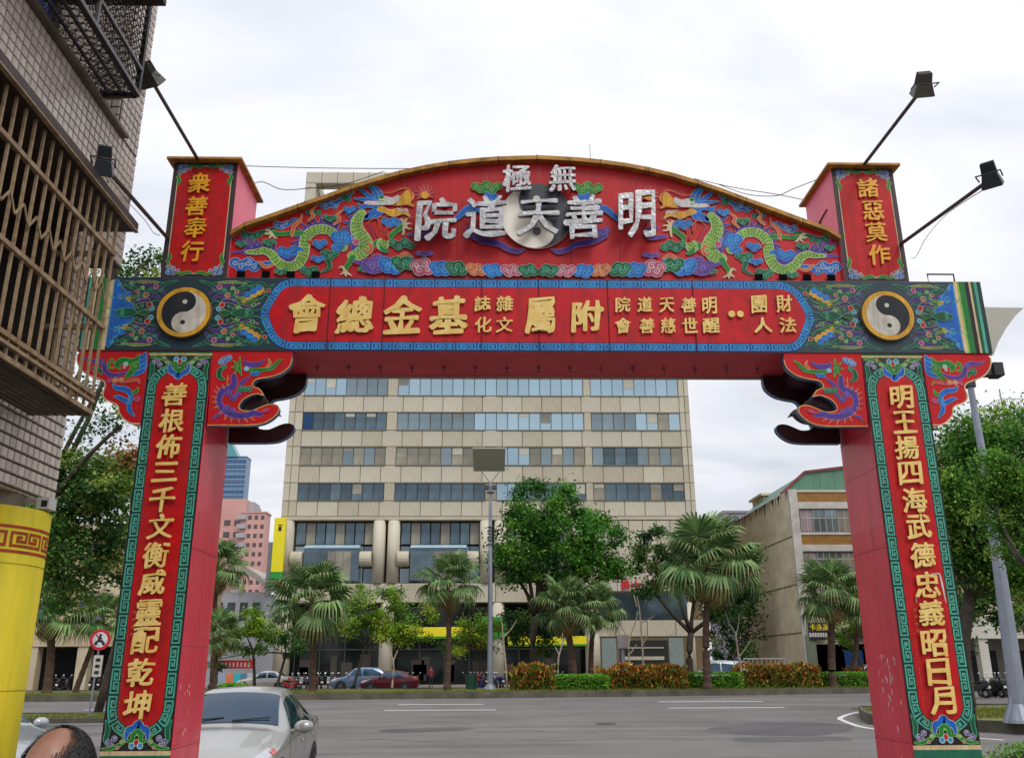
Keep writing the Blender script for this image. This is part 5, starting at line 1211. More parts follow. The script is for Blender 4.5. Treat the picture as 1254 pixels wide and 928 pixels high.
# tall yellow sign on the left flank
ys = thing('projecting_sign', 'tall yellow and green projecting sign on the left edge of the office building', 'sign', (OX0-.3, OY-1, 6))
p0, p1 = at(343, 634, 1, OY-1), at(336, 700, 1, OY-1); xg = at(343, 650, 1, OY-1).x
m = MB(); m.box(xg-.55, xg+.5, OY-1.1, OY-.7, p1.z, p0.z); m.build('sign_face', YS, ys)
p2 = at(336, 716, 1, OY-1); m = MB(); m.box(xg-.55, xg+.5, OY-1.11, OY-.7, p2.z, p1.z-.02); m.build('green_foot', GS, ys)
m = MB(); m.box(xg-1.0, xg-.57, OY-.9, OY-.5, p2.z-1, p0.z-2.2); m.build('grey_side_panel', mat('grey_sign_back', (120, 124, 130), .5), ys)
for k in range(1):
    zz = p0.z-1.2-k*1.05; m = MB(); m.box(xg-.14, xg+.14, OY-1.125, OY-1.112, zz, zz+.4); m.box(xg-.2, xg+.2, OY-1.125, OY-1.112, zz+.5, zz+.58); m.build('sign_mark', BLK, ys)
# red characters over the dark window
RC = mat('red_sign_lettering', (206, 30, 44), .5); OBt = sc.objects
rs = thing('lettered_sign', 'red raised characters on the beige wall above the dark upper window', 'sign', (11, OY, 8.6))
for ch, px in zip('務士補校', (766, 779, 792, 803)):
    q = at(px, 716, 1, OY-.05); char(ch, q.x, q.z, .9, .9, OY-.05, .06, RC if ch != '補' else mat('pale_pink_letter', (226, 190, 190), .5), rs, bold=.03)
# ================================================================== WEATHERED CORNER BLOCK
WY = 80.0
cx0 = at(974, 700, 1, WY).x; topz = at(975, 601, 1, WY).z; WD = 19.5
WB = thing('weathered_building', 'stained beige apartment block with brown bands and a green metal roof shed', 'building', (cx0, WY, 0))
STN = mat('stained_render', (228, 218, 190), .9, scale=.35, streak=1.6, col2=(188, 176, 146), bump=.15)
m = MB(); m.box(cx0, cx0+15, WY, WY+WD, 0, topz); m.build('wall', STN, WB)
st = MB(); rd = random.Random(12)
for k in range(150):
    y = WY+rd.uniform(0, WD); lv = rd.choice([topz]*9+[topz-.2, 8.6, 4.3]); y = WY+WD*rd.random()**.8; L = rd.uniform(.15, 1.3 if lv > 10 else .5); w_ = rd.uniform(.04, .22)
    st.add([(cx0-.004, y-w_, lv), (cx0-.004, y+w_, lv), (cx0-.004, y+w_*.4, lv-L*rd.uniform(.6, 1)), (cx0-.004, y, lv-L), (cx0-.004, y-w_*.5, lv-L*rd.uniform(.5, 1))], [(0, 1, 2, 3, 4)])
st.build('mould_streaks', mat('black_mould', (126, 114, 88), .95, scale=1.5, col2=(164, 150, 120)), WB, kind='stuff')
m = MB()
for z in (4.3, 8.4, 12.6): m.box(cx0-.02, cx0-.002, WY, WY+WD, z, z+.12)
m.build('floor_ledge', mat('dark_stain', (120, 106, 80), .9), WB)
m = MB(); x1_ = cx0+15
BRB = mat('brown_spandrel', (148, 104, 34), .6, scale=2, col2=(120, 82, 28)); WTR = mat('off_white_trim', (196, 192, 186), .7, scale=1, col2=(160, 154, 146))
zz = lambda py: at(1010, py, 1, WY).z
m.box(cx0, cx0+.75, WY-.3, WY, 0, topz+.1); m.box(x1_-8.4+.0, x1_-7.9, WY-.3, WY, 3, topz)
for (a, b) in ((615, 623), (652, 655), (667, 675), (700, 706), (740, 748)): m.box(cx0+.75, x1_, WY-.28, WY, zz(b), zz(a))
m.box(cx0+.75, x1_, WY-.28, WY, zz(603), zz(600)-.02); m.build('trim_bands', WTR, WB)
for (a, b) in ((603, 615), (655, 667), (706, 716)):
    m = MB(); m.box(cx0+.76, x1_, WY-.2, WY-.01, zz(b), zz(a)); m.build('brown_spandrel', BRB, WB)
for (a, b) in ((623.5, 651.5), (675.5, 699.5), (717, 739)):
    w0 = cx0+.9
    wf = MB(); wf.box(w0-.02, w0+4.6, WY-.06, WY-.02, zz(b), zz(a)); wfo = wf.build('window', mat('grey_lavender_glass', (118, 116, 124), .25, var=.3, scale=.6), WB)
    for k in range(4):
        m = MB(); m.box(w0+.06+k*1.14, w0+1.02+k*1.14, WY-.09, WY-.065, zz(b)+.08, zz(a)-.08); m.build('curtain' if k % 2 == 0 else 'pane', mat('pink_grey_curtain', (150, 132, 136), .7) if k == 0 else (CURT if k == 3 else GREYG), wfo)
    m = MB(); m.box(w0, w0+4.6, WY-.12, WY-.09, (zz(a)+zz(b))/2+.2, (zz(a)+zz(b))/2+.26)
    for k in range(9): m.box(w0+k*.57, w0+k*.57+.04, WY-.12, WY-.09, zz(b), zz(a))
    m.build('window_bars', WTR, wfo)
m = MB(); m.box(cx0+1, x1_, WY+.0, WY+.0+.05, 0, 3.4); m.build('shop_opening', SHADOWR, WB)
m = MB(); m.box(cx0+.2, cx0+1.0, WY-.5, WY-.1, 0, 4.2); m.build('corner_column', mat('green_grey_column', (120, 132, 110), .8, scale=2), WB)
m = MB(); bx0 = at(1034, 800, 1, WY-.1).x; m.box(bx0, bx0+1.6, WY-.1, WY-.05, 0, 2.9); m.build('blue_shutter', mat('blue_roller_shutter', (24, 74, 130), .5), WB)
# roof shed: sheet metal gable
a, b, c_, d = at(953, 603, 1, WY+2), at(985, 579, 1, WY+2), at(1040, 570, 1, WY+2), at(1040, 600, 1, WY+2)
SHD = mat('green_sheet_metal', (88, 132, 108), .5, scale=3, streak=.1, col2=(72, 112, 92))
a = Vector((cx0+.15, 0, topz+.1)); sh = MB(); sh.prism([(a.x, topz+.0), (b.x, b.z), (c_.x+5, c_.z+.4), (c_.x+5, topz)], WY+2, WY+16); so_ = sh.build('roof_shed', SHD, WB)
rt = MB(); rt.bar((a.x-.1, WY+1.95, topz+.1), (b.x, WY+1.95, b.z+.08), .3, .22); rt.bar((b.x, WY+1.95, b.z+.08), (c_.x+5, WY+1.95, c_.z+.5), .3, .22); rt.build('red_eave', mat('dark_red_trim', (120, 50, 56), .6), so_)
rb = MB()
for k in range(26): x = a.x+.3+k*.28; rb.box(x, x+.05, WY+1.98, WY+2, topz+.1, min(b.z+(x-b.x)*.12, a.z+(x-a.x)*(b.z-a.z)/(b.x-a.x))-.1 if x < b.x else b.z+.2)
rb.build('sheet_ribs', SHD, so_, kind='stuff')
q = at(931, 609, 1, WY+14); q2 = at(953, 625, 1, WY+14); m = MB(); m.box(q.x, q2.x, WY+13, WY+17, topz, q.z); m.box(q.x-.3, q2.x+.3, WY+12.7, WY+17.3, q.z, q.z+.25); m.build('stair_hut', STN, WB)
# shop sign
ss = thing('shop_sign', 'dark shop sign with yellow characters over the corner shop', 'sign', (cx0+1.2, WY-.6, zz(782)))
p0, p1 = at(990, 762, 1, WY-.6), at(1016, 783, 1, WY-.6); m = MB(); m.box(p0.x, p1.x, WY-.6, WY-.4, p1.z, p0.z); m.build('sign_board', mat('dark_purple_board', (44, 26, 48), .5), ss)
YL = mat('yellow_sign_lettering', (240, 220, 60), .5)
for ch, px in zip('卡洛斯', (995, 1003, 1011)): q = at(px, 767.5, 1, WY-.61); char(ch, q.x, q.z, .55, .6, WY-.61, .03, YL, ss, bold=.03)
for k in range(7): q = at(992.5+k*3.2, 777, 1, WY-.61); m = MB(); m.box(q.x-.09, q.x+.07, WY-.63, WY-.602, q.z-.17, q.z+.17); m.build('small_letter', mat('sign_white', (220, 220, 214), .5), ss)
m = MB(); q = at(1030, 775, 1, WY-.5); m.box(q.x, q.x+6, WY-.5, WY-.4, q.z-.45, q.z+.45); m.build('long_fascia', mat('dark_fascia', (60, 44, 50), .5), ss)
# ================================================================== OTHER BUILDINGS
def block(name, label, x0, x1, y0, y1, z1, mw, rows=0, cols_=0, mwin=None, wz=(0, 1), inset=.15, rail=False, z0=0, ww=.6, wh=.55):
    t = thing(name, label, 'building', ((x0+x1)/2, y0, 0)); m = MB(); m.box(x0, x1, y0, y1, z0, z1); m.build('wall', mw, t)
    m = MB(); m.box(x0-.2, x1+.2, y0-.2, y1+.2, z1, z1+.4); m.build('parapet', mw, t)
    if rows:
        dz = (z1-z0)/rows; dx_ = (x1-x0)/cols_; o0 = None
        for r_ in range(rows):
            for c_ in range(cols_):
                x = x0+dx_*(c_+.5); z = z0+dz*(r_+.5)
                if o0 is None:
                    b = MB(); b.box(-dx_*ww/2, dx_*ww/2, -.05, .05, -dz*wh/2, dz*wh/2); o0 = b.build('window', mwin or DARKG, t, local=True); o = o0
                else: o = copy_of(o0, t)
                po = org(t); o.location = (x-po.x, y0-po.y, z)
    return t
T_ = lambda px, py, y: at(px, py, 1, y)
# grey tower right
p0, p1 = T_(886, 628, 150), T_(919, 660, 150)
block('grey_tower', 'slim grey tower block behind the weathered building', p0.x, p1.x, 150, 165, p0.z, mat('grey_lilac_render', (150, 146, 156), .8), 10, 3, DARKG)
# blue glass skyscraper
y_ = 420; p0, p1 = T_(255, 560, y_), T_(303, 552, y_)
t = block('glass_skyscraper', 'blue glass skyscraper with a slanting teal crest far left', p0.x, p1.x, y_, y_+8, p1.z-3, mat('blue_tower_cladding', (92, 124, 158), .3, metal=.2, scale=.05, var=.15), 26, 9, mat('tower_glass', (70, 104, 140), .15, metal=.5), ww=.8, wh=.6)
q = T_(283, 540, y_); m = MB(); m.prism([(p0.x, p1.z-3), (q.x-4, q.z), (q.x, q.z), (p1.x-4, p1.z-3)], y_-1, y_+7); m.build('slanting_crest', mat('teal_crest', (96, 158, 166), .3, metal=.3), t)
m = MB()
for k in range(40): m.box(p0.x, p1.x, y_-.3, y_, k*(p1.z-3)/40+1, k*(p1.z-3)/40+1.5)
m.build('floor_lines', mat('pale_floor_band', (140, 164, 186), .4), t, kind='stuff')
# pink apartments
y_ = 230; PNK = mat('salmon_tile_render', (206, 162, 152), .8, scale=.1, col2=(190, 142, 134))
a, b, c_ = T_(262, 607, y_), T_(297, 607, y_), T_(326, 628, y_)
t = block('pink_apartments', 'salmon pink stepped apartment tower beyond the left pillar', b.x, c_.x, y_, y_+5, c_.z, PNK, 17, 4, mat('dark_apartment_window', (92, 78, 84), .4), ww=.55, wh=.45)
m = MB(); m.box(a.x, b.x, y_+4, y_+20, 0, b.z); m.build('taller_wing', PNK, t); m = MB(); m.box(b.x-2.5, b.x+1.6, y_+6, y_+12, b.z-8, b.z-.5); m.build('lift_tower', mat('pale_grey_render', (176, 172, 178), .7), t)
for k in range(19):
    for j in range(2):
        m = MB(); zz_ = b.z-7-k*3.05; m.box(b.x-5.2+j*2.6, b.x-3.6+j*2.6, y_+3.9, y_+4, zz_, zz_+1.4); m.build('window', mat('dark_apartment_window', (92, 78, 84), .4), t)
for k in range(17): zz_ = k*c_.z/17+.6; m = MB(); m.box(b.x-.6, b.x+1.6, y_-1, y_, zz_, zz_+1.1); m.build('balcony', mat('pale_grey_render', (176, 172, 178), .7), t)
# hall with curved pale roof
y_ = 120; t = thing('curved_roof_hall', 'low hall with a curved pale roof behind the left palms', 'building', (T_(290, 700, y_).x, y_, 0))
L = [T_(250, 672, y_), T_(275, 681, y_), T_(300, 692, y_), T_(322, 706, y_), T_(331, 716, y_)]
pts = [(p.x, p.z) for p in L]; m = MB(); m.prism(pts+[(x, z-.8) for x, z in reversed(pts)], y_-2, y_+14); m.build('curved_roof', mat('pale_roof_sheet', (186, 180, 168), .6, scale=.5), t)
m = MB(); m.box(L[0].x-5, L[-1].x-.6, y_, y_+13, 0, L[-1].z-.9); m.build('wall', mat('white_hall_wall', (190, 194, 200), .7), t)
for k in range(6):
    m = MB(); x = L[-1].x-1.6-k*1.6; m.box(x-.5, x+.5, y_-.06, y_, L[-1].z-4.5, L[-1].z-2.2); m.build('window', DARKG, t)
# arcade building at left
y_ = 74; aL = T_(20, 790, y_).x; aR = T_(196, 790, y_).x; zt1 = T_(100, 779, y_).z; zb1_ = T_(100, 791, y_).z
CRM = mat('cream_render', (196, 182, 156), .8, scale=.3, col2=(170, 152, 124))
t = thing('arcade_building', 'cream arcaded building behind the trees on the far left', 'building', (aL, y_, 0))
m = MB(); m.box(aL-12, aR+2, y_, y_+12, zb1_, zt1); m.build('arcade_beam', CRM, t)
m = MB(); m.box(aL-12, aR+1, y_+1, y_+12, zt1, zt1+9); m.build('upper_wall', CRM, t)
m = MB(); m.box(aL-12, aR+2, y_+5, y_+6, 0, zb1_); m.build('dark_arcade_back', SHADOWR, t)
for px in (38, 101, 176, -20): m = MB(); x = T_(px, 800, y_).x; m.box(x-.45, x+.45, y_+.1, y_+1, 0, zb1_); m.build('square_column', CRM, t)
for k in range(6):
    for j in range(2): m = MB(); x = aL-8+k*4; m.box(x, x+2, y_+.95, y_+1, zt1+1.2+j*4, zt1+3.2+j*4); m.build('window', DARKG, t)
# buildings right of the gate
y_ = 62; x0 = T_(1172, 800, y_).x
t = thing('white_shophouse', 'white shophouse row behind the right hand tree', 'building', (x0, y_, 0))
WH = mat('white_render', (200, 196, 188), .8, scale=.3, col2=(170, 164, 152))
zf = T_(1200, 782, y_).z; zt1 = T_(1200, 757, y_).z
m = MB(); m.box(x0, x0+30, y_-1.2, y_+10, zf, zt1); m.build('canopy_slab', WH, t)
m = MB(); m.box(x0+.6, x0+30, y_+2.5, y_+10, 0, zf); m.build('shop_wall', mat('grey_shop_wall', (140, 136, 130), .8), t)
m = MB(); m.box(x0+1.0, x0+30, y_, y_+10, zt1, zt1+11); m.build('wall', CRM, t)
for k in range(5): m = MB(); m.box(x0+2.2+k*3.2, x0+4+k*3.2, y_+2.45, y_+2.5, 0, 2.6); m.build('shop_doorway', SHADOWR, t)
for k in range(4):
    for j in range(3): m = MB(); m.box(x0+2+k*4.4, x0+4.6+k*4.4, y_-.05, y_, zt1+1.2+j*3.4, zt1+3+j*3.4); m.build('window', DARKG, t)
for k in range(3): m = MB(); m.box(x0+1.0+k*6, x0+1.6+k*6, y_-1.1, y_-.5, 0, zf); m.build('column', WH, t)
# roof terrace with railing far right
y_ = 78; q0, q1 = T_(1178, 510, y_), T_(1300, 505, y_)
t = thing('terrace_building', 'house with a railed roof terrace showing above the right hand tree', 'building', (q0.x, y_, 0))
m = MB(); m.prism([(q0.x+1, q0.z-1.2), (q0.x+3.2, q0.z-.2), (q1.x, q0.z-.2), (q1.x, 0), (q0.x+1, 0)], y_, y_+8); m.build('wall', mat('pale_plaster', (202, 196, 186), .8), t)
m = MB(); zr0, zr1 = T_(1230, 512, y_).z, T_(1230, 488, y_).z; xs_ = T_(1228, 500, y_).x
m.bar((xs_, y_, zr1), (q1.x, y_, zr1), .05, .05); m.bar((q0.x, y_, zr0-.2), (q1.x, y_, zr0-.1), .05, .05); m.bar((q0.x, y_, zr0+.15), (xs_, y_, zr1), .05, .05)
x = q0.x+.1
while x < q1.x: m.bar((x, y_, zr0-.2), (x, y_, min(zr1, zr0+.15+(x-q0.x)/(xs_-q0.x)*(zr1-zr0-.15))), .03, .03); x += .2
m.bar((xs_, y_, zr0), (xs_, y_, zr1+.9), .08, .08); m.build('terrace_railing', mat('grey_purple_rail', (120, 112, 120), .5), t)
# ================================================================== PALMS
import array
LEAFM = mat('leaf', (255, 255, 255), .6, attr=True, scale=.9, var=.3, trans=.35, spec=.3)
PALML = mat('palm_leaf', (255, 255, 255), .5, attr=True, scale=1.2, var=.3, trans=.22, spec=.4, rnd=.28)
PTRK = mat('palm_trunk', (92, 70, 56), .95, scale=4, col2=(54, 42, 34), bump=.5, bscale=14)
BARK = mat('tree_bark', (74, 66, 56), .95, scale=5, col2=(44, 38, 32), bump=.5, bscale=18)
PALEB = mat('pale_sapling_bark', (176, 164, 140), .9, scale=5, col2=(120, 108, 90))
def frond_mesh(seed, dead=False, droop=.42):
    rd = random.Random(seed); m = MB(); c1 = hx((56, 98, 44)); c2 = hx((140, 168, 104)); cd = hx((168, 146, 98))
    if dead: c1, c2 = hx((132, 112, 74)), cd
    pl = .95; hub = Vector((pl, 0, .10))
    m.tube([(0, 0, 0), (pl*.5, 0, .09), hub], [.028, .02, .014], 4, hx((120, 140, 66)) if not dead else cd)
    n = 30
    for i in range(n):
        a = R(-128+256*i/(n-1)); L = (1.02-.32*abs(a)/R(128))*rd.uniform(.92, 1.05); w_ = .045
        d = Vector((math.cos(a), math.sin(a), 0)); q = Vector((-d.y, d.x, 0)); fold = .035*(1 if i % 2 else -1)
        p0 = hub; dr = droop*rd.uniform(.8, 1.3)*(1.6 if dead else 1)
        p1 = hub+d*L*.5+Vector((0, 0, .10-.10*abs(math.sin(a)))); p2 = hub+d*L*.8+Vector((0, 0, .04-dr*.45)); p3 = hub+d*L*.93+Vector((rd.uniform(-.04, .04), rd.uniform(-.04, .04), -dr*1.35))
        t = rd.random(); col = tuple(c1[k]*(1-t)+c2[k]*t for k in range(3)); tip = tuple(col[k]*.5+cd[k]*.5 for k in range(3)) if rd.random() < .4 else col
        m.add([p0, p1+q*w_+Vector((0, 0, fold)), p1-q*w_-Vector((0, 0, fold)), p2+q*w_*.6, p2-q*w_*.6], [(0, 1, 2), (1, 3, 4, 2)], col)
        m.add([p2+q*w_*.6, p2-q*w_*.6, p3], [(0, 2, 1)], tip)
    return m
FR = [frond_mesh(k, False, dp) for k, dp in enumerate((.14, .26, .40))]+[frond_mesh(9, True, .5)]
FRO = [None]*4
def palm(px, top_py, R_px, y, base_py_x, label, seed, nf=30, trunk_r=.19, zbase=.3, dead=4, lean=0):
    rd = random.Random(seed)
    c = at(px, top_py, 1, y); rad = R_px*(c-CAM).dot(FW)/FOC; zc = c.z-rad*1.0; nf = int(nf*.74); trunk_r *= .78; bx = base_py_x
    b = (at(bx[0], bx[1], 1, y).x)
    t = thing('fan_palm', label, 'palm tree', (b, y, zbase), group='fan palms along the median')
    m = MB(); H = zc-zbase; pts = []; rs = []
    n = max(8, int(H/.22))
    for k in range(n+1):
        f = k/n; pts.append((b+(c.x-b)*(f**1.3)+.05*math.sin(f*5+seed), y, zbase+H*f)); rs.append(trunk_r*(1.25-.35*f)*(1.06 if k % 2 else .95)*(1.35 if f < .04 else 1))
    m.tube(pts, rs, 9); tr = m.build('trunk', PTRK, t)
    s = MB()   # fibre skirt under the crown
    for k in range(26):
        a = rd.uniform(0, 6.28); z = zc-rd.uniform(0, .45*rad); r0 = trunk_r*.9
        s.add([(c.x+r0*math.cos(a), y+r0*math.sin(a), z), (c.x+r0*math.cos(a+.5), y+r0*math.sin(a+.5), z), (c.x+(r0+.12)*math.cos(a+.2), y+(r0+.12)*math.sin(a+.2), z-.3*rd.uniform(.5, 1.3))], [(0, 1, 2)])
    s.build('fibre_skirt', PTRK, t, kind='stuff')
    for k in range(nf+dead):
        dd = k >= nf; f = (k+.5)/nf
        el = R(84-122*f**.95) if not dd else R(-74+rd.uniform(-8, 6)); az = k*2.399+rd.uniform(-.25, .25); vi = 3 if dd else (0 if f < .3 else (1 if f < .65 else 2))
        if FRO[vi] is None:
            o = FR[vi].build('frond', PALML, t, fix=False, local=True); FRO[vi] = o
        else: o = copy_of(FRO[vi], t)
        o.location = (c.x-b, 0, zc-zbase+.1*rad*(1-f)); sc_ = rad/1.66*rd.uniform(.85, 1.08)*(.62 if dd else (.8 if f < .12 else 1))
        o.rotation_euler = Matrix.Rotation(az, 3, 'Z').to_4x4().to_3x3().to_euler() if False else (Matrix.Rotation(az, 3, 'Z') @ Matrix.Rotation(-el, 3, 'Y') @ Matrix.Rotation(rd.uniform(-.4, .4), 3, 'X')).to_euler()
        o.scale = (sc_,)*3
    return t
palm(385, 683, 55, 58.5, (383, 845), 'broad fan palm rising beside the silver parked car', 11, 34, .24, dead=5)
palm(550, 674, 42, 59.5, (548, 843), 'fan palm with brown hanging fronds left of the grey lamp pole', 12, 30, .2, dead=9)
palm(693, 703, 44, 60, (703, 842), 'low bushy fan palm right of the lamp pole, its taller neighbour to the right', 13, 30, .26)
palm(728, 712, 36, 62, (722, 842), 'smaller fan palm tucked behind the low bushy palm', 14, 26, .2)
palm(862, 628, 66, 56.8, (866, 838), 'tallest fan palm, in front of the gap beside the office building', 15, 36, .25, dead=6)
palm(1012, 682, 48, 60, (1021, 840), 'fan palm in front of the corner shop sign', 16, 32, .27)
palm(1048, 712, 34, 63, (1046, 838), 'fan palm partly behind the right pillar', 17, 24, .2)
palm(70, 704, 46, 57, (58, 848), 'fan palm between the yellow column and the road sign', 18, 28, .28)
palm(132, 722, 38, 58.5, (92, 848), 'slender leaning fan palm behind the road sign', 19, 26, .18)
palm(270, 655, 42, 66, (258, 846), 'tall fan palm half hidden behind the left pillar', 20, 30, .2)
palm(272, 745, 34, 57.5, (262, 846), 'short fan palm just right of the left pillar', 21, 24, .18)
# ================================================================== BROADLEAF TREES
def limb(m, a, b, r0, r1, rd, bend=.12, n=5):
    a, b = Vector(a), Vector(b); L = (b-a).length; off = Vector((rd.uniform(-1, 1), rd.uniform(-1, 1), rd.uniform(-.3, .8)))*L*bend
    m.tube([a+(b-a)*t+off*math.sin(math.pi*t) for t in [k/n for k in range(n+1)]], [r0+(r1-r0)*k/n for k in range(n+1)], 6)
def tree(name, label, cat, base, trunk_r, fork, crowns, nleaf, lsize, cols, seed, clump=.9, group=None, bark=None, droop=.3, twigs=10, flat=.75):
    """crowns: ellipsoids (centre, radii, weight). leaves gather in clumps spread through them"""
    rd = random.Random(seed); t = thing(name, label, cat, base, group); m = MB()
    fork = Vector(fork); limb(m, base, fork, trunk_r, trunk_r*.72, rd, .06, 6)
    cl = []; W = sum(c[2] for c in crowns)
    for (c, r, w_) in crowns:
        k = max(4, int(nleaf/150*w_/W))
        for _ in range(k):
            while True:
                d = Vector((rd.uniform(-1, 1), rd.uniform(-1, 1), rd.uniform(-1, 1)))
                if .25 < d.length < 1: break
            d = d.normalized()*d.length**.45*rd.uniform(.8, 1.2)
            cl.append(Vector((c[0]+d.x*r[0], c[1]+d.y*r[1], c[2]+d.z*r[2]))) 
    for (c, r, w_) in crowns:
        hub = Vector(c)-Vector((0, 0, r[2]*.35)); limb(m, fork, hub, trunk_r*.55, trunk_r*.28, rd, .1)
        near = sorted(cl, key=lambda p: (p-Vector(c)).length)[:int(len(cl))]
        for p in rd.sample(cl, min(twigs, len(cl))):
            if all(abs((p-Vector(c))[i]) < r[i]*1.05 for i in range(3)): limb(m, hub, p, trunk_r*.22, trunk_r*.05, rd, .12)
    m.build('trunk', bark or BARK, t, smooth=True)
    vs = []; fs = []; cs = []; pal_ = [tuple(1.9*w for w in hx(c)) for c in cols]
    per = max(20, nleaf//len(cl))
    for c in cl:
        base_c = pal_[int(min(len(pal_)-1, abs(rd.gauss(0, .5))*len(pal_)))]; s_ = clump*rd.uniform(.6, 1.35); br = rd.uniform(.7, 1.2)
        for _ in range(int(per*rd.uniform(.6, 1.4))):
            p = c+Vector((rd.gauss(0, .5)*s_, rd.gauss(0, .5)*s_, rd.gauss(0, .5)*s_*flat))
            L = lsize*rd.uniform(.6, 1.3); a = rd.uniform(0, 6.28); el = rd.gauss(-droop, .5)
            d = Vector((math.cos(a)*math.cos(el), math.sin(a)*math.cos(el), math.sin(el))); q = d.cross(Vector((rd.gauss(0, .5), rd.gauss(0, .5), 1))).normalized()*L*.3
            k = len(vs); vs += [p, p+d*L*.5+q, p+d*L, p+d*L*.5-q]; fs.append((k, k+1, k+2, k+3)); v = br*rd.uniform(.8, 1.2); cs.append(tuple(x*v for x in base_c))
    mb = MB(); mb.v = vs; mb.f = fs; mb.c = cs; mb.m = [0]*len(fs); mb.build('crown', LEAFM, t, fix=False); return t
def ell(px, py, y, rx, ry, rz, w_=1):
    c = at(px, py, 1, y); k = (c-CAM).dot(FW)/FOC; return ((c.x, c.y, c.z), (rx*k, ry*k, rz*k), w_*rx*rz)
def gz(px, py, y): c = at(px, py, 1, y); return (c.x, c.y, c.z)
G1 = [(68, 116, 40), (52, 94, 36), (100, 140, 52), (38, 72, 30)]
G2 = [(40, 76, 30), (30, 58, 28), (60, 92, 40), (84, 100, 44)]
YG = [(118, 146, 46), (96, 128, 42), (146, 160, 56), (76, 108, 38)]
b = gz(660, 842, 64)
tree('leafy_tree', 'large bright green leafy tree standing right of the grey lamp pole', 'tree', (b[0], 64, .3), .32, gz(655, 755, 64),
     [ell(650, 618, 64, 20, 20, 26), ell(685, 610, 63, 20, 18, 18), ell(640, 655, 63, 34, 26, 28), ell(690, 655, 63, 40, 30, 36), ell(735, 665, 64, 30, 24, 34), ell(625, 690, 64, 22, 20, 22), ell(680, 690, 63, 50, 26, 24), ell(745, 700, 64, 22, 20, 16)], 34000, .25, G1, 31, .8)
b = gz(848, 842, 66)
tree('leafy_tree', 'dark leafy tree behind the tallest palm', 'tree', (b[0], 66, .3), .3, gz(846, 775, 66),
     [ell(810, 672, 66, 32, 24, 32), ell(795, 705, 66, 24, 20, 26), ell(860, 690, 67, 40, 26, 40), ell(905, 705, 66, 30, 24, 30), ell(885, 735, 66, 26, 22, 22)], 17000, .26, G2, 32, .7)
b = gz(432, 842, 65)
tree('street_tree', 'spreading yellow green street tree in front of the office arcade', 'tree', (b[0], 65, .3), .12, gz(448, 790, 65),
     [ell(455, 748, 65, 34, 24, 20), ell(500, 755, 65, 36, 24, 20), ell(440, 730, 66, 18, 18, 14), ell(510, 775, 64, 22, 18, 12), ell(475, 735, 66, 22, 18, 14), ell(480, 775, 65, 30, 20, 12), ell(420, 760, 65, 24, 20, 18)], 12000, .2, YG, 33, .55)
b = gz(312, 842, 62)
tree('street_tree', 'small yellow green street tree beside the red banner', 'tree', (b[0], 62, .3), .11, gz(310, 800, 62),
     [ell(295, 762, 62, 30, 22, 20), ell(322, 772, 62, 18, 18, 16), ell(300, 790, 62, 24, 18, 8)], 5500, .2, YG, 34, .5)
b = gz(345, 842, 72)
tree('street_tree', 'dark small tree between the red banner and the arcade', 'tree', (b[0], 70, .1), .12, gz(350, 800, 70), [ell(350, 770, 70, 20, 18, 24), ell(365, 795, 70, 16, 14, 12), ell(270, 800, 68, 14, 14, 18)], 3000, .22, G2, 35, .6)
b = gz(900, 842, 82)
tree('leafy_tree', 'dark tree in the gap between the office building and the stained block', 'tree', (b[0], 86, .1), .25, gz(900, 790, 86), [ell(885, 760, 86, 20, 16, 36), ell(915, 765, 88, 18, 16, 36), ell(900, 795, 85, 26, 16, 16)], 6500, .3, G2, 36, .8)
b = gz(1060, 830, 66)
tree('street_tree', 'light green young tree just left of the right pillar', 'tree', (b[0], 66, .2), .12, gz(1050, 800, 66), [ell(1040, 765, 66, 24, 20, 16), ell(1030, 785, 66, 14, 12, 8)], 2500, .2, YG, 37, .5)
# big trees either side of the gate
b = gz(22, 856, 27)
tree('spreading_tree', 'large dark spreading tree behind the left pillar and tiled building', 'tree', (at(8, 860, 1, 27).x, 27, 0), .17, (at(36, 650, 1, 27).x, 27, at(36, 650, 1, 27).z),
     [ell(176, 318, 26, 22, 24, 18, .8), ell(150, 345, 27, 26, 24, 20), ell(125, 465, 27, 30, 26, 16, .35), ell(150, 515, 26, 26, 24, 16, .45), ell(100, 560, 27, 34, 28, 34), ell(90, 620, 27, 44, 30, 40, 1.3), ell(140, 640, 28, 34, 26, 40, 1.0), ell(110, 700, 27, 50, 28, 22, .8), ell(60, 660, 26, 30, 26, 50, 1.0), ell(85, 735, 27, 40, 26, 16, .7), ell(135, 590, 26, 24, 22, 26, .9), ell(155, 670, 27, 18, 20, 30, .7), ell(165, 590, 27, 16, 20, 16, .5)], 26000, .14, [(62, 98, 38), (44, 74, 32), (94, 118, 46), (118, 130, 60)], 41, .5, twigs=26)
tree('russet_tree', 'russet leaved tree glimpsed beyond the left pillar', 'tree', (-16.8, 40, 0), .2, (-15.8, 40, 6),
     [ell(145, 590, 40, 26, 20, 22), ell(160, 560, 40, 14, 14, 12, .7)], 3000, .24, [(132, 96, 54), (118, 112, 54), (86, 104, 44), (70, 98, 40)], 42, .7)
b = gz(1172, 838, 33)
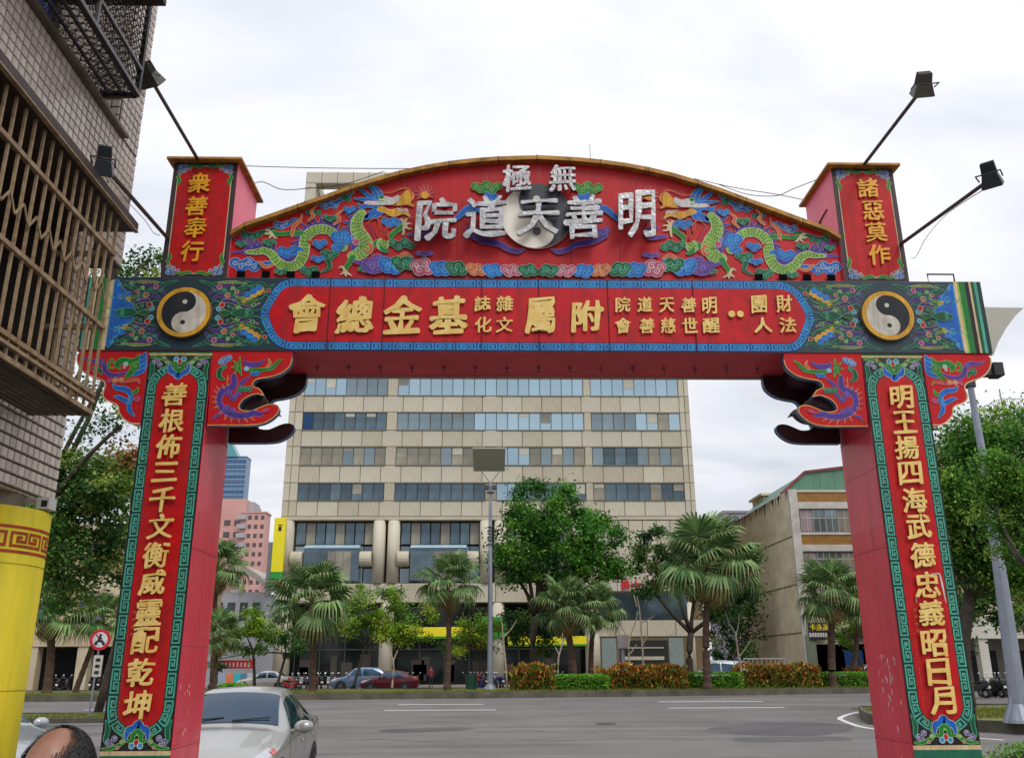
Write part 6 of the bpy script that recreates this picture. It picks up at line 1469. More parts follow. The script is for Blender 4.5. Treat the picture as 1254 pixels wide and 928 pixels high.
tree('spreading_tree', 'large green spreading tree on the right behind the gate pillar', 'tree', (b[0]+.3, 33, 0), .3, gz(1188, 730, 33),
     [ell(1170, 560, 33, 40, 30, 30), ell(1225, 560, 32, 46, 32, 34), ell(1180, 610, 32, 50, 30, 34, 1.2), ell(1245, 620, 32, 44, 30, 44, 1.2), ell(1165, 660, 33, 36, 28, 36), ell(1215, 680, 33, 40, 28, 34), ell(1260, 700, 33, 40, 28, 34), ell(1185, 710, 33, 26, 22, 22), ell(1200, 530, 33, 26, 22, 20, .8), ell(1250, 520, 33, 30, 24, 22, .8), ell(1180, 525, 33, 16, 18, 14, .5)], 46000, .17, [(62, 104, 38), (46, 82, 32), (92, 128, 48), (44, 76, 32), (130, 154, 60)], 43, .85, twigs=18)
tree('young_tree', 'slim young tree with fine leaves in front of the right lamp pole', 'tree', (at(1262, 884, 1, 20).x, 20, 0), .07, (at(1262, 700, 1, 20).x, 20, at(1262, 700, 1, 20).z),
     [ell(1216, 578, 21, 26, 20, 22), ell(1222, 628, 21, 24, 20, 26), ell(1232, 668, 21, 20, 16, 18, .8), ell(1255, 610, 21, 24, 20, 40)], 19000, .085, [(58, 98, 36), (84, 122, 44), (42, 74, 30), (112, 138, 54)], 47, .3, twigs=12)
b = gz(1165, 838, 38)
tree('leafy_tree', 'darker tree behind the big right tree, above the parked motorbikes', 'tree', (b[0], 46, 0), .22, gz(1176, 760, 46), [ell(1180, 745, 46, 34, 24, 26), ell(1160, 770, 46, 22, 18, 22), ell(1230, 740, 47, 40, 26, 26)], 6000, .24, G2+[(120, 120, 52)], 44, .7)
b = gz(590, 842, 66)
tree('street_tree', 'low yellow green street tree behind the grey lamp pole', 'tree', (b[0], 67, .1), .12, gz(588, 800, 67), [ell(575, 768, 67, 24, 20, 18), ell(600, 775, 67, 20, 18, 16), ell(560, 785, 67, 18, 16, 12)], 5500, .18, YG+[(150, 110, 50)], 45, .55)
b = gz(655, 842, 68)
tree('street_tree', 'dark green street tree between the two bushy palms and the arcade', 'tree', (b[0], 69, .1), .14, gz(655, 800, 69), [ell(640, 770, 69, 26, 20, 22), ell(665, 785, 69, 24, 20, 18)], 4000, .22, G2, 46, .6)
# bare pale saplings
def sapling(px, py, y, pts, label):
    m = MB(); P = [at(a, b, 1, y) for a, b in pts[0]]; m.tube(catmull([(p.x, y, p.z) for p in P], 3), [.07-.045*k/(len(P)*3-2) for k in range(len(catmull([(p.x, y, p.z) for p in P], 3)))], 6)
    for br in pts[1:]:
        P = [at(a, b, 1, y) for a, b in br]; C_ = catmull([(p.x, y, p.z) for p in P], 3); m.tube(C_, [.045*(1-k/len(C_))+.008 for k in range(len(C_))], 5)
    m.build('bare_sapling', PALEB, None, label=label, cat='young tree')
sapling(0, 0, 58.5, [[(621, 841), (619, 810), (616, 780), (615, 766), (613, 755)], [(617, 779), (626, 770), (633, 758)]], 'bare pale sapling with a single fork beside the lamp pole')
sapling(0, 0, 58, [[(788, 820), (787, 795), (785, 770), (783, 745), (780, 730)], [(784, 762), (795, 758), (802, 752)], [(786, 790), (792, 780)], [(780, 742), (776, 728)]], 'bare pale sapling rising from the croton hedge, right of the grey cabinet')
sapling(0, 0, 58.5, [[(772, 822), (770, 800), (771, 782), (778, 762), (781, 748)], [(771, 786), (764, 772), (757, 760)], [(772, 800), (780, 788)]], 'crooked pale sapling leaning over the grey cabinet')
sapling(0, 0, 58.5, [[(908, 822), (904, 800), (900, 775), (893, 763), (888, 748)], [(901, 780), (904, 765), (905, 750)], [(903, 806), (912, 795), (920, 782)]], 'bare pale sapling in front of the stained block')
sapling(0, 0, 57.5, [[(683, 828), (684, 805), (688, 790), (689, 775)], [(685, 802), (680, 792)], [(687, 790), (692, 780)]], 'thin twiggy sapling under the low bushy palm')
sapling(0, 0, 58, [[(480, 842), (482, 815), (478, 796), (474, 780)], [(481, 810), (487, 796)]], 'thin staked sapling in front of the maroon car')
# ================================================================== HEDGES
def hedge(name, label, x0px, x1px, ypy_top, y, depth, cols, nl, lsz, seed, upright=False, lump=.0):
    rd = random.Random(seed); a = at(x0px, ypy_top, 1, y); b = at(x1px, ypy_top, 1, y); zt = a.z; z0 = .28; zt = zt if not upright else z0+(zt-z0)*.93; pal_ = [tuple(1.5*w for w in hx(c)) for c in cols]
    t = thing(name, label, 'hedge' if not upright else 'shrub', ((a.x+b.x)/2, y, z0))
    core = MB(); n = 12
    core.box(a.x+.2, b.x-.2, y+.2, y+depth-.2, z0, z0+(zt-z0)*.78); core.build('stems', mat('dark_stems', (40, 38, 26), .95), t)
    vs, fs, cs = [], [], []
    L = b.x-a.x
    for _ in range(nl):
        u = rd.random(); s_ = rd.random(); x = a.x+u*L; edge = min(1, min(u, 1-u)*L/.5)
        h = (zt-z0)*((.88 if not upright else .5)+(.12 if not upright else .45)*edge**.5+lump*2.2*(noise.noise(Vector((x*1.1, 0, seed)))+.5*noise.noise(Vector((x*3.1, 0, seed)))))
        if s_ < .55: yy = y+rd.gauss(0, .09); z = z0+h*rd.random()
        elif s_ < .92: yy = y+rd.random()*depth; z = z0+h*(1-abs(rd.gauss(0, .06)))
        else: yy = y+rd.random()*depth; z = z0+h*rd.random(); x = (a.x if rd.random() < .5 else b.x)+rd.gauss(0, .08)
        if upright: yy += noise.noise(Vector((x*1.1, z, seed)))*.35
        Lf = lsz*rd.uniform(.6, 1.3); az = rd.uniform(0, 6.28); el = rd.uniform(.3, 1.3) if upright else rd.uniform(-.6, .9)
        d = Vector((math.cos(az)*math.cos(el), math.sin(az)*math.cos(el), math.sin(el))); q = d.cross(Vector((rd.gauss(0, .6), rd.gauss(0, .6), 1))).normalized()*Lf*(.2 if upright else .34)
        p = Vector((x, yy, z)); k = len(vs); vs += [p, p+d*Lf*.5+q, p+d*Lf, p+d*Lf*.5-q]; fs.append((k, k+1, k+2, k+3))
        f = (z-z0)/(zt-z0)
        if upright:
            c = pal_[rd.randrange(2)] if rd.random() < .34+.4*(1-f) else pal_[2+rd.randrange(len(pal_)-2)]
        else: c = rd.choice(pal_)
        v = rd.uniform(.8, 1.25); cs.append(tuple(w*v for w in c))
    mb = MB(); mb.v, mb.f, mb.c, mb.m = vs, fs, cs, [0]*len(fs); mb.build('leaves', LEAFM, t, fix=False, kind='stuff'); return t
CRO = [(88, 120, 40), (66, 84, 32), (168, 78, 36), (198, 118, 50), (140, 48, 36), (214, 170, 80), (116, 44, 30), (136, 148, 54), (172, 100, 50)]
GH = [(96, 150, 44), (76, 128, 38), (124, 168, 58)]
hedge('croton_shrub', 'round clump of orange and red crotons right of the lamp pole', 627, 678, 812, 56.2, 2.0, CRO, 3200, .24, 51, True, .15)
hedge('clipped_hedge', 'clipped green hedge between the two left croton clumps', 676, 745, 826, 56.6, 1.2, GH, 4200, .11, 52)
hedge('croton_shrub', 'longest clump of red and yellow crotons in front of the grey cabinet', 734, 841, 813, 57.4, 1.8, CRO, 6500, .22, 53, True, .12)
hedge('clipped_hedge', 'clipped green hedge in front of the parked white van', 838, 908, 823, 58.4, 1.2, GH, 4200, .11, 54)
hedge('croton_shrub', 'orange croton clump in front of the stained block', 904, 1002, 812, 59.3, 1.8, CRO, 6500, .22, 55, True, .12)
hedge('clipped_hedge', 'clipped green hedge running behind the right pillar', 1000, 1075, 823, 60.8, 1.2, GH, 4200, .11, 56)
hedge('croton_shrub', 'small croton clump against the edge of the right pillar', 1040, 1062, 815, 63.0, 1.2, CRO, 1200, .22, 57, True, .1)
hedge('clipped_hedge', 'low bright hedge left of the small street tree', 268, 298, 837, 55.2, 1.4, GH, 1600, .12, 58)
# bush at the bottom right corner
rd = random.Random(77); c = at(1262, 922, 1, 13.5); t = thing('leafy_bush', 'bright green leafy bush at the bottom right corner of the lane', 'bush', (c.x, 13.5, 0))
vs, fs, cs = [], [], []
for _ in range(5200):
    d = Vector((rd.gauss(0, 1), rd.gauss(0, 1), rd.gauss(0, 1))).normalized()*rd.uniform(.7, 1.03)
    if d.z < -.3: continue
    p = Vector((c.x+.1+d.x*.75, 13.6+d.y*.8, .15+max(0, d.z)*.52+noise.noise(d*3)*.1)); Lf = rd.uniform(.035, .07); az = rd.uniform(0, 6.28); el = rd.uniform(-.3, 1)
    e = Vector((math.cos(az)*math.cos(el), math.sin(az)*math.cos(el), math.sin(el))); q = e.cross(Vector((rd.gauss(0, .5), rd.gauss(0, .5), 1))).normalized()*Lf*.3; k = len(vs)
    vs += [p, p+e*Lf*.5+q, p+e*Lf, p+e*Lf*.5-q]; fs.append((k, k+1, k+2, k+3)); v = rd.uniform(.7, 1.3); cc = hx(rd.choice([(96, 158, 40), (120, 176, 52), (70, 124, 36)])); cs.append(tuple(w*v for w in cc))
mb = MB(); mb.v, mb.f, mb.c, mb.m = vs, fs, cs, [0]*len(fs); mb.build('leaves', LEAFM, t, fix=False, kind='stuff')
m = MB(); m.ball((c.x+.1, 13.6, .12), (.6, .65, .45), 12, 8); m.build('stems', mat('dark_stems', (40, 38, 26), .95), t)
# ================================================================== CARS
GLS = mat('car_glass', (44, 70, 92), .04, metal=.45, var=0, spec=.8); TYRE = mat('tyre_rubber', (24, 24, 25), .8, var=.1); RIM = mat('alloy_wheel', (150, 152, 156), .3, metal=.8, var=.1)
CHR = mat('chrome', (210, 210, 214), .12, metal=1, var=0); LAMPG = mat('clear_lamp', (190, 194, 198), .08, metal=.4, var=0, coat=.8); REDL = mat('red_lamp', (170, 24, 28), .15, var=0, coat=.6); BPL = mat('black_plastic', (22, 22, 24), .5, var=.1); PLATE = mat('number_plate', (220, 220, 214), .4, var=0)
def cmr(P, t):
    n = len(P)-1; t = min(max(t, 0), .99999)*n; i = int(t); f = t-i; a, b, c, d = P[max(i-1, 0)], P[i], P[i+1], P[min(i+2, n)]
    return tuple(.5*((2*b[k])+(c[k]-a[k])*f+(2*a[k]-5*b[k]+4*c[k]-d[k])*f*f+(3*b[k]-a[k]-3*c[k]+d[k])*f**3) for k in range(len(a)))
SEDAN = dict(L=4.35, sec=[  # x, half width, bottom z, shoulder z, top z, half width at top
    (0.00, .46, .30, .60, .64, .38), (.06, .62, .24, .65, .72, .46), (.30, .76, .20, .72, .81, .56), (.70, .82, .20, .79, .89, .62), (1.10, .84, .19, .85, .97, .66), (1.28, .845, .19, .88, 1.00, .68), (1.60, .85, .19, .90, 1.22, .62), (1.95, .85, .19, .91, 1.40, .57),
    (2.35, .85, .19, .92, 1.46, .55), (2.85, .85, .19, .93, 1.45, .54), (3.25, .845, .19, .95, 1.36, .54), (3.60, .84, .20, .98, 1.16, .58), (3.80, .83, .21, .99, 1.06, .62), (4.15, .78, .24, .97, 1.03, .60), (4.32, .68, .30, .90, .96, .52), (4.35, .60, .36, .80, .86, .46)],
    ws=(1.34, 1.92), side=(1.62, 3.42), rear=(3.2, 3.68), bp=2.45, wheels=(.80, 3.38))
SUV = dict(L=4.4, sec=[(0.00, .5, .35, .66, .70, .42), (.06, .66, .28, .72, .80, .5), (.35, .80, .24, .82, .92, .62), (.8, .86, .23, .9, 1.0, .66), (1.15, .87, .23, .96, 1.08, .68), (1.5, .875, .23, 1.0, 1.38, .64), (1.85, .88, .23, 1.02, 1.62, .62), (2.4, .88, .23, 1.03, 1.70, .62), (3.1, .88, .23, 1.04, 1.69, .62), (3.7, .87, .24, 1.06, 1.62, .62), (4.05, .85, .25, 1.06, 1.44, .64), (4.3, .8, .28, 1.0, 1.16, .62), (4.4, .7, .34, .86, .94, .56)],
    ws=(1.2, 1.8), side=(1.5, 4.05), rear=(3.9, 4.25), bp=2.45, wheels=(.82, 3.45))
def car(spec, name, label, paint, loc, rz, near=False, two_tone=None):
    L = spec['L']; S = spec['sec']; t = thing(name, label, 'car', (0, 0, 0))
    xs = [s[0] for s in S]
    def sect(x):
        i = 0
        while i < len(S)-2 and S[i+1][0] < x: i += 1
        f = (x-S[i][0])/(S[i+1][0]-S[i][0]); f = min(max(f, 0), 1); a, b, c, d = S[max(i-1, 0)], S[i], S[i+1], S[min(i+2, len(S)-1)]
        # finite-difference hermite on uneven stations
        out = []
        for k in range(1, 6):
            h = c[0]-b[0]; m0 = (c[k]-a[k])/max(c[0]-a[0], 1e-6)*h; m1 = (d[k]-b[k])/max(d[0]-b[0], 1e-6)*h
            out.append((2*f**3-3*f*f+1)*b[k]+(f**3-2*f*f+f)*m0+(-2*f**3+3*f*f)*c[k]+(f**3-f*f)*m1)
        return out
    def ring(x):
        w_, z0, zs, zt, wt = sect(x); hh = zs-z0
        return [(0, z0-.01), (w_*.80, z0), (w_*.955, z0+.06), (w_*.985, z0+hh*.35), (w_, z0+hh*.62), (w_*.99, z0+hh*.85), (w_*.965, zs), (w_*.965*.55+wt*.45, zs+(zt-zs)*.48), (wt*1.02, zt-(zt-zs)*.10-.02), (wt*.86, zt-.004), (wt*.45, zt+.018), (0, zt+.026)]
    def surf(x, v):
        rg = ring(x); p = cmr(rg, v); return (p[0], x, max(p[1], 0))
    nx, nv = (88, 44) if near else (44, 26)
    X = [L*(1-math.cos(math.pi*i/nx))/2*.5+L*i/nx*.5 for i in range(nx+1)]
    m = MB(); vs = []
    for x in X:
        for j in range(nv+1): vs.append(surf(x, j/nv))
    fs = [(i*(nv+1)+j, i*(nv+1)+j+1, (i+1)*(nv+1)+j+1, (i+1)*(nv+1)+j) for i in range(nx) for j in range(nv)]
    k = len(vs); vs2 = [(-a, b, c) for a, b, c in vs]; fs2 = [(d+k, c+k, b+k, a+k) for a, b, c, d in fs]
    m.add(vs+vs2, fs+fs2)
    e0 = [i for i in range(nv+1)]; m.add([vs[i] for i in e0]+[vs2[i] for i in reversed(e0)], [tuple(range(2*(nv+1)))]); e1 = [nx*(nv+1)+j for j in range(nv+1)]; m.add([vs[i] for i in e1]+[vs2[i] for i in reversed(e1)], [tuple(range(2*(nv+1)))])
    body = m.build('body', paint, t, smooth=True)
    def patch(x0, x1, v0, v1, mt, nm, off=.006, sides=(1, -1), nxx=10, nvv=8, par=None, fx=None, one=False):
        """panel following the body surface, lifted by off; fx(x)->(v0,v1) trims it"""
        objs = []
        for s_ in sides:
            b_ = MB(); V = []
            for i in range(nxx+1):
                for j in range(nvv+1):
                    v = v0+(v1-v0)*j/nvv
                    fa, fb = fx(v) if fx else (x0, x1); x = fa+(fb-fa)*i/nxx
                    p = Vector(surf(x, v)); px_ = Vector(surf(min(x+.01, L), v))-Vector(surf(max(x-.01, 0), v)); pv = Vector(surf(x, min(v+.01, 1)))-Vector(surf(x, max(v-.01, 0)))
                    nn = pv.cross(px_) if False else px_.cross(pv); nn = nn.normalized() if nn.length > 1e-9 else Vector((0, 0, 1))
                    cen = Vector((0, x, .6)); nn = nn if nn.dot(p-cen) > 0 else -nn
                    q = p+nn*off; V.append((s_*q.x, q.y, q.z))
            b_.add(V, [(i*(nvv+1)+j, i*(nvv+1)+j+1, (i+1)*(nvv+1)+j+1, (i+1)*(nvv+1)+j) for i in range(nxx) for j in range(nvv)])
            if one: return b_
            objs.append(b_.build(nm, mt, par or t, smooth=True))
        return objs
    w0, w1 = spec['ws']; r0, r1 = spec['rear']; s0, s1 = spec['side']
    # windscreen and rear window: both halves in one sheet
    def sheet(x0, x1, va, nm):
        b_ = MB(); V = []; n1, n2 = 8, 12
        for i in range(n1+1):
            x = x0+(x1-x0)*i/n1
            for j in range(-n2, n2+1):
                v = 1-(1-va)*abs(j)/n2; p = Vector(surf(x, v)); V.append(((1 if j > 0 else -1)*p.x, p.y-.006*(1 if x < L/2 else -1), p.z+.008))
        n3 = 2*n2+1; b_.add(V, [(i*n3+j, i*n3+j+1, (i+1)*n3+j+1, (i+1)*n3+j) for i in range(n1) for j in range(n3-1)]); return b_.build(nm, GLS, t, smooth=True)
    sheet(w0, w1, .762, 'windscreen'); sheet(r0, r1, .762, 'rear_window')
    va, vb = 6.12/11, 7.85/11
    def trim(a0, a1):
        def f(v):
            q = (v-va)/(vb-va); return (max(a0, s0-.14+.62*q*(w1-w0)+.0), min(a1, s1-.42*q)) if True else None
        return f
    for (a, b_) in ((s0-.3, spec['bp']-.04), (spec['bp']+.04, s1)):
        patch(a, b_, va, vb, GLS, 'side_window', .004, fx=trim(a, b_))
    for xx in (spec['bp'], 3.35 if spec is SEDAN else 3.5, s0-.32):   # door seams
        patch(xx-.006, xx+.006, 2/11, 6.1/11, BPL, 'door_seam', .002, nxx=1)
    for xx in spec['wheels']:
        for s_ in (1, -1):
            rr = .315 if spec is SEDAN else .35; hw = sect(xx)[0]
            a_ = MB(); a_.tube([(s_*(hw-.2), xx, rr), (s_*(hw+.006), xx, rr)], rr+.055, 24); a_.build('wheel_arch', BPL, t)
            wh = MB(); wh.tube([(s_*(hw-.18), xx, rr), (s_*(hw-.0), xx, rr), (s_*(hw+.014), xx, rr)], [rr, rr, rr-.03], 24); who = wh.build('wheel', TYRE, t)
            ri_ = MB(); ri_.tube([(s_*(hw+.01), xx, rr), (s_*(hw+.02), xx, rr)], [rr*.66, rr*.6], 20); rim = ri_.build('rim', BPL, who)
            sp_ = MB()
            for k in range(7): a2 = k*6.283/7; sp_.bar((s_*(hw+.022), xx, rr), (s_*(hw+.022), xx+rr*.62*math.cos(a2), rr+rr*.62*math.sin(a2)), .035, .02)
            sp_.tube([(s_*(hw+.012), xx, rr), (s_*(hw+.03), xx, rr)], rr*.16, 12)
            sp_.build('spokes', RIM, who)
    ms = s0-.12
    for s_ in (1, -1):
        mm = MB(); hw = sect(ms)[0]; zm_ = sect(ms)[2]+.10
        mm.ball((s_*(hw+.12), ms-.02, zm_), (.13, .08, .085), 14, 9); mm.bar((s_*(hw-.08), ms, zm_-.06), (s_*(hw+.06), ms, zm_-.03), .05, .04); mm.build('mirror', paint, t, smooth=True)
        for xx in (spec['bp']-.22, 3.12): h_ = MB(); hz = sect(xx)[2]-.13; h_.ball((s_*(sect(xx)[0]+.012), xx, hz), (.018, .09, .016), 8, 6); h_.build('door_handle', CHR if near else paint, t)
    # front lamps, grille, bumper, plate
    patch(.07, .52, 4.9/11, 7.1/11, LAMPG, 'headlamp', .006, fx=lambda v: (.08+.25*(v-4.9/11), .40+2.1*(v-4.9/11)))
    patch(.42, .58, 5.7/11, 6.5/11, mat('amber_lamp', (196, 84, 70), .15, coat=.5, var=0), 'indicator', .011)
    patch(L-.30, L-.03, 4.6/11, 6.5/11, REDL, 'tail_lamp', .006)
    gl = MB(); gl.box(-.30, .30, -.012, .03, .50, .585); gl.build('grille', BPL, t, bevel=.01); gl = MB(); gl.box(-.45, .45, -.01, .05, .27, .36); gl.build('lower_intake', BPL, t, bevel=.02)
    for k in range(3): c_ = MB(); c_.box(-.29, .29, -.02, -.011, .512+k*.026, .52+k*.026); c_.build('grille_bar', CHR, t)
    pl_ = MB(); pl_.box(-.17, .17, -.03, -.013, .39, .47); pl_.build('number_plate', PLATE, t)
    if near:
        for s_ in (1, -1):
            wv = MB(); a = [(s_*.12, w0-.04), (s_*.5, w0+.04)]
            z1 = sect(w0+.05)[3]; wv.tube([(-.55 if s_ < 0 else .05, w0+.0, z1+.018), ((-.55 if s_ < 0 else .05)+.48, w0+.06, z1+.05)], .008, 5); wv.build('wiper', BPL, t)
    t.location = loc; t.rotation_euler = (0, 0, rz); return t
def paint(nm, c, metal=.45): return mat(nm, c, .28, metal=metal, var=.06, scale=2, coat=.7)
SILVP = paint('silver_car_paint', (172, 173, 170)); 
car(SEDAN, 'parked_car', 'silver sedan parked facing us just behind the left pillar', SILVP, (-3.96, 11.3, 0), R(2.2), True)
car(SEDAN, 'parked_car', 'pale silver sedan at the lower left behind the balding man', paint('pale_silver_paint', (188, 194, 196)), (at(116, 905, 1, 13.4).x-.35, 13.1, -.03), R(66), True)
car(SEDAN, 'parked_car', 'pale silver sedan parked across the road beside the broad palm', paint('champagne_paint', (190, 188, 180)), (at(363, 840, 1, 74).x-.1-4.4, 73.5, 0), R(-90))
car(SUV, 'parked_car', 'blue grey hatchback parked across the road', paint('blue_grey_paint', (104, 124, 150)), (at(405, 840, 1, 74).x, 73.8, 0), R(-84))
car(SEDAN, 'parked_car', 'dark maroon sedan parked across the road in front of the blue hatchback', paint('maroon_paint', (96, 16, 34)), (at(443, 840, 1, 72).x, 71.6, 0), R(-90))
car(SUV, 'parked_van', 'white van parked behind the clipped hedge', paint('white_paint', (214, 216, 216), .05), (at(836, 830, 1, 69).x, 69, 0), R(-90)).scale = (1.05, 1.1, 1.2)
car(SUV, 'parked_car', 'small blue car parked right of the tallest palm trunk', paint('bright_blue_paint', (44, 110, 190), .2), (at(874, 830, 1, 73).x, 73, 0), R(-90)).scale = (1, .75, 1.2)
car(SEDAN, 'parked_car', 'white sedan parked near the blue shutter', paint('white_paint', (214, 216, 216), .05), (at(1030, 830, 1, 74).x, 74, .25), R(-90))
car(SEDAN, 'parked_car', 'white car glimpsed behind the road sign', paint('white_paint', (214, 216, 216), .05), (at(128, 840, 1, 68).x, 68, 0), R(-90))
# ================================================================== SCOOTERS
def scooter(name, label, col, loc, rz, group, red=None):
    t = thing(name, label, 'scooter', (0, 0, 0), group=group)
    P = mat('scooter_'+name+str(col), col, .3, var=.05, coat=.5)
    b = MB(); b.prism([(-.5, .42), (-.3, .38), (.1, .34), (.35, .36), (.44, .62), (.36, .95), (.30, .97), (.22, .45), (.05, .42), (-.05, .62), (-.55, .78), (-.86, .80), (-.84, .66)], -.14, .14, axis=0)
    b.v = [(x, -y, z) for x, y, z in b.v]; b.build('body', P, t, bevel=.03)
    s = MB(); s.prism([(-.80, .80), (-.78, .87), (-.3, .86), (-.02, .80), (-.02, .70), (-.5, .76)], -.13, .13, axis=0); s.v = [(x, -y, z) for x, y, z in s.v]; s.build('seat', BPL, t, bevel=.03)
    for y in (.56, -.62):
        w_ = MB(); w_.tube([(-.05, -y, .24), (.05, -y, .24)], .24, 16); wo_ = w_.build('wheel', TYRE, t); w_ = MB(); w_.tube([(-.055, -y, .24), (.055, -y, .24)], .12, 10); w_.build('rim', RIM, wo_)
    h = MB(); h.tube([(0, -.50, .3), (0, -.36, .95), (0, -.33, 1.0)], .03, 6); h.tube([(-.32, -.26, 1.02), (0, -.35, 1.0), (.32, -.26, 1.02)], .018, 6); h.build('handlebar', BPL, t)
    for s_ in (1, -1):
        q = MB(); q.tube([(s_*.24, -.3, 1.02), (s_*.30, -.34, 1.2)], .008, 4); q.ball((s_*.32, -.34, 1.24), (.07, .02, .05), 8, 6); q.build('mirror', CHR, t)
    q = MB(); q.ball((0, -.43, .88), (.09, .05, .07), 8, 6); q.build('headlight', LAMPG, t)
    q = MB(); q.box(-.1, .1, .86, .88, .5, .62); q.build('number_plate', PLATE, t)
    t.location = loc; t.rotation_euler = (0, 0, rz); return t
GRP = 'scooters parked in a row under the office arcade'
protos = [scooter('parked_scooter', '%s parked scooter in the row under the office arcade' % n_, c, (0, 0, 0), 0, GRP) for c, n_ in (((30, 32, 36), 'black'), ((90, 94, 100), 'grey'), ((170, 172, 176), 'silver'), ((24, 40, 96), 'navy blue'), ((110, 22, 28), 'dark red'))]
rd = random.Random(21); first = [True]*5
spots = [(352+k*8.3, 78.2) for k in range(11)]+[(495+k*7.5, 79) for k in range(3)]+[(572+k*7, 78.5) for k in range(7)]+[(660+k*8, 79) for k in range(4)]
for i, (px, y) in enumerate(spots):
    k = rd.choice([0, 0, 1, 2, 3, 0, 4]) if i >= 5 else i; x = at(px, 838, 1, y).x
    if first[k] : o = protos[k]; first[k] = False
    else: o = copy_tree(protos[k], (0, 0, 0))
    o.location = (x, y, .0); o.rotation_euler = (0, 0, R(180+rd.uniform(-15, 15)) if rd.random() < .7 else R(rd.uniform(-12, 12)))
GR2 = 'motorbikes parked in front of the white shophouse'
protoA = scooter('parked_motorbike', 'parked motorbike in front of the white shophouse on the right', (26, 28, 32), (0, 0, 0), 0, GR2)
for i, (px, y, rz) in enumerate([(1192, 50, 30), (1212, 50.5, 25), (1221, 51, 20), (1228, 51, 30), (1236, 51.5, 24), (1244, 52, 28)]):
    o = protoA if i == 0 else copy_tree(protoA, (0, 0, 0)); o.location = (at(px, 835, 1, y).x, y, .0); o.rotation_euler = (0, 0, R(180+rz))
GR3 = 'scooters parked under the far left arcade'
protoB = scooter('parked_scooter', 'parked scooter under the cream arcade on the far left', (40, 22, 26), (0, 0, 0), 0, GR3)
for i, (px, y) in enumerate([(68, 72), (78, 72), (118, 72), (128, 72.5), (136, 72)]):
    o = protoB if i == 0 else copy_tree(protoB, (0, 0, 0)); o.location = (at(px, 838, 1, y).x, y, 0); o.rotation_euler = (0, 0, R(170))
sx_ = at(585, 838, 1, 67).x; scooter('parked_scooter', 'scooter carrying a red helmet beside the lamp pole', (26, 40, 110), (sx_, 67, 0), R(70), None)
m = MB(); m.ball((sx_+.1, 67, 1.1), (.15, .18, .16), 10, 8); m.build('red_helmet', mat('red_helmet_shell', (186, 30, 54), .25, var=0, coat=.6), None, label='red helmet resting on the scooter by the lamp pole', cat='helmet')
scooter('parked_scooter', 'red scooter parked behind the silver sedan across the road', (150, 24, 30), (at(357, 842, 1, 67).x, 67, 0), R(60), None)
m = MB(); q = at(577, 838, 1, 62); m.cyl((q.x, 62), .35, .3, 1.25, 12, .42); bn = m.build('green_bin', mat('green_plastic', (22, 66, 52), .6), None, label='dark green litter bin on the median left of the lamp pole', cat='bin')
# ================================================================== LAMP POLES WITH REFLECTOR PANELS
POLE = mat('galvanised_grey_paint', (142, 148, 160), .45, metal=.3, scale=3, col2=(122, 128, 140)); POLED = mat('dark_grey_fitting', (70, 74, 82), .5, metal=.3)
def lamp_pole(label, x, y, zb, ztop, r0, r1, panel, rings=None, fitz=None):
    t = thing('street_lamp', label, 'street lamp', (x, y, zb)); m = MB(); m.tube([(x, y, zb), (x, y, zb+(ztop-zb)*.5), (x, y, ztop)], [r0, (r0+r1)/2, r1], 16); m.build('pole', POLE, t)
    m = MB(); m.tube([(x, y, zb), (x, y, zb+.08), (x, y, zb+.35)], [r0*2.3, r0*2.2, r0*1.05], 16); m.build('base_flange', POLE, t)
    if rings:
        for z in rings: m = MB(); m.tube([(x, y, z), (x, y, z+.06)], r0*1.12, 16); m.build('collar', POLED, t)
    return t
y = 60.5; q = at(600, 843, 1, y); zt = at(600, 590, 1, y).z
P_ = lamp_pole('tall grey lamp pole carrying a square reflector panel in the centre', q.x, y, .3, zt, .19, .10, None, [at(600, p, 1, y).z for p in (646, 650, 654, 658, 662, 667)])
a, b = at(579, 550, 1, y-1.0), at(619, 581, 1, y-1.0); cxm = (a.x+b.x)/2
m = MB(); m.add([(a.x, y-1.2, a.z), (b.x, y-1.2, a.z), (b.x-.02, y+.9, b.z+.62), (a.x+.1, y+.9, b.z+.62), (a.x, y-1.2, a.z+.08), (b.x, y-1.2, a.z+.08), (b.x, y+.9, b.z+.70), (a.x, y+.9, b.z+.70)], [(0, 1, 2, 3), (7, 6, 5, 4), (0, 4, 5, 1), (1, 5, 6, 2), (2, 6, 7, 3), (3, 7, 4, 0)])
pm = m.build('reflector_panel', mat('taupe_panel_underside', (172, 168, 156), .6, var=.08), P_)
m = MB()
for s_ in (-1, 1): m.tube([(q.x, y, zt-.1), (q.x+s_*.55, y-.3, b.z+.3), (q.x+s_*.8, y+.5, b.z+.66)], .03, 5)
m.build('panel_strut', POLE, P_)
for s_ in (-1, 1): m = MB(); zf_ = at(600, 596, 1, y).z; m.box(q.x+s_*.12, q.x+s_*.42, y-.2, y+.1, zf_-.18, zf_+.1); m.build('uplight', POLED, P_, bevel=.03)
m = MB(); zf_ = at(600, 603, 1, y).z; m.tube([(q.x, y, zf_-.03), (q.x, y, zf_+.03)], .26, 12); m.build('bracket_ring', POLED, P_)
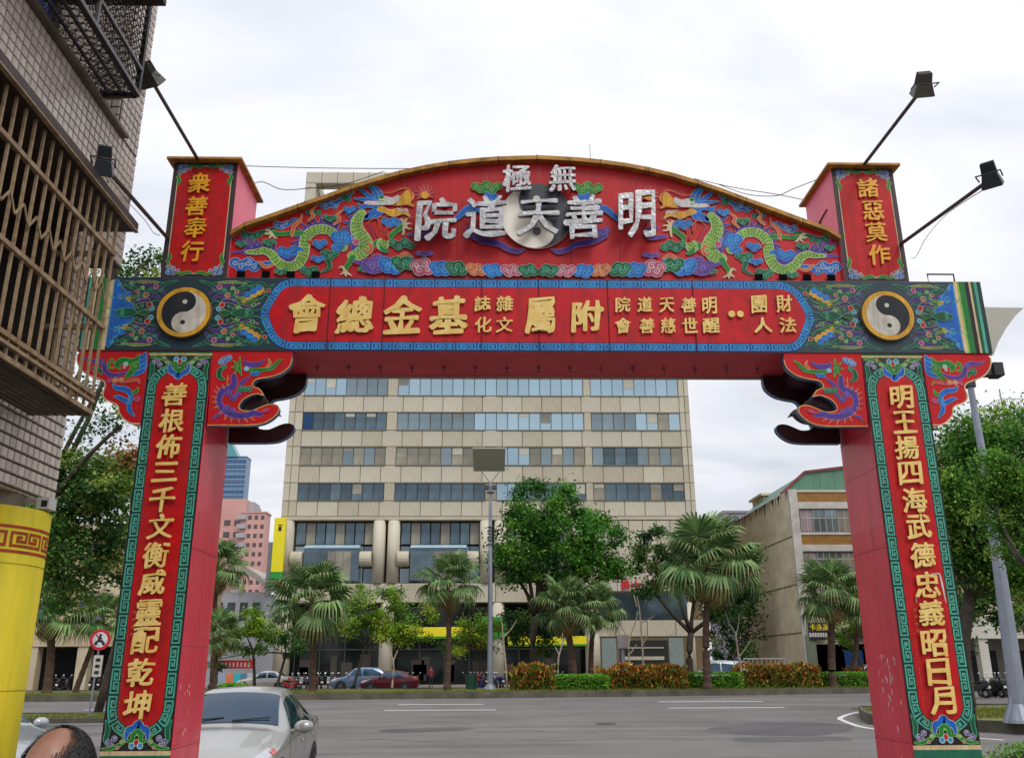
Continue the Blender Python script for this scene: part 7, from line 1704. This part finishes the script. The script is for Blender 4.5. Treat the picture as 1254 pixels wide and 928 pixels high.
# right lamp pole: nearer, its curved reflector seen from below past the end of the beam
yb = 24.5; bx = at(1250, 884, 1, yb); tp = at(1187, 470, 1, yb)
t = thing('street_lamp', 'grey lamp pole right of the gate with a curved reflector sail and uplight', 'street lamp', (bx.x, yb, .28))
L0 = at(1233, 760, 1, yb); L1 = at(1204, 560, 1, yb)
m = MB(); m.tube([(bx.x, yb, .28), (L0.x, yb, L0.z), (L1.x, yb, L1.z), (tp.x, yb, tp.z+1.2)], [.22, .19, .105, .075], 16); m.build('pole', POLE, t)
m = MB(); m.tube([(bx.x, yb, .28), (bx.x, yb, .36), (bx.x, yb, .75)], [.42, .40, .21], 16); m.build('base_flange', POLE, t)
for k in range(4): a2 = k*1.57+.4; m = MB(); m.prism([(0, .3), (.36, .3), (.0, 1.0)], -.012, .012); m.v = [(bx.x+.16*math.cos(a2)+x*math.cos(a2)-y_*math.sin(a2), yb+.16*math.sin(a2)+x*math.sin(a2)+y_*math.cos(a2), z) for x, y_, z in m.v]; m.build('base_fin', POLE, t)
m = MB(); m.tube([(tp.x, yb, tp.z-.1), (tp.x, yb, tp.z+.1)], .17, 14); m.build('collar', POLED, t)
f0, f1 = at(1198, 448, 1, yb), at(1226, 458, 1, yb); m = MB(); m.box(f0.x-.9, f1.x-.25, yb-.12, yb+.12, f1.z-.08, f0.z+.02); m.box(f1.x-.3, f1.x, yb-.2, yb+.2, f1.z-.1, f0.z+.06); m.build('uplight', mat('black_uplight', (34, 34, 38), .5), t, bevel=.02)
# curved sail: outline surveyed from the photograph, at 23.4 m
ysl = 23.4; S_ = [(1196, 376), (1254, 377), (1244, 386), (1232, 402), (1222, 420), (1217, 434), (1196, 433)]
S_ = [at(px, py, 1, ysl) for px, py in S_]; m = MB(); m.prism([(p.x, p.z) for p in S_], ysl, ysl+.12); so = m.build('reflector_sail', mat('taupe_panel_underside', (172, 168, 156), .6), t)
m = MB(); e = S_[0]; m.tube([(tp.x, yb, tp.z+1.1), (S_[6].x+.2, ysl+.15, S_[6].z+.4)], .05, 6); m.build('panel_strut', POLE, t)
# ================================================================== ROAD SIGN
ys_ = 33.4; q = at(123.5, 783, 1, ys_); bq = at(108, 884, 1, ys_)
t = thing('road_sign', 'round red ringed prohibition sign with a small white plate on a grey post', 'road sign', (bq.x, ys_, .1))
m = MB(); m.tube([(bq.x, ys_, .1), (q.x-.02, ys_, q.z+.35)], .035, 8); m.build('post', POLE, t)
rr = .36
m = MB(); m.tube([(q.x, ys_-.06, q.z), (q.x, ys_-.04, q.z)], rr, 32); d_ = m.build('sign_disc', mat('sign_red', (196, 20, 34), .4, var=.05), t)
A = Art(lambda p, h: (p[0], ys_-.061-h, p[1]), .0005); A.disc((q.x, q.z), rr*.72, hx((226, 228, 232)), 30)
A.ribbon([(q.x-.17, q.z+.19), (q.x+.17, q.z-.19)], .05, hx((196, 20, 34)), sm=0)
K = C['dk']; A.disc((q.x-.13, q.z-.13), .06, K, 12); A.disc((q.x+.13, q.z-.13), .06, K, 12); A.ribbon([(q.x-.15, q.z-.08), (q.x-.02, q.z-.04), (q.x+.08, q.z-.07), (q.x+.13, q.z-.12)], [.05, .09, .07, .04], K); A.ribbon([(q.x-.06, q.z-.02), (q.x-.02, q.z+.08), (q.x+.06, q.z+.02)], [.07, .08, .04], K); A.disc((q.x, q.z+.15), .05, K, 12); A.ribbon([(q.x+.08, q.z+.02), (q.x+.12, q.z-.1)], .03, K, sm=0)
A.build('pictogram', ART, d_)
q2 = at(120, 815, 1, ys_); m = MB(); m.box(q2.x-.16, q2.x+.16, ys_-.055, ys_-.04, q2.z-.36, q2.z+.36); p_ = m.build('white_plate', WHT, t)
for k in range(3): m = MB(); z = q2.z+.2-k*.21; m.box(q2.x-.07, q2.x+.07, ys_-.058, ys_-.056, z-.06, z+.06); m.box(q2.x-.10, q2.x+.10, ys_-.06, ys_-.0582, z-.012, z+.012); m.build('plate_mark', BLK, p_)
# ================================================================== BANNER, NOTICE STALLS, CABINET
yb_ = 69; a, b = at(262, 808, 1, yb_), at(312, 818, 1, yb_); t = thing('red_banner', 'red banner with white lettering strung between two posts', 'banner', (a.x, yb_, 0))
m = MB(); m.box(a.x, b.x, yb_-.03, yb_+.03, b.z, a.z); m.build('cloth', mat('banner_red', (190, 20, 40), .7), t)
for x in (a.x+.05, b.x-.05): m = MB(); m.bar((x, yb_+.06, .0), (x, yb_+.06, a.z+.1), .06, .06); m.build('post', POLED, t)
for k in range(8): m = MB(); x = a.x+.55+k*(b.x-a.x-.8)/8; z = (a.z+b.z)/2; m.box(x, x+.17, yb_-.045, yb_-.032, z-.15, z-.1); m.box(x, x+.17, yb_-.045, yb_-.032, z+.0, z+.05); m.box(x+.06, x+.11, yb_-.048, yb_-.0455, z-.15, z+.15); m.build('banner_character', mat('banner_white', (226, 206, 206), .6), t)
m = MB(); m.box(a.x-.5, a.x+.1, yb_-.1, yb_, b.z, a.z-.05); m.build('traffic_mirror_board', mat('pale_grey_render', (176, 172, 178), .7), None, label='small pale board beside the red banner', cat='board')
yk = 75; t = thing('notice_boards', 'row of white orange and turquoise notice boards on a low rail below the banner', 'notice board', (at(285, 840, 1, yk).x, yk, 0))
for px, c in ((262, (214, 214, 216)), (271, (150, 170, 190)), (281, (224, 120, 74)), (290, (40, 176, 190)), (298, (96, 120, 150)), (306, (180, 180, 184))):
    x = at(px, 830, 1, yk).x; z0 = at(px, 838, 1, yk).z; z1 = at(px, 824, 1, yk).z; m = MB(); m.box(x-.25, x+.3, yk-.04, yk, z0, z1); m.build('board', mat('board_%d_%d_%d' % c, c, .6, var=.1), t, bevel=.03)
m = MB(); x0, x1 = at(255, 840, 1, yk).x, at(312, 840, 1, yk).x; m.box(x0, x1, yk, yk+.06, .2, .9); m.build('rail', WTR, t)
yc = 60; a, b = at(755, 777, 1, yc), at(769, 794, 1, yc); t = thing('control_cabinet', 'grey control cabinet on a short post above the croton hedge', 'cabinet', ((a.x+b.x)/2, yc, .3))
m = MB(); m.box(a.x, b.x, yc-.3, yc+.1, b.z, a.z); m.build('box', mat('grey_mauve_cabinet', (150, 140, 140), .5), t, bevel=.02); m = MB(); m.cyl(((a.x+b.x)/2, yc), .13, .3, b.z, 12); m.build('post', POLE, t)
m = MB(); m.box(a.x+.06, b.x-.06, yc-.315, yc-.302, b.z+.06, a.z-.06); m.build('door', mat('grey_mauve_cabinet', (150, 140, 140), .5), t)
yf = 72; x0, x1 = at(911, 812, 1, yf).x, at(962, 812, 1, yf).x; t = thing('white_railing', 'low white railing in front of the stained block', 'railing', (x0, yf, 0)); m = MB(); zr = at(930, 806, 1, yf).z
m.bar((x0, yf, zr), (x1, yf, zr), .08, .08); m.bar((x0, yf, .5), (x1, yf, .5), .06, .06); m.build('rail', WTR, t)
k = 0; o0 = None
while x0+k*.35 < x1:
    if o0 is None: m = MB(); m.box(-.02, .02, -.02, .02, 0, zr); o0 = m.build('baluster', WTR, t, local=True); o = o0
    else: o = copy_of(o0, t)
    o.location = (k*.35, 0, 0); k += 1
# pedestrian seen in the arcade
def simple_person(name, label, x, y, zg, H, cloth, trous, skin, hair, rz=0, stride=.0):
    """one skinned body: joints as connected vertices with radii"""
    t = thing(name, label, 'person', (x, y, zg)); k = H/1.72
    J = [((0, 0, .95), .155), ((0, 0, 1.12), .14), ((0, .01, 1.30), .165), ((0, .01, 1.43), .13), ((0, 0, 1.50), .062), ((0, -.005, 1.56), .06),
         ((.17, .01, 1.41), .065), ((.24, .03, 1.15), .048), ((.25, -.04, .90), .036), ((.25, -.06, .80), .04), ((-.17, .01, 1.41), .065), ((-.24, .03, 1.15), .048), ((-.25, -.04, .90), .036), ((-.25, -.06, .80), .04),
         ((.10, 0, .88), .105), ((.11, -.02-stride, .50), .07), ((.11, .02-stride, .09), .048), ((.12, -.14-stride, .04), .04), ((-.10, 0, .88), .105), ((-.11, -.02+stride, .50), .07), ((-.11, .02+stride, .09), .048), ((-.12, -.14+stride, .04), .04)]
    E_ = [(0, 1), (1, 2), (2, 3), (3, 4), (4, 5), (3, 6), (6, 7), (7, 8), (8, 9), (3, 10), (10, 11), (11, 12), (12, 13), (0, 14), (14, 15), (15, 16), (16, 17), (0, 18), (18, 19), (19, 20), (20, 21)]
    me = bpy.data.meshes.new('body'); me.from_pydata([(p[0]*k, p[1]*k, p[2]*k) for p, r in J], E_, []); o = bpy.data.objects.new('body', me); sc.collection.objects.link(o); o.parent = t
    md = o.modifiers.new('skin', 'SKIN'); o.modifiers.new('sub', 'SUBSURF').levels = 2; o.modifiers['sub'].render_levels = 2
    for v, (p, r) in zip(me.skin_vertices[0].data, J): v.radius = (r*k, r*k*.8)
    me.skin_vertices[0].data[0].use_root = True
    mm_ = bpy.data.materials.new('clothing'); mm_.use_nodes = True; n = mm_.node_tree; b_ = n.nodes['Principled BSDF']; b_.inputs['Roughness'].default_value = .9
    g = n.nodes.new('ShaderNodeTexCoord'); s_ = n.nodes.new('ShaderNodeSeparateXYZ'); n.links.new(g.outputs['Object'], s_.inputs[0]); r_ = n.nodes.new('ShaderNodeValToRGB'); r_.color_ramp.interpolation = 'CONSTANT'
    dv = n.nodes.new('ShaderNodeMath'); dv.operation = 'DIVIDE'; dv.inputs[1].default_value = 1.8*k; n.links.new(s_.outputs[2], dv.inputs[0]); n.links.new(dv.outputs[0], r_.inputs[0])
    e = r_.color_ramp.elements; e[0].position = 0; e[0].color = (.02, .02, .02, 1); e[1].position = .07/1.8; e[1].color = (*hx(trous), 1); a_ = e.new(.97/1.8); a_.color = (*hx(cloth), 1); a_ = e.new(1.475/1.8); a_.color = (*hx(skin), 1); n.links.new(r_.outputs[0], b_.inputs[0])
    o.data.materials.append(mm_); o.modifiers['skin'].use_smooth_shade = True
    t.rotation_euler = (0, 0, rz); return t, k
def head(t, k, skin, hair, bald=0, n=(48, 34)):
    """sculpted head facing -y in local space (rotate the person to turn it)"""
    m = MB(); c = Vector((0, -.01, 1.635))*k; nu, nv = n; vs = []; hv = []
    def surf(th, ph):
        d = Vector((math.cos(ph)*math.sin(th), -math.cos(ph)*math.cos(th), math.sin(ph)))
        r = Vector((.078*d.x, .098*d.y, .118*d.z))
        f = max(0, -d.y)   # face side
        r.y -= .012*math.exp(-((d.z+.18)/.16)**2-(d.x/.16)**2)*2.2*(f > .3)            # nose
        r.y += .010*math.exp(-((d.z-.06)/.12)**2-((abs(d.x)-.36)/.16)**2)*(f > .3)      # eye sockets
        r.y -= .006*math.exp(-((d.z+.5)/.08)**2-(d.x/.3)**2)*(f > .3)                   # lips
        if d.z < -.2: r.x *= 1-.28*min(1, (-.2-d.z)/.8)
        if d.z < -.55: r.y *= .92
        return r*k
    for j in range(nv+1):
        ph = -math.pi/2+math.pi*j/nv
        for i in range(nu): vs.append(c+surf(2*math.pi*i/nu, ph))
    fs = [(j*nu+i, j*nu+(i+1) % nu, (j+1)*nu+(i+1) % nu, (j+1)*nu+i) for j in range(nv) for i in range(nu)]
    m.add(vs, fs)
    for s_ in (-1, 1): m.ball(c+Vector((s_*.08, .005, -.01))*k, (.018*k, .030*k, .040*k), 10, 8)
    m.v = [tuple(Vector(v)+Vector(org(t))) for v in m.v]
    o = m.build('head', skin, t, smooth=True)
    e = MB()
    for s_ in (-1, 1): e.ball(c+Vector((s_*.03, -.083, .008))*k, .0125*k, 10, 8)
    e.v = [tuple(Vector(v)+org(t)) for v in e.v]; e.build('eyes', mat('eye_white', (214, 208, 200), .3, var=0), t, smooth=True)
    # hair shell with short strands
    h = MB(); H_ = MB(); rd = random.Random(5); vs = []; idx = {}
    def hairy(d):
        if d.z < -.45 or (d.y < -.45 and d.z < .55): return 0
        if bald:
            if d.dot(Vector((.12, .50, .86)).normalized()) > math.cos(R(bald)): return 0
        return 1
    cnt = 14000 if bald else 2500
    for _ in range(cnt):
        th = rd.uniform(0, 6.283); ph = math.asin(rd.uniform(-.6, 1)); d = Vector((math.cos(ph)*math.sin(th), -math.cos(ph)*math.cos(th), math.sin(ph)))
        if not hairy(d):
            ca = math.degrees(math.acos(min(1, d.dot(Vector((.12, .50, .86)).normalized())))) if bald else 99
            if not (bald and d.z > .1 and rd.random() < max(0, (ca-34)/13)): continue
        r = surf(th, ph); p = c+r; nn = r.normalized(); dn = (Vector((0, .4, -1))-nn*Vector((0, .4, -1)).dot(nn)).normalized(); L = rd.uniform(.010, .024)*k; q = nn.cross(dn)*(.0014 if hairy(d) else .0006)*k
        a0 = p+nn*.001; a1 = p+nn*.008*k+dn*L*.5; a2 = p+nn*.004*k+dn*L
        H_.add([a0-q, a0+q, a1+q, a1-q, a2], [(0, 1, 2, 3), (3, 2, 4)])
    H_.v = [tuple(Vector(v)+org(t)) for v in H_.v]; H_.build('hair_strands', hair, t, fix=False, kind='stuff')
    S = MB(); k0 = 0
    for j in range(nv):
        for i in range(nu):
            ph = -math.pi/2+math.pi*(j+.5)/nv; th = 2*math.pi*(i+.5)/nu; d = Vector((math.cos(ph)*math.sin(th), -math.cos(ph)*math.cos(th), math.sin(ph)))
            if hairy(d) and (not bald or d.dot(Vector((.12, .50, .86)).normalized()) < math.cos(R(bald+5))):
                P4 = []
                for (jj, ii) in ((j, i), (j, i+1), (j+1, i+1), (j+1, i)): r = surf(2*math.pi*ii/nu, -math.pi/2+math.pi*jj/nv); P4.append(c+r*1.035)
                S.add(P4, [(0, 1, 2, 3)])
    S.v = [tuple(Vector(v)+org(t)) for v in S.v]; S.build('hair', hair, t, fix=False)
    return o
SKN = mat('skin', (150, 106, 84), .42, scale=9, col2=(122, 82, 62), bump=.08, bscale=60); HAIRM = mat('black_hair', (22, 18, 17), .6, var=.2, scale=30)
hp = at(76, 878, 1, 2.2)
t, k = simple_person('person', 'balding man with dark side hair walking ahead, seen from behind at the bottom left', hp.x, 2.2, 0, 1.59, (60, 62, 70), (40, 42, 50), (176, 118, 90), None)
head(t, k, SKN, HAIRM, 47); t.rotation_euler = (0, 0, R(178))
t, k = simple_person('person', 'pedestrian in dark clothes inside the office arcade', at(528, 838, 1, 80).x, 79.5, .0, 1.7, (120, 40, 60), (30, 30, 40), (176, 118, 90), None, R(10)); head(t, k, SKN, HAIRM, 0, (16, 12))
